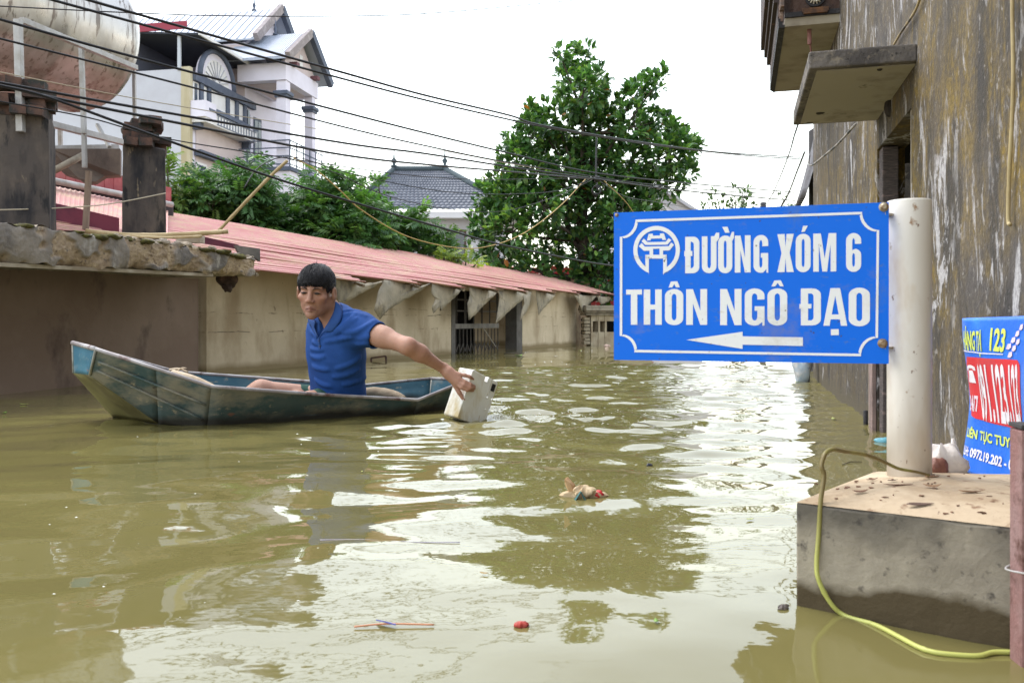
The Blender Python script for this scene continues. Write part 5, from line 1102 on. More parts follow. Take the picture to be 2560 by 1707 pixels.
tree('fruit_tree', 'bushy dark green tree below the white house balcony', [(520, 470, 40), (560, 450, 34), (620, 440, 34), (655, 445, 28), (500, 520, 46), (560, 510, 52), (620, 500, 52), (670, 500, 34), (480, 560, 40), (540, 570, 50), (600, 570, 54), (660, 560, 48), (640, 620, 40), (700, 600, 34), (560, 600, 40)], 14.0, 1.2, (590, 490), 590, 12, 'frond', 40, 4, .30, GL, [.26, .38, .10, .26], M_LEAF2, 0, .1, group=gl)
tree('fruit_tree', 'bright green tree left of the tiled roof, fullest of its row', [(720, 520, 36), (770, 480, 34), (820, 465, 36), (860, 470, 34), (700, 570, 40), (755, 545, 50), (820, 530, 56), (880, 530, 50), (920, 540, 40), (740, 605, 46), (810, 600, 56), (880, 600, 52), (940, 590, 44), (860, 640, 36), (780, 640, 36), (900, 640, 30)], 14.6, 1.2, (820, 500), 820, 13, 'frond', 40, 4, .31, GL, [.38, .27, .24, .11], M_LEAF2, 0, .11, group=gl)
tree('fruit_tree', 'feathery green tree in front of the tiled house wall', [(938, 455, 16), (915, 466, 20), (935, 505, 26), (1000, 575, 36), (1050, 540, 22), (1040, 575, 36), (985, 610, 44), (1055, 615, 42), (1100, 590, 28), (1000, 640, 34), (1085, 640, 34), (1120, 635, 26), (960, 560, 40)], 15.6, 1.0, (1010, 560), 1005, 14, 'frond', 40, 4, .30, GL, [.36, .3, .18, .16], M_LEAF2, 0, .08, group=gl)
tree('shrub', 'yellowish green shrub peeping over the red roof crest', [(1128, 642, 16), (1145, 648, 14), (1165, 655, 14), (1110, 640, 12), (1190, 660, 14)], 14.8, .4, (1135, 640), 1135, 15, 'frond', 34, 3, .25, [(.22, .30, .04), (.16, .24, .04)], [.6, .4], M_LEAF2, 0, .03, cat='shrub')
tree('distant_tree', 'thin airy treetop showing above the blue sign', [(1770, 505, 22), (1800, 490, 22), (1830, 482, 20), (1865, 478, 20), (1890, 495, 18), (1850, 505, 26), (1815, 515, 24), (1780, 525, 22), (1960, 500, 14), (1968, 520, 16), (1880, 520, 24), (1840, 530, 30), (1935, 525, 14), (1800, 545, 30), (1870, 560, 40)], 24, .8, (1840, 500), 1840, 16, 'leaf', 34, 4, .16, [(.06, .11, .035), (.09, .15, .05)], [.6, .4], M_LEAF2, 0, .06)
for k, (px, py, w, lb) in enumerate(((1395, 650, 0, 'x'),)):
    pass

# ------------------------------------------------------------------ overhead cables
M_CAB = pm('black_cable', (.012, .012, .016), (), .45); M_CABT = pm('tan_cord', (.52, .35, .13), (), .6); M_CABP = pm('pale_cord', (.42, .36, .26), (), .6)
def cable(pts, r, Ya, Yb, label, mat=M_CAB, tw=False):
    x0, x1 = pts[0][0], pts[-1][0]; L = 0; acc = [0]
    for a, b in zip(pts, pts[1:]): L += math.hypot(b[0] - a[0], b[1] - a[1]); acc.append(L)
    q = [P(x, y, 1 / lerp(1 / Ya, 1 / Yb, s / L)) for (x, y), s in zip(pts, acc)]; g = G(); pth = spl(q, 8)
    if tw:
        for ph in (0, math.pi):
            t2 = []
            for i in range(len(pth) * 6 - 5):
                f = i / 6; a = pth[int(f)]; b = pth[min(int(f) + 1, len(pth) - 1)]; t2.append(lerp(a, b, f - int(f)) + V((math.cos(i * 1.1 + ph), 0, math.sin(i * 1.1 + ph))) * r)
            g.tube(t2, r, 5)
    else: g.tube(pth, r, 6)
    return thing('overhead_cable', g, mat, label, 'cable', loc=tuple(q[0]), group='overhead cables', smooth=True)
cable([(180, -14), (219, 0), (400, 52), (840, 177), (1060, 238), (1271, 288), (1334, 309), (1485, 337), (1640, 361), (1800, 381), (2000, 394)], .0085, 4.6, 12.5, 'highest thick black cable, crossing in front of the portico roof')
cable([(90, -12), (129, 0), (400, 74), (840, 193), (1060, 250), (1271, 299), (1355, 317), (1485, 340), (1640, 364), (1850, 388), (2000, 398)], .0085, 4.6, 12.6, 'second highest black cable, joining the highest at the tree')
cable([(-40, 38), (0, 49), (335, 143), (860, 281), (1060, 332), (1271, 383), (1480, 431), (1717, 458), (1985, 481)], .0085, 4.5, 12.4, 'black cable crossing the tank just above its rail')
cable([(-40, 87), (0, 97), (446, 210), (860, 318), (1060, 364), (1246, 402), (1480, 441), (1640, 463), (1852, 481), (1985, 484)], .0065, 4.5, 12.4, 'thinner dark cable crossing the middle of the tank')
cable([(-40, 200), (0, 207), (330, 267), (860, 358), (1060, 384), (1271, 417), (1480, 446), (1711, 477), (1988, 502)], .0085, 4.5, 12.3, 'upper of two thick cables passing over the pillar tops')
cable([(-40, 204), (0, 212), (125, 243), (446, 308), (860, 388), (1102, 415), (1271, 429), (1480, 448)], .0095, 4.5, 10.2, 'lower of two thick cables passing over the pillar tops')
cable([(-30, 206), (0, 214), (125, 245), (384, 339), (670, 440), (860, 499), (1119, 574), (1246, 610), (1452, 652), (1560, 668), (1800, 700)], .0085, 4.5, 10.5, 'black cable falling steeply across the green trees')
cable([(-30, 14), (0, 16), (312, 32), (560, 40), (860, 41), (1100, 32), (1447, 0), (1560, -14)], .0040, 4.8, 9, 'thin single wire along the top of the sky')
cable([(-30, 249), (0, 254), (223, 295), (402, 344), (643, 384), (860, 417), (1039, 440), (1208, 449), (1355, 447), (1480, 446)], .0042, 4.5, 10.2, 'thin wire passing just under the two thick cables')
cable([(-30, 176), (0, 181), (335, 246), (625, 295), (860, 334), (1100, 376), (1300, 414), (1480, 440)], .0030, 4.5, 10.2, 'thin tan cord across the tank and house', M_CABP)
cable([(735, 396), (790, 425), (850, 476), (905, 526), (1018, 591), (1145, 620), (1229, 614), (1313, 581), (1397, 518), (1466, 446)], .0048, 6.5, 10.2, 'drooping orange cord hanging in a deep curve before the trees', M_CABT)
cable([(610, 470), (640, 425), (680, 400), (717, 393), (760, 398), (850, 427), (955, 452), (1102, 478), (1229, 486), (1355, 482), (1418, 471), (1480, 447)], .0048, 7.0, 10.2, 'slack dark wire from the bamboo tip to the tree bundle')
cable([(717, 396), (800, 420), (850, 437), (976, 492), (1145, 526), (1271, 526), (1397, 488), (1480, 450)], .0038, 6.5, 10.2, 'slackest thin grey wire below the bundle, over the tiled roof')
cable([(1492, 340), (1490, 400), (1491, 450), (1495, 478)], .010, 10.15, 10.1, 'black cable tie hanging vertically in front of the big tree')
cable([(1999, 300), (1986, 340), (1970, 393), (1935, 479), (1917, 509)], .0060, 9, 17.5, 'twisted pair of wires descending to the small bracket', M_CAB, True)
cable([(2012, 380), (1994, 426), (1972, 483), (1954, 516), (1930, 560)], .0060, 8.6, 12, 'twisted pair of wires nearest the corrugated lean-to', M_CAB, True)
cable([(1480, 440), (1560, 490), (1640, 505), (1720, 520), (1790, 540)], .0040, 10.2, 14, 'slack thin wire right of the bundle, across the pale gable')
cable([(1510, 452), (1560, 500), (1590, 540), (1620, 580)], .0035, 10.2, 10.4, 'short orange cord slanting down towards the blue sign corner', M_CABT)
cable([(-20, 527), (0, 525), (130, 521), (250, 513), (330, 500), (414, 483)], .0050, 5.6, 6.9, 'slack pale wire strung low across both dark pillars', M_CABP)
g = G(); c_ = P(1493, 448, 10.0); g.tube([c_ + V((.05 * math.cos(t), .01 * t, .05 * math.sin(t) - .12)) for t in np.linspace(0, 18, 60)], .006, 5); g.rock(c_ + V((0, 0, .0)), (.05, .03, .035), 3, .3, 10, 7)
thing('cable_coil', g, M_CAB, 'small coil of black wire hanging below the cable bundle', 'cable', smooth=True)
# ------------------------------------------------------------------ sheet metal boat
def boat_mat(name, c1, c2, mud, mudlo):
    m, nt, b = nodes(name); c = mixc(nt, maprange(nt, noise(nt, 7, 5, .65), .38, .64), c1, c2)
    c = mixc(nt, math_(nt, 'MULTIPLY', maprange(nt, noise(nt, 3.2, 6, .68, (1, 1, 2.2), 5.), mudlo, mudlo + .14), .85), c, mud)
    c = mixc(nt, maprange(nt, noise(nt, 17, 6, .7, (1, 1, 1.6), 2.), .60, .68), c, (mud[0] * 1.25, mud[1] * 1.2, mud[2] * 1.1))
    c = mixc(nt, maprange(nt, noise(nt, 12, 6, .7, (1, 1, 1.5), 8.), .63, .69), c, (.028, .030, .030))
    c = mixc(nt, maprange(nt, noise(nt, 9, 4, .6, (1, 1, 3), 15.), .68, .73), c, (.21, .105, .075))
    wet = zmask(nt, .015, .05, .012, 7.); c = mixc(nt, wet, (.030, .028, .024), c)
    nt.links.new(c, b.inputs['Base Color']); b.inputs['Roughness'].default_value = .62; b.inputs['Metallic'].default_value = .1
    bn = nt.nodes.new('ShaderNodeBump'); bn.inputs['Strength'].default_value = .35; bn.inputs['Distance'].default_value = .006
    nt.links.new(noise(nt, 20, 5, .6), bn.inputs['Height']); nt.links.new(bn.outputs[0], b.inputs['Normal']); return m
M_HULL = boat_mat('hull_paint', (.040, .078, .080), (.072, .098, .092), (.235, .21, .155), .46); M_BLUE = boat_mat('bow_blue', (.030, .13, .20), (.055, .17, .23), (.27, .29, .27), .52); M_INS = boat_mat('inner_blue', (.028, .095, .135), (.05, .12, .155), (.20, .20, .18), .56)
boat = empty('metal_boat', 'small dented blue grey sheet metal boat carrying the man', 'boat', (-1.1, 4.15, 0))
B1, B2 = V((-1.783, 3.594, .347)), V((-2.02, 3.864, .365)); K1, K2 = V((-1.31, 3.66, .18)), V((-.472, 4.2, .07)); K1f, K2f = V((-1.715, 4.29, .205)), V((-.85, 4.79, .098))
S1, S1f = V((-.235, 4.50, .150)), V((-.474, 4.94, .127))
C1, C1f = V((-1.837, 3.65, .232)), V((-2.01, 3.85, .228)); Dm, Dmf = V((-1.59, 3.78, .005)), V((-1.95, 4.10, .0)); D1, D1f = V((-1.38, 3.79, -.05)), V((-1.66, 4.2, -.05)); E1, E1f = V((-.515, 4.285, -.05)), V((-.88, 4.71, -.05)); Z1, Z1f = V((-.27, 4.53, .0)), V((-.48, 4.88, .0))
Bm, Bmf = lerp(B1, K1, .52), lerp(B2, K1f, .52)
rb = random.Random(2)
def hull(name, quads, mat, n=10, dent=.006, solid=.004):
    g = G()
    for (a, b, c, d) in quads:
        nn = (b - a).cross(d - a).normalized(); ph = rb.uniform(0, 6)
        g.grid(n, n, lambda u, v: lerp(lerp(a, b, u), lerp(d, c, u), v) + nn * dent * math.sin(math.pi * u) * math.sin(math.pi * v) * (math.sin(u * 9 + ph) + .6 * math.sin(v * 11 + ph * 2)))
    return part(name, g, mat, boat, smooth=True, solid=solid)
hull('side_panel', [(C1, Dm, Bm, B1), (Dm, D1, K1, Bm)], M_HULL); hull('side_panel', [(D1, E1, K2, K1)], M_HULL, 16, .005); hull('side_panel', [(E1, Z1, S1, K2)], M_HULL)
hull('side_panel', [(C1f, Dmf, Bmf, B2), (Dmf, D1f, K1f, Bmf)], M_INS); hull('side_panel', [(D1f, E1f, K2f, K1f)], M_INS, 16, .005); hull('side_panel', [(E1f, Z1f, S1f, K2f)], M_INS)
hull('bow_transom', [(C1f, C1, B1, B2)], M_BLUE, 8, .003); hull('stern_transom', [(Z1, Z1f, S1f, S1)], M_INS, 8, .003)
hull('bottom_panel', [(C1f, Dmf, Dm, C1)], pm('bow_underside', (.165, .15, .055), [((.10, .085, .035), 5, .42, .65), ((.24, .22, .11), 9, .58, .72)], .6), 10, .004); hull('bottom_panel', [(Dmf, D1f, D1, Dm), (D1f, E1f, E1, D1), (E1f, Z1f, Z1, E1)], M_HULL, 8, 0)
fz = lambda p, z=.022: V((p.x, p.y, z))
def inset(p, c, k=.07): return lerp(p, c, k)
bc = V((-1.1, 4.2, 0)); g = G(); fl = [lerp(Dm, B1, .06), lerp(D1, K1, .31), lerp(E1, K2, .6), lerp(Z1, S1, .2), lerp(Z1f, S1f, .2), lerp(E1f, K2f, .5), lerp(D1f, K1f, .29), lerp(Dmf, B2, .06)]
g.prism([fz(inset(p, bc, .03), .018) for p in fl], (0, 0, .006)); part('floor_boards', g, M_INS, boat)
g = G(); rim = [B1, Bm, K1, lerp(K1, K2, .5) - up * .004, K2, S1]; g.tube(rim, .0085, 8); part('gunwale', g, pm('rim_metal', (.27, .24, .24), [((.40, .38, .38), 9, .45, .6), ((.13, .075, .07), 12, .55, .66)], .5, (), .3), boat, smooth=True)
g = G(); g.tube([B2, Bmf, K1f, K2f, S1f], .0085, 8); part('gunwale', g, MATS['rim_metal'], boat, smooth=True)
g = G(); g.tube([B1, B2], .011, 8); part('gunwale', g, MATS['rim_metal'], boat, smooth=True); g = G(); g.tube([S1, S1f], .0085, 8); part('gunwale', g, MATS['rim_metal'], boat, smooth=True)
for a, b in ((C1, B1), (C1f, B2), (Z1f, S1f)):
    g = G(); o_ = V((.004, -.004, 0)) if a in (C1, D1) else V((.003, -.006, 0)); g.tube([a + o_, b + o_], .006, 6); part('seam', g, pm('seam_pale', (.36, .35, .30), [((.2, .2, .18), 20, .4, .6)], .7), boat, smooth=True)
for t in (.30, .62):
    g = G(); q = [lerp(Dm, B1, 0) , ]; a, b = lerp(lerp(C1, B1, t), lerp(D1, K1, t), .05), lerp(lerp(C1, B1, t), lerp(D1, K1, t), .97); nn = V((.13, -.99, -.35)).normalized(); g.tube([lerp(a, b, i / 10) + nn * (.006 - .0 * i) for i in range(11)], .006, 6); part('pressed_rib', g, M_HULL, boat, smooth=True)
# things lying in the boat
g = G(); q = [P(905, 985, 4.45), P(940, 983, 4.45), P(985, 990, 4.42), P(1012, 1000, 4.38)]; g.tube(spl(q, 5), [.030, .034, .033, .034, .035, .034, .033, .034, .033, .032, .030, .028, .026, .024, .022, .018], 10)
thing('driftwood_log', g, pm('driftwood', (.36, .285, .20), [((.25, .19, .13), 10, .4, .62, (1, 1, 1)), ((.5, .42, .33), 14, .6, .72)], .9, [(25, .6)]), 'pale driftwood log lying in the boat behind the man', 'log', smooth=True)
g = G()
for k, (a, b, r) in enumerate(((P(432, 935, 4.02), P(545, 972, 3.92), .022), (P(425, 925, 4.08), P(470, 930, 4.05), .008), (P(440, 932, 4.06), P(466, 920, 4.02), .005), (P(430, 930, 4.05), P(462, 940, 4.0), .006))): g.tube(spl([a, lerp(a, b, .5) + up * .01, b], 5), [r * (1 - .05 * i) for i in range(11)], 8)
thing('bundle_of_sticks', g, pm('peeled_stick', (.56, .44, .31), [((.4, .3, .2), 12, .4, .65)], .8), 'pale peeled sticks lying against the rim near the bow', 'sticks', smooth=True)

# ------------------------------------------------------------------ foam block used as a paddle
fa, fbk = P(1147, 919, 4.02), P(1117, 1010, 3.985); fr = P(1182, 927, 3.945); fw = P(1237, 964, 4.09)
e1, e2, e3 = fbk - fa, fr - fa, fw - fr
e2 = e2 - e1 * (e2.dot(e1) / e1.length_squared); e3 = e3 - e1 * (e3.dot(e1) / e1.length_squared); e3 = e3 - e2 * (.6 * e3.dot(e2) / e2.length_squared)
foam = empty('foam_block', 'stained white foam box lid the man paddles with', 'foam block', fa + e1 + V((0, 0, -.03)))
M_FOAM = pm('foam_white', (.78, .77, .73), [((.70, .66, .56), 7, .5, .72), ((.50, .40, .22), 6, .52, .66, (1, 1, .4), 7), ((.42, .27, .12), 12, .64, .74, (1, 1, .4), 3)], .8, [(120, .25)])
def fpt(a, b, c): return fa + e1 * a + e2 * b + e3 * c
def fprism(poly, b0, b1): return G().prism([fpt(a, b0, c) for a, c in poly], e2 * (b1 - b0))
outl = [(-.0, 0), (-.02, .05), (.0, .44), (.0, .5), (.13, .5), (.13, .60), (-.02, .62), (.0, .70), (.02, .98), (.05, 1.0), (1.25, 1.0), (1.28, .97), (1.28, .03), (1.25, 0)]
part('foam_body', fprism(outl, 0, 1), M_FOAM, foam, bevel=.006)
part('rim_groove', fprism([(.02, .73), (.5, .73), (.5, .75), (.02, .75)], 1.002, 1.012), pm('foam_line', (.6, .57, .5)), foam)
g = G(); g.prism([fpt(a, 1.006, c) for a, c in ((.10, .80), (.30, .80), (.30, .93), (.10, .93))], e2 * .02); part('printed_label', g, pm('label_black', (.012, .012, .014)), foam)
# ------------------------------------------------------------------ the man: bodies from distance fields, meshed with surface nets
def A3(v): return np.array((v[0], v[1], v[2]), float)
def cap(p, a, b, r1, r2):
    a, b = A3(a), A3(b); ba = b - a; t = np.clip(((p - a) @ ba) / (ba @ ba), 0, 1); return np.linalg.norm(p - a - t[:, None] * ba, axis=1) - (r1 + (r2 - r1) * t)
def ell(p, c, r):
    q = p - A3(c); r = A3(r); k0 = np.linalg.norm(q / r, axis=1); k1 = np.linalg.norm(q / r ** 2, axis=1) + 1e-9; return k0 * (k0 - 1) / k1
def smin(a, b, k): h = np.clip(.5 + .5 * (b - a) / k, 0, 1); return b * (1 - h) + a * h - k * h * (1 - h)
def smax(a, b, k): return -smin(-a, -b, k)
def surfnet(f, lo, hi, h):
    lo, hi = A3(lo), A3(hi); B = 8; nb = np.ceil((hi - lo) / (h * B)).astype(int); n = nb * B
    ci = np.stack(np.meshgrid(*[np.arange(k) for k in nb], indexing='ij'), -1).reshape(-1, 3); cc = lo + (ci * B + B / 2 - .5) * h
    dc = f(cc); act = np.abs(dc) < B * h * 1.25; D = np.repeat(np.repeat(np.repeat(dc.reshape(nb).astype(np.float32), B, 0), B, 1), B, 2)
    off = np.stack(np.meshgrid(*[np.arange(B)] * 3, indexing='ij'), -1).reshape(-1, 3); ai = ci[act]
    for s in range(0, len(ai), 400):
        idx = (ai[s:s + 400, None] * B + off[None]).reshape(-1, 3); D[idx[:, 0], idx[:, 1], idx[:, 2]] = f(lo + idx * h)
    S = D < 0; c8_ = [S[i:n[0] - 1 + i, j:n[1] - 1 + j, k:n[2] - 1 + k] for i in (0, 1) for j in (0, 1) for k in (0, 1)]
    anyi = c8_[0].copy(); alli = c8_[0].copy()
    for q in c8_[1:]: anyi |= q; alli &= q
    cell = np.argwhere(anyi & ~alli); vid = np.full(anyi.shape, -1, np.int32); vid[tuple(cell.T)] = np.arange(len(cell))
    acc = np.zeros((len(cell), 3)); cnt = np.zeros(len(cell)); cor = [(i, j, k) for i in (0, 1) for j in (0, 1) for k in (0, 1)]
    val = {q: D[cell[:, 0] + q[0], cell[:, 1] + q[1], cell[:, 2] + q[2]] for q in cor}
    for a in cor:
        for ax in range(3):
            if a[ax] == 0:
                b = list(a); b[ax] = 1; b = tuple(b); va, vb = val[a], val[b]; m = (va < 0) != (vb < 0); t = np.where(m, va / np.where(m, va - vb, 1), 0)
                p = np.tile(np.array(a, float), (len(cell), 1)); p[:, ax] += t; acc[m] += p[m]; cnt[m] += 1
    v = lo + (cell + acc / cnt[:, None]) * h; Q = []
    for ax in range(3):
        o1, o2 = [(1, 2), (2, 0), (0, 1)][ax]; sl = [slice(1, n[k] - 1) for k in range(3)]; sl2 = list(sl); sl[ax] = slice(0, n[ax] - 1); sl2[ax] = slice(1, n[ax])
        a, b = S[tuple(sl)], S[tuple(sl2)]; e = np.argwhere(a != b); base = e + 1; base[:, ax] -= 1; flip = a[tuple(e.T)]
        def at(d1, d2):
            q = base.copy(); q[:, o1] -= d1; q[:, o2] -= d2; return vid[tuple(q.T)]
        q = np.stack([at(1, 1), at(0, 1), at(0, 0), at(1, 0)], 1); q[~flip] = q[~flip][:, ::-1]; Q.append(q)
    Q = np.concatenate(Q); Q = Q[(Q >= 0).all(1)]; return v, Q
# frames
hd_c = P(790, 731, 3.99); yaw, pit = math.radians(4), math.radians(9); HS = 1.0
hf = V((-math.sin(yaw) * math.cos(pit), -math.cos(yaw) * math.cos(pit), -math.sin(pit))); hr = V((0, 0, 1)).cross(hf).normalized(); hu = hf.cross(hr)
roll = math.radians(-3); hr, hu = hr * math.cos(roll) + hu * math.sin(roll), hu * math.cos(roll) - hr * math.sin(roll)
HM = np.array([A3(hr), A3(hf), A3(hu)])
def hloc(p): return (p - A3(hd_c)) @ HM.T / HS
def hw(x, y, z): return hd_c + (hr * x + hf * y + hu * z) * HS
def head_sdf(q):
    ax = np.abs(q[:, 0]); m = np.stack([ax, q[:, 1], q[:, 2]], 1)
    d = ell(q, (0, -.018, .045), (.074, .094, .082))
    d = smin(d, ell(q, (0, .028, -.028), (.062, .064, .082)), .03)
    d = smin(d, cap(m, (.044, .004, -.058), (.0, .062, -.094), .026, .026), .022)
    d = smin(d, ell(q, (0, .074, -.096), (.022, .020, .018)), .016)
    d = smin(d, ell(m, (.044, .056, -.016), (.024, .022, .018)), .016)
    d = smin(d, cap(m, (0, .082, .030), (.042, .070, .032), .013, .011), .014)
    d = smax(d, -ell(m, (.031, .100, .008), (.019, .018, .011)), .012)
    d = smin(d, ell(m, (.031, .075, .0065), (.0165, .012, .0095)), .004)           # lids over the eyes
    d = smin(d, cap(q, (0, .086, .022), (0, .106, -.024), .0085, .0125), .010)
    d = smin(d, ell(m, (.0135, .097, -.031), (.0095, .012, .0085)), .006)
    d = smax(d, -ell(m, (.007, .102, -.043), (.0045, .008, .004)), .004)
    d = smin(d, cap(m, (0, .094, -.0605), (.027, .075, -.068), .0075, .0045), .008)
    d = smin(d, cap(m, (0, .092, -.073), (.024, .077, -.074), .0085, .0045), .007)
    d = smax(d, -cap(m, (0, .102, -.0665), (.025, .082, -.0705), .0022, .0018), .003)
    d = smax(d, -cap(m, (.020, .098, -.036), (.034, .080, -.066), .0025, .002), .010)      # folds beside the mouth
    e = ell(m, (.086, -.008, -.004), (.0115, .021, .034)); e = smax(e, -ell(m, (.098, .001, .0), (.008, .012, .020)), .006)
    return smin(d, e, .008)
# body landmarks
c0, c2 = V((P(852, 900, 4.24).x, 4.24, .02)), P(838, 774, 4.07)
face_d = V((-.72, -.69, 0)).normalized(); lat = V((-face_d.y, face_d.x, 0)); lat = lat if lat.x > 0 else -lat
ax_ = (c2 - c0); TL = ax_.length; ax_.normalize(); dep = (face_d - ax_ * face_d.dot(ax_)).normalized(); lat2 = ax_.cross(dep).normalized(); lat2 = lat2 if lat2.x > 0 else -lat2
LSH, RSH = P(902, 822, 3.99), P(806, 826, 4.24); ELB, WRI = P(1021, 866, 3.83), P(1108, 921, 3.945)
def torso(p, inf):
    q = p - A3(c0); t = (q @ A3(ax_)) / TL; a = q @ A3(lat2); b = q @ A3(dep)
    w = np.interp(t, [-.15, 0, .3, .6, .8, .92, 1.02], [.15, .168, .160, .178, .178, .15, .075]) + inf; e = np.interp(t, [-.15, 0, .3, .6, .8, .92, 1.02], [.11, .122, .118, .124, .112, .088, .058]) + inf
    b = b - np.interp(t, [0, .3, .6, 1], [.0, .012, .010, -.01])
    k = (np.abs(a / w) ** 2.3 + np.abs(b / e) ** 2.3) ** (1 / 2.3); d = (k - 1) * np.minimum(w, e) * .9
    return smax(d, smax(-(t + .12) * TL, (t - 1.0) * TL - inf, .02), .05)
NB, NT = P(836, 792, 4.08), P(812, 762, 4.03)
def ph(x, y, Y): return P(1060 + x / 7.842, 880 + y / 7.842, Y)
# hand: wrist -> knuckles -> fingers curling over the ridge of the block, thumb laid down its face
FING = [([(700, 445), (800, 455), (890, 480), (968, 535)], [3.925, 3.925, 3.928, 3.962], .0082), ([(690, 525), (800, 585), (905, 635), (985, 672)], [3.918, 3.912, 3.916, 3.955], .0092),
        ([(650, 575), (780, 645), (900, 700), (985, 705)], [3.915, 3.905, 3.910, 3.95], .0094), ([(620, 610), (730, 695), (850, 740), (955, 752)], [3.918, 3.905, 3.910, 3.945], .0092)]
THUMB = ([(540, 540), (620, 670), (690, 790), (775, 925)], [3.935, 3.93, 3.925, 3.928], .0108)
def hand_sdf(p):
    W = ph(400, 320, 3.945); d = cap(p, W, ph(470, 390, 3.94), .024, .027); fl = []
    for pts, Ys, r in FING + [THUMB]:
        j = [ph(x, y, Y) for (x, y), Y in zip(pts, Ys)]; fd = cap(p, j[0], j[1], r * 1.12, r * 1.04)
        fd = smin(fd, cap(p, j[1], j[2], r * 1.06, r), .004); fd = smin(fd, cap(p, j[2], j[3], r * 1.0, r * .80), .004)
        fl.append((fd, j, r))
    palm = d
    for (fd, j, r) in fl[:4]: palm = smin(palm, cap(p, ph(480, 400, 3.938), j[0], .021, r * 1.25), .014)
    palm = smin(palm, cap(p, ph(470, 430, 3.942), fl[4][1][0], .022, .016), .014)
    for k, (fd, j, r) in enumerate(fl): palm = smin(palm, fd, .005)
    return palm
def body_sdf(p):
    d = torso(p, -.026)
    d = smin(d, cap(p, NB, NT, .062, .055), .03)
    d = smin(d, cap(p, NB - ax_ * .02, LSH, .055, .062), .04); d = smin(d, cap(p, NB - ax_ * .02, RSH, .055, .06), .04)
    ar = cap(p, LSH, lerp(LSH, ELB, .5), .058, .047); ar = smin(ar, cap(p, lerp(LSH, ELB, .45), ELB, .046, .037), .03)
    fm = lerp(ELB, WRI, .32) + V((0, -.004, .003)); ar = smin(ar, cap(p, ELB, fm, .0360, .0365), .03); ar = smin(ar, cap(p, fm, WRI, .036, .0225), .03)
    ar = smin(ar, hand_sdf(p), .016); d = smin(d, ar, .03)
    re_, rw = P(828, 925, 4.44), P(800, 985, 4.42); d = smin(d, smin(cap(p, RSH, re_, .056, .04), cap(p, re_, rw, .04, .026), .02), .03); d = smin(d, cap(p, rw, P(786, 996, 4.40), .03, .024), .015)
    hl_, hr_ = V((c0.x + .02, 4.17, .075)), V((c0.x - .06, 4.34, .055))
    kl, kr = P(776, 1006, 4.06), P(652, 976, 4.20); fl_, frt = V((-1.08, 4.22, .075)), V((-1.40, 4.13, .050))
    lg = smin(cap(p, hl_, kl, .082, .052), cap(p, kl, fl_, .05, .036), .03); lg2 = smin(cap(p, hr_, kr, .066, .050), cap(p, kr, frt, .05, .034), .03)
    lg = smin(lg, cap(p, fl_, fl_ + V((-.14, .04, -.015)), .034, .024), .02); lg2 = smin(lg2, cap(p, frt, frt + V((-.1, .01, .05)), .034, .024), .02)
    d = smin(d, smin(lg, lg2, .02), .05)
    return smin(d, head_sdf(hloc(p)) * HS, .02)
bv, bq = surfnet(body_sdf, (-1.66, 3.76, .015), (-.14, 4.56, .78), .0036)
ql = hloc(bv); axq = np.abs(ql[:, 0]); skin = np.tile(np.array([.40, .215, .147]), (len(bv), 1)); inh = (np.linalg.norm(ql, axis=1) < .16)
def blend(mask, col): 
    global skin
    mask = np.clip(mask, 0, 1)[:, None]; skin = skin * (1 - mask) + np.array(col) * mask
face_k = inh & (ql[:, 1] > .03)
blend(inh * .3, (.315, .155, .105)); lip = np.exp(-((axq / .023) ** 4)) * np.exp(-(((ql[:, 2] + .067 + axq * .08) / .0115) ** 4)) * (ql[:, 1] > .07) * inh; blend(lip * .75, (.27, .105, .085))
stub = np.exp(-((axq / .045) ** 4)) * np.exp(-(((ql[:, 2] + .075) / .03) ** 4)) * (ql[:, 1] > .05) * inh; blend(stub * .22, (.19, .11, .085))
flush = np.exp(-(((axq - .045) / .02) ** 2 + ((ql[:, 2] + .025) / .02) ** 2)) * face_k; blend(flush * .4, (.42, .17, .115)); blend(np.exp(-((axq / .014) ** 2 + ((ql[:, 2] + .03) / .014) ** 2)) * face_k * .35, (.43, .18, .13))
blend((bv[:, 0] > ELB.x) * .25 * (bv[:, 2] > .05), (.41, .195, .13)); blend(np.exp(-np.linalg.norm(bv - A3(ELB), axis=1) / .05) * .3, (.33, .14, .09))
for pts, Ys, r in FING + [THUMB]:
    tip = ph(*pts[3], Ys[3]); blend(np.exp(-(np.linalg.norm(bv - A3(tip), axis=1) / .011) ** 2) * .45, (.50, .25, .18))
def skin_mat():
    m, nt, b = nodes('skin'); at = nt.nodes.new('ShaderNodeVertexColor'); at.layer_name = 'Col'
    c = mixc(nt, maprange(nt, noise(nt, 60, 3), .35, .7, 0, .3), at.outputs[0], (.30, .13, .085)); nt.links.new(c, b.inputs['Base Color'])
    b.inputs['Roughness'].default_value = .58; b.inputs['Subsurface Weight'].default_value = .10; b.inputs['Subsurface Radius'].default_value = (.012, .004, .002); b.inputs['Specular IOR Level'].default_value = .45
    bn = nt.nodes.new('ShaderNodeBump'); bn.inputs['Strength'].default_value = .12; bn.inputs['Distance'].default_value = .003; nt.links.new(noise(nt, 130, 3), bn.inputs['Height']); nt.links.new(bn.outputs[0], b.inputs['Normal']); return m
ploc = V((c0.x, c0.y, .024)); person = putmesh('person', np_mesh('person', bv - A3(ploc), bq, skin_mat(), True, skin)); person.location = ploc; ROOT[person.name] = ploc
tagit(person, 'dark haired man in a blue polo shirt sitting in the boat', 'person')
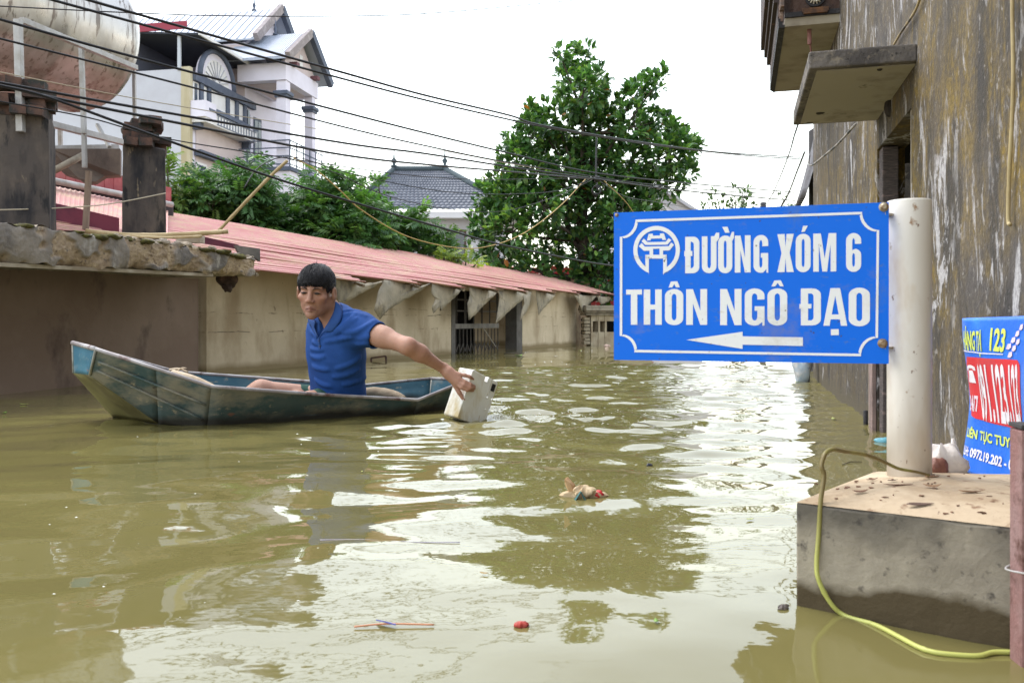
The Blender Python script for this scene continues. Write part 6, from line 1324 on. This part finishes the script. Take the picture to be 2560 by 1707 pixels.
# hair: cap plus many fine locks
def hair_sdf(p):
    q = hloc(p); d = ell(q, (0, -.012, .048), (.0845, .107, .0865)); fr_ = .004 * np.sin(q[:, 0] * 260) + .004 * np.sin(q[:, 0] * 130 + 1)
    zh = np.interp(q[:, 1], [-.12, -.07, -.03, -.012, .012, .028, .040, .05, .12], [-.045, -.052, -.015, .030, .024, -.006, .012, .040, .048])
    return smax(d, (zh + fr_ - q[:, 2]) * .8, .006) * HS
hv, hq = surfnet(hair_sdf, A3(hd_c) - .16, A3(hd_c) + .17, .0036)
M_HAIR = pm('black_hair', (.010, .009, .011), [((.02, .018, .022), 40, .5, .7)], .5, [(120, .6)], 0, .35)
hair = putmesh('hair', np_mesh('hair', hv - 0, hq, M_HAIR), person)
rh = np.random.default_rng(4); g = G(); cen_h = (0, -.012, .048); Rh = np.array((.0845, .107, .0865))
for k in range(3600):
    u = rh.normal(size=3); u /= np.linalg.norm(u)
    if u[2] < -.25 or (u[2] < -.05 and u[1] > .45): continue
    crown_p = np.array([.01, -.45, .9]); tang = u - crown_p * (crown_p @ u) / (crown_p @ crown_p); tang = tang + np.array([.25 * (1 if u[0] > 0 else -1), .5, -.2]) + rh.normal(size=3) * .25; pts = []; lift_ = rh.uniform(.2, 1.3); L = rh.uniform(.035, .07); p_ = u.copy()
    for s in range(5):
        tt = tang - p_ * (tang @ p_); tt /= np.linalg.norm(tt) + 1e-6; pts.append(p_.copy()); p_ = p_ + tt * L / 4 / .09; p_ /= np.linalg.norm(p_)
    w = [hw(*(np.array(cen_h) + q * Rh * (1.0 + .025 * math.sin(math.pi * i / 4) * lift_ + rh.uniform(.0, .012)))) for i, q in enumerate(pts)]
    zl = [((x - hd_c).dot(hu) / HS, (x - hd_c).dot(hf) / HS) for x in w]
    if min(np.interp(y, [-.12, -.07, -.03, -.012, .012, .028, .040, .05, .12], [-.045, -.052, -.02, .030, .022, -.008, .010, .034, .036]) - z for z, y in zl) > 0 or any(np.interp(y, [-.12, -.07, -.03, -.012, .012, .028, .040, .05, .12], [-.05, -.055, -.025, .028, .018, -.014, .004, .030, .030]) > z for z, y in zl): continue
    g.tube(w, [.0010, .0020, .0020, .0014, .0003], 3, False)
for k in range(170):      # uneven fringe over the forehead, and a few stray hairs
    x = rh.uniform(-.066, .066); y = .094 * math.sqrt(max(.05, 1 - (x / .088) ** 2)) - .012 + .006; z0 = .062 + rh.uniform(-.01, .012); L = rh.uniform(.012, .030) * (1.15 - .5 * math.exp(-((x + .012) / .018) ** 2)); sw_ = rh.uniform(-.012, .006)
    g.tube([hw(x, y - .002, z0), hw(x + sw_ * .4, y + .002, z0 - L * .5), hw(x + sw_, y - .0005, z0 - L)], [.0024, .0026, .0005], 3, False)
for k in range(26):
    u = rh.normal(size=3); u[2] = abs(u[2]) + .6; u /= np.linalg.norm(u); b_ = np.array(cen_h) + u * Rh; t_ = rh.normal(size=3) * .012; g.tube([hw(*b_), hw(*(b_ + u * .008 + t_ * .5)), hw(*(b_ + u * rh.uniform(.008, .018) + t_))], [.0008, .0006, .0002], 3, False)
part('locks', g, M_HAIR, hair, smooth=True, kind='stuff')
for s in (-1, 1):
    g = G(); g.rock(hw(s * .031, .0835, .0055), (.0128, .0060, .0044), 1, 0, 12, 8); part('eye', g, pm('eye_dark', (.022, .014, .011), (), .15), person, smooth=True)
    g = G(); q = [hw(s * .013, .0945, .025), hw(s * .028, .0925, .0305), hw(s * .048, .079, .0265)]; g.tube(spl(q, 5), [.0022, .003, .0035, .0036, .0036, .0035, .0032, .003, .0026, .002, .001], 6, True, .7); part('eyebrow', g, pm('brow', (.022, .016, .015), (), .8), person, smooth=True)
    g = G(); q = [hw(s * .0165, .0875, .0075), hw(s * .031, .0895, .0115), hw(s * .047, .080, .0065)]; g.tube(spl(q, 5), .0016, 6); part('eyelid', g, pm('lash', (.05, .028, .022), (), .7), person, smooth=True)
g = G(); g.tube(spl([hw(-.028, .0785, -.0735), hw(-.014, .0905, -.0675), hw(0, .0955, -.0655), hw(.014, .0905, -.0675), hw(.028, .0785, -.0735)], 4), .0013, 6); part('mouth_line', g, pm('mouth', (.10, .035, .03), (), .6), person, smooth=True)
for k, (pts, Ys, r) in enumerate(FING + [THUMB]):
    tip, pr_ = ph(*pts[3], Ys[3]), ph(*pts[2], Ys[2]); d = (tip - pr_).normalized(); n_ = V((0, -1, .3)); n_ = (n_ - d * n_.dot(d)).normalized(); s_ = d.cross(n_); c_ = tip - d * .001 + n_ * r * .74; g = G()
    g.grid(4, 4, lambda u, v: c_ + s_ * (u - .5) * r * 1.15 + d * (v - .5) * r * 1.3 - n_ * ((u - .5) ** 2 + (v - .5) ** 2) * r * .9); part('fingernail', g, pm('nail', (.55, .33, .26), (), .3), person, smooth=True)
# shirt
HEM = P(944, 839, 3.935); arm_d = (HEM - LSH).normalized()
def shirt_base(p):
    d = torso(p, .0); d = smin(d, cap(p, c2 - ax_ * .045, LSH, .064, .074), .05); d = smin(d, cap(p, c2 - ax_ * .045, RSH, .064, .070), .05)
    sl = cap(p, LSH, HEM + arm_d * .03, .074, .064); sl = smax(sl, (p - A3(HEM)) @ A3(arm_d), .004); return smin(d, sl, .035)
def ray_shirt(px, py, off=0., f=None):
    f = f or shirt_base; d = A3(P(px, py, 1.)) - np.array((0, 0, EYE)); o = np.array((0, 0, EYE)); t = 3.6
    for _ in range(60):
        v = f((o + d * t)[None])[0] - off; t += v * .8 / np.linalg.norm(d)
        if t > 4.8: return None
    return V(o + d * t)
c3 = lambda x, y: (700 + x / 3.4845, 630 + y / 3.4845)
FOLD = [([(770, 850), (690, 915), (600, 975), (500, 1010)], .007), ([(765, 950), (680, 1020), (580, 1065), (470, 1085)], .007), ([(275, 840), (320, 850), (375, 848)], .004), ([(278, 905), (330, 918), (385, 912)], .005), ([(290, 990), (340, 1012), (420, 1020)], .006),
        ([(350, 745), (450, 718), (560, 660), (660, 580)], .006), ([(420, 690), (520, 655), (600, 600), (650, 545)], .005), ([(540, 520), (620, 510), (700, 520)], .005), ([(545, 550), (640, 535), (740, 560)], .005), ([(690, 760), (780, 735), (850, 690), (890, 640)], .006), ([(680, 800), (740, 790), (800, 765)], .007), ([(740, 1090), (650, 1130), (560, 1150)], .006), ([(310, 1110), (370, 1150), (440, 1165)], .006), ([(560, 705), (660, 690), (760, 640), (830, 600)], .005), ([(290, 780), (320, 790), (345, 800)], .005), ([(280, 690), (310, 720), (330, 760)], .005), ([(400, 780), (500, 760), (620, 740)], .005)]
FP = []
for pts, r in FOLD:
    q = [ray_shirt(*c3(*a)) for a in pts]; q = [a for a in q if a is not None]
    if len(q) > 1: FP.append((spl(q, 3), r))
VB = ray_shirt(797, 846)
def shirt_sdf(p):
    d = shirt_base(p); d = d + .0016 * np.sin(p[:, 0] * 37 + p[:, 2] * 29) * np.sin(p[:, 2] * 41 - p[:, 1] * 23)
    near = d < .03
    if near.any():
        pn_ = p[near]; dn = d[near]
        for pts, r in FP:
            for a, b in zip(pts, pts[1:]): dn = smin(dn, cap(pn_, a + V((0, .35 * r, -.2 * r)), b + V((0, .35 * r, -.2 * r)), r * .50, r * .50), .020)
        d[near] = dn
    d = smax(d, -cap(p, P(825, 781, 4.03), P(800, 735, 3.98), .062, .072), .006); d = smax(d, -cap(p, P(817, 795, 3.985), VB, .056, .008), .004)
    d = smax(d, -cap(p, HEM - arm_d * .022, HEM + arm_d * .05, .058, .060), .003)
    return d
sv, sq = surfnet(shirt_sdf, (-1.16, 3.82, .01), (-.55, 4.48, .62), .004)
M_SHIRT = pm('blue_polo', (.013, .056, .22), [((.018, .072, .275), 9, .42, .66)], .8, [(420, .25, (1, 1, 1), .002), (24, .25, (1, 1, 1), .006)], 0, .25); M_COLLAR = pm('collar_blue', (.017, .062, .22), (), .85, [(500, .3, (1, 1, 1), .002)])
shirt = putmesh('shirt', np_mesh('shirt', sv, sq, M_SHIRT), person)
def patch(name, inner, outer, off0, off1, mat, th=.004, n=5, parent=shirt):
    """cloth strip laid over the shirt between two picture polylines"""
    f0 = lambda p: np.minimum(shirt_base(p), cap(p, NB, NT, .064, .058))
    a = [ray_shirt(x, y, off0, f0) for x, y in inner]; b = [ray_shirt(x, y, off1, f0) for x, y in outer]
    a = [q for q in a if q is not None]; b = [q for q in b if q is not None]; a, b = spl(a, 6), spl(b, 6); m = min(len(a), len(b)); g = G()
    g.grid(n, m - 1, lambda u, v: lerp(a[int(round(v * (m - 1)))], b[int(round(v * (m - 1)))], u) + V((0, -.006, .004)) * math.sin(math.pi * u)); return part(name, g, mat, parent, smooth=True, solid=th)
c5 = lambda *L: [(720 + x / 6.27, 650 + y / 6.27) for x, y in L]
patch('collar', c5((745, 648), (722, 800), (650, 950), (575, 1070), (490, 1215)), c5((850, 745), (850, 860), (800, 990), (690, 1122), (575, 1105)), .012, .007, M_COLLAR)
patch('collar', c5((330, 905), (395, 935), (428, 985), (418, 1060), (470, 1210)), c5((318, 960), (345, 1020), (372, 1060), (400, 1130), (455, 1200)), .012, .005, M_COLLAR)
patch('placket', c5((468, 1215), (468, 1290), (478, 1350), (492, 1410)), c5((500, 1222), (500, 1290), (510, 1350), (520, 1400)), .004, .004, M_COLLAR, .003, 3)
for x, y in ((486, 1265), (500, 1350)):
    q = ray_shirt(*c5((x, y))[0], .006); g = G(); g.lathe([(.0052, 0), (.0052, .002), (.003, .0026)], q, V((-.3, -.9, .15)), 12); part('button', g, pm('button_navy', (.015, .02, .05), (), .4), shirt)
g = G(); hx, hy = arm_d.cross(up).normalized(), arm_d.cross(arm_d.cross(up)).normalized(); g.tube([HEM - arm_d * .006 + (hx * math.cos(t) + hy * math.sin(t)) * .0645 for t in np.linspace(0, 2 * math.pi, 40)], .0035, 6, False); part('sleeve_hem', g, M_COLLAR, shirt, smooth=True)
# shorts
def shorts_sdf(p):
    hl_, hr_ = V((c0.x + .02, 4.17, .075)), V((c0.x - .06, 4.34, .055)); kl, kr = P(776, 1006, 4.06), P(652, 976, 4.20)
    d = torso(p, .004); d = smax(d, (p - A3(c0)) @ A3(ax_) - .07, .01); a = cap(p, hl_, lerp(hl_, kl, .72), .086, .066); b = cap(p, hr_, lerp(hr_, kr, .45), .074, .060)
    return smin(d, smin(a, b, .03), .03)
shv, shq = surfnet(shorts_sdf, (-1.32, 3.9, .012), (-.6, 4.5, .25), .005); putmesh('shorts', np_mesh('shorts', shv, shq, pm('green_shorts', (.018, .06, .045), [((.03, .085, .06), 20, .45, .65)], .9)), person)
# ------------------------------------------------------------------ floating things
rd = random.Random(9)
def wz(x, y): return float(water_height(np.array([[x]]), np.array([[y]]))[0, 0])
def onw(px, py, dz=0.): p = PZ(px, py, 0.); p.z = wz(p.x, p.y) + dz; return p
# crumpled paper bag with red end
bag = empty('paper_bag', 'crumpled tan paper bag with a red end floating mid water', 'bag', onw(1455, 1240)); q = onw(1455, 1243)
g = G(); g.rock(q + V((.004, 0, .009)), (.044, .022, .018), 6, .34, 22, 14); bb = part('bag_body', g, pm('kraft', (.52, .40, .25), [((.38, .26, .14), 18, .45, .65), ((.62, .53, .42), 12, .58, .72)], .85, [(25, .9)]), bag)
k_ = q.y / F; g = G(); g.prism([q + V(((x - 1455) * k_, -.004 + .008 * (i % 2), (1243 - y) * k_)) for i, (x, y) in enumerate(((1425, 1238), (1413, 1216), (1411, 1200), (1416, 1199), (1424, 1208), (1434, 1218), (1433, 1230), (1437, 1238)))], V((.006, .022, 0))); part('torn_flap', g, pm('kraft_dark', (.38, .20, .085), [((.52, .34, .18), 20, .45, .65)], .85), bag)
g = G(); g.rock(q + V((.044, -.004, .006)), (.013, .012, .010), 3, .25, 12, 8); part('red_end', g, pm('bag_red', (.50, .02, .025), (), .5), bag, smooth=True)
g = G(); g.tube([q + V((-.022, -.034, -.004)), q + V((-.006, -.030, .018)), q + V((.008, -.036, -.006))], [.006, .007, .006], 6, True, .4); part('green_tape', g, pm('tape_green', (.03, .12, .12), (), .5), bag)
def scrap(px, py, L, W, H, seed, mat, label, cat, name, rot=0., amp=.3):
    p = onw(px, py); g = G(); g.rock((0, 0, 0), (L, W, H), seed, amp, 14, 8); R = Matrix.Rotation(rot, 3, 'Z'); g.v = [tuple(R @ V(v) + p + V((0, 0, H * .35))) for v in g.v]; return thing(name, g, mat, label, cat, smooth=False)
scrap(1304, 1573, .013, .009, .006, 4, pm('scrap_red', (.42, .05, .035), [((.25, .04, .03), 60, .4, .6)], .6), 'small bright red scrap floating alone in the foreground', 'litter', 'red_scrap')
scrap(1624, 1164, .010, .006, .006, 5, pm('bottle_dark', (.02, .022, .035), (), .3), 'small black floating lump in the middle of the channel', 'litter', 'dark_lump')
scrap(1958, 1529, .012, .006, .005, 8, pm('scrap_grey', (.12, .10, .09), [((.3, .25, .2), 60, .5, .65)], .8), 'small grey brown scrap floating left of the plinth', 'litter', 'grey_scrap', .5)
g = G(); a, b = onw(885, 1572, .003), onw(1085, 1570, .003); g.tube(spl([a, lerp(a, b, .4) + V((0, .006, .001)), b], 8), .0013, 6); thing('straw', g, pm('straw_orange', (.55, .22, .11), (), .5), 'long thin orange straw floating in the left foreground', 'straw', smooth=True)
g = G(); a, b = onw(940, 1557, .003), onw(990, 1568, .003); g.prism([a, b, b + V((0, -.006, .001)), lerp(a, b, .4) + V((0, -.010, .004))], (0, 0, .002)); thing('blue_wrapper', g, pm('wrap_blue', (.12, .13, .42), (), .4), 'small blue wrapper floating beside the orange straw', 'litter')
g = G(); a, b = onw(800, 1354, .002), onw(1150, 1351, .002); g.tube(spl([a, lerp(a, b, .3) + V((0, .008, 0)), lerp(a, b, .7) - V((0, .005, 0)), b], 8), .0009, 6); thing('string', g, pm('string_lilac', (.42, .38, .50), (), .5), 'long pale lilac string floating left of the paper bag', 'string', smooth=True)
g = G(); p = onw(2207, 1104); g.rock(p + V((.02, .0, .004)), (.045, .02, .016), 12, .3, 16, 9); thing('plastic_bag', g, pm('aqua_plastic', (.12, .33, .40), [((.25, .5, .55), 30, .5, .7)], .3, [(30, .6)]), 'small aqua plastic bag floating just left of the pole', 'bag', smooth=True)
g = G(); p = PZ(2006, 955, 0.); g.rock(p + V((0, 0, .09)), (.075, .06, .13), 7, .22, 16, 12); g.tube([p + V((0, 0, .19)), p + V((.02, 0, .26)), p + V((.01, .01, .3))], [.03, .016, .02], 8); thing('plastic_sack', g, pm('sack_blue', (.42, .50, .58), [((.62, .60, .60), 14, .45, .62), ((.2, .3, .45), 18, .6, .7)], .45, [(24, .7)]), 'pale blue tied plastic sack at the far corner of the right wall', 'sack', smooth=True)
scrap(1517, 866, .06, .05, .03, 3, pm('pink_scrap', (.5, .36, .30), [((.35, .25, .2), 20, .4, .6)], .8), 'pinkish lump floating by the old gate wall', 'litter', 'pale_lump')
# floating twigs
for k, (x0, y0, x1, y1, lb) in enumerate(((2105, 1160, 2155, 1153, 'thin dark twig floating between the right wall and pole'), (1260, 886, 1310, 884, 'brown twig floating before the flooded doorway'), (1585, 1055, 1640, 1060, 'short twig floating in the channel right of the paddle'))):
    a, b = onw(x0, y0, .002), onw(x1, y1, .002); g = G(); r = .0012 * (1 if a.y < 5 else 6); g.tube([a, lerp(a, b, .5) + V((0, .01, .003)), b], [r, r * 1.3, r * .7], 5); thing('twig', g, pm('wet_twig', (.06, .045, .03), (), .7), lb, 'twig', smooth=True, group='floating twigs')
lm = [pm('float_leaf_%d' % k, c, (), .5) for k, c in enumerate(((.16, .28, .04), (.34, .38, .10), (.30, .20, .07)))]
lf = [(2084, 1050, 'pale yellow green leaf floating beneath the right wall reflection', .055, 1), (1297, 889, 'bright green leaf floating before the doorway', .20, 0), (2033, 1108, 'small orange brown leaf floating beside the right wall', .03, 2), (1990, 959, 'green leaf by the pale blue sack', .06, 0), (2232, 1536, 'small green leaf stuck low on the plinth waterline', .016, 0), (1640, 1568, 'tiny green leaf floating in the right foreground', .016, 0), (1210, 1440, 'tiny dark leaf floating left of the tree reflection', .018, 2), (1875, 1300, 'small yellow leaf floating left of the plinth corner', .02, 1), (905, 1185, 'tiny yellow leaf on the reflection of the man', .012, 1), (12, 1035, 'bright green leaf at the left edge of the water', .05, 0), (60, 1010, 'yellow leaf beneath the dark porch wall', .05, 1), (1450, 880, 'yellowish leaf drifting beside the gate wall', .12, 1)]
for k, (px, py, lb, L, c) in enumerate(lf):
    p = onw(px, py, .003) if py < 1530 or px < 2000 else P(px, py, 1.30); me = mesh_of('floating_leaf', leafblade(L, L * .38, L * .10, .2), lm[c], True); o = inst('floating_leaf', me, None, Matrix.Translation(p) @ Matrix.Rotation(rd.uniform(0, 3), 4, 'Z')); tagit(o, lb, 'leaf', 'leaves floating on the flood'); mods(o, solid=.0008)
# foam bubbles: too many to count
g = G()
def bub(x, y, r):
    z = wz(x, y); n = 6; o = len(g.v); g.v.append((x, y, z + r * .35)); e_ = rd.uniform(.6, 1.7); w_ = rd.uniform(.4, .9)
    for k in range(n): g.v.append((x + r * e_ * math.cos(k * 6.283 / n) * rd.uniform(.7, 1.2), y + r * w_ * math.sin(k * 6.283 / n) * rd.uniform(.7, 1.2), z - r * .1))
    for k in range(n): g.f.append((o, o + 1 + k, o + 1 + (k + 1) % n))
for k in range(300):
    if k < 170: a, d = rd.uniform(-.9, .9), abs(rd.gauss(0, .5)) + .12; x, y = FOAM.x + d * math.cos(a) * 1.1, FOAM.y + d * math.sin(a) * .8 + .15
    elif k < 200: p = PZ(rd.uniform(60, 1000), rd.uniform(1050, 1560), 0); x, y = p.x, p.y
    else: p = PZ(rd.uniform(1300, 1560), rd.uniform(875, 960), 0); x, y = p.x, p.y
    if -1.9 < x < -.3 and 3.6 < y < 4.9 and k >= 170: continue
    bub(x, y, rd.uniform(.0012, .0042) * (.5 + y / 5))
o = part('foam_bubbles', g, pm('bubble', (.72, .72, .68), (), .25), None, smooth=True); tagit(o, 'white foam flecks and bubbles scattered over the flood water', 'foam', kind='stuff')
g = G()   # splash thrown up behind the paddle
for k in range(110):
    a = rd.uniform(0, 1); x = FOAM.x + .085 + a * .14 + rd.gauss(0, .02); y = FOAM.y - .03 + rd.gauss(0, .05) + .06; z = max(.004, .13 * (1 - a) ** 1.5 * rd.uniform(.1, 1)); r = rd.uniform(.0015, .005) * (1.2 - a); g.rock((x, y, z), (r, r, r * 1.3), k, .1, 6, 4)
o = part('splash', g, pm('splash_water', (.62, .62, .56), (), .08), None, smooth=True); tagit(o, 'splash of water droplets at the right of the foam paddle', 'splash', kind='stuff')
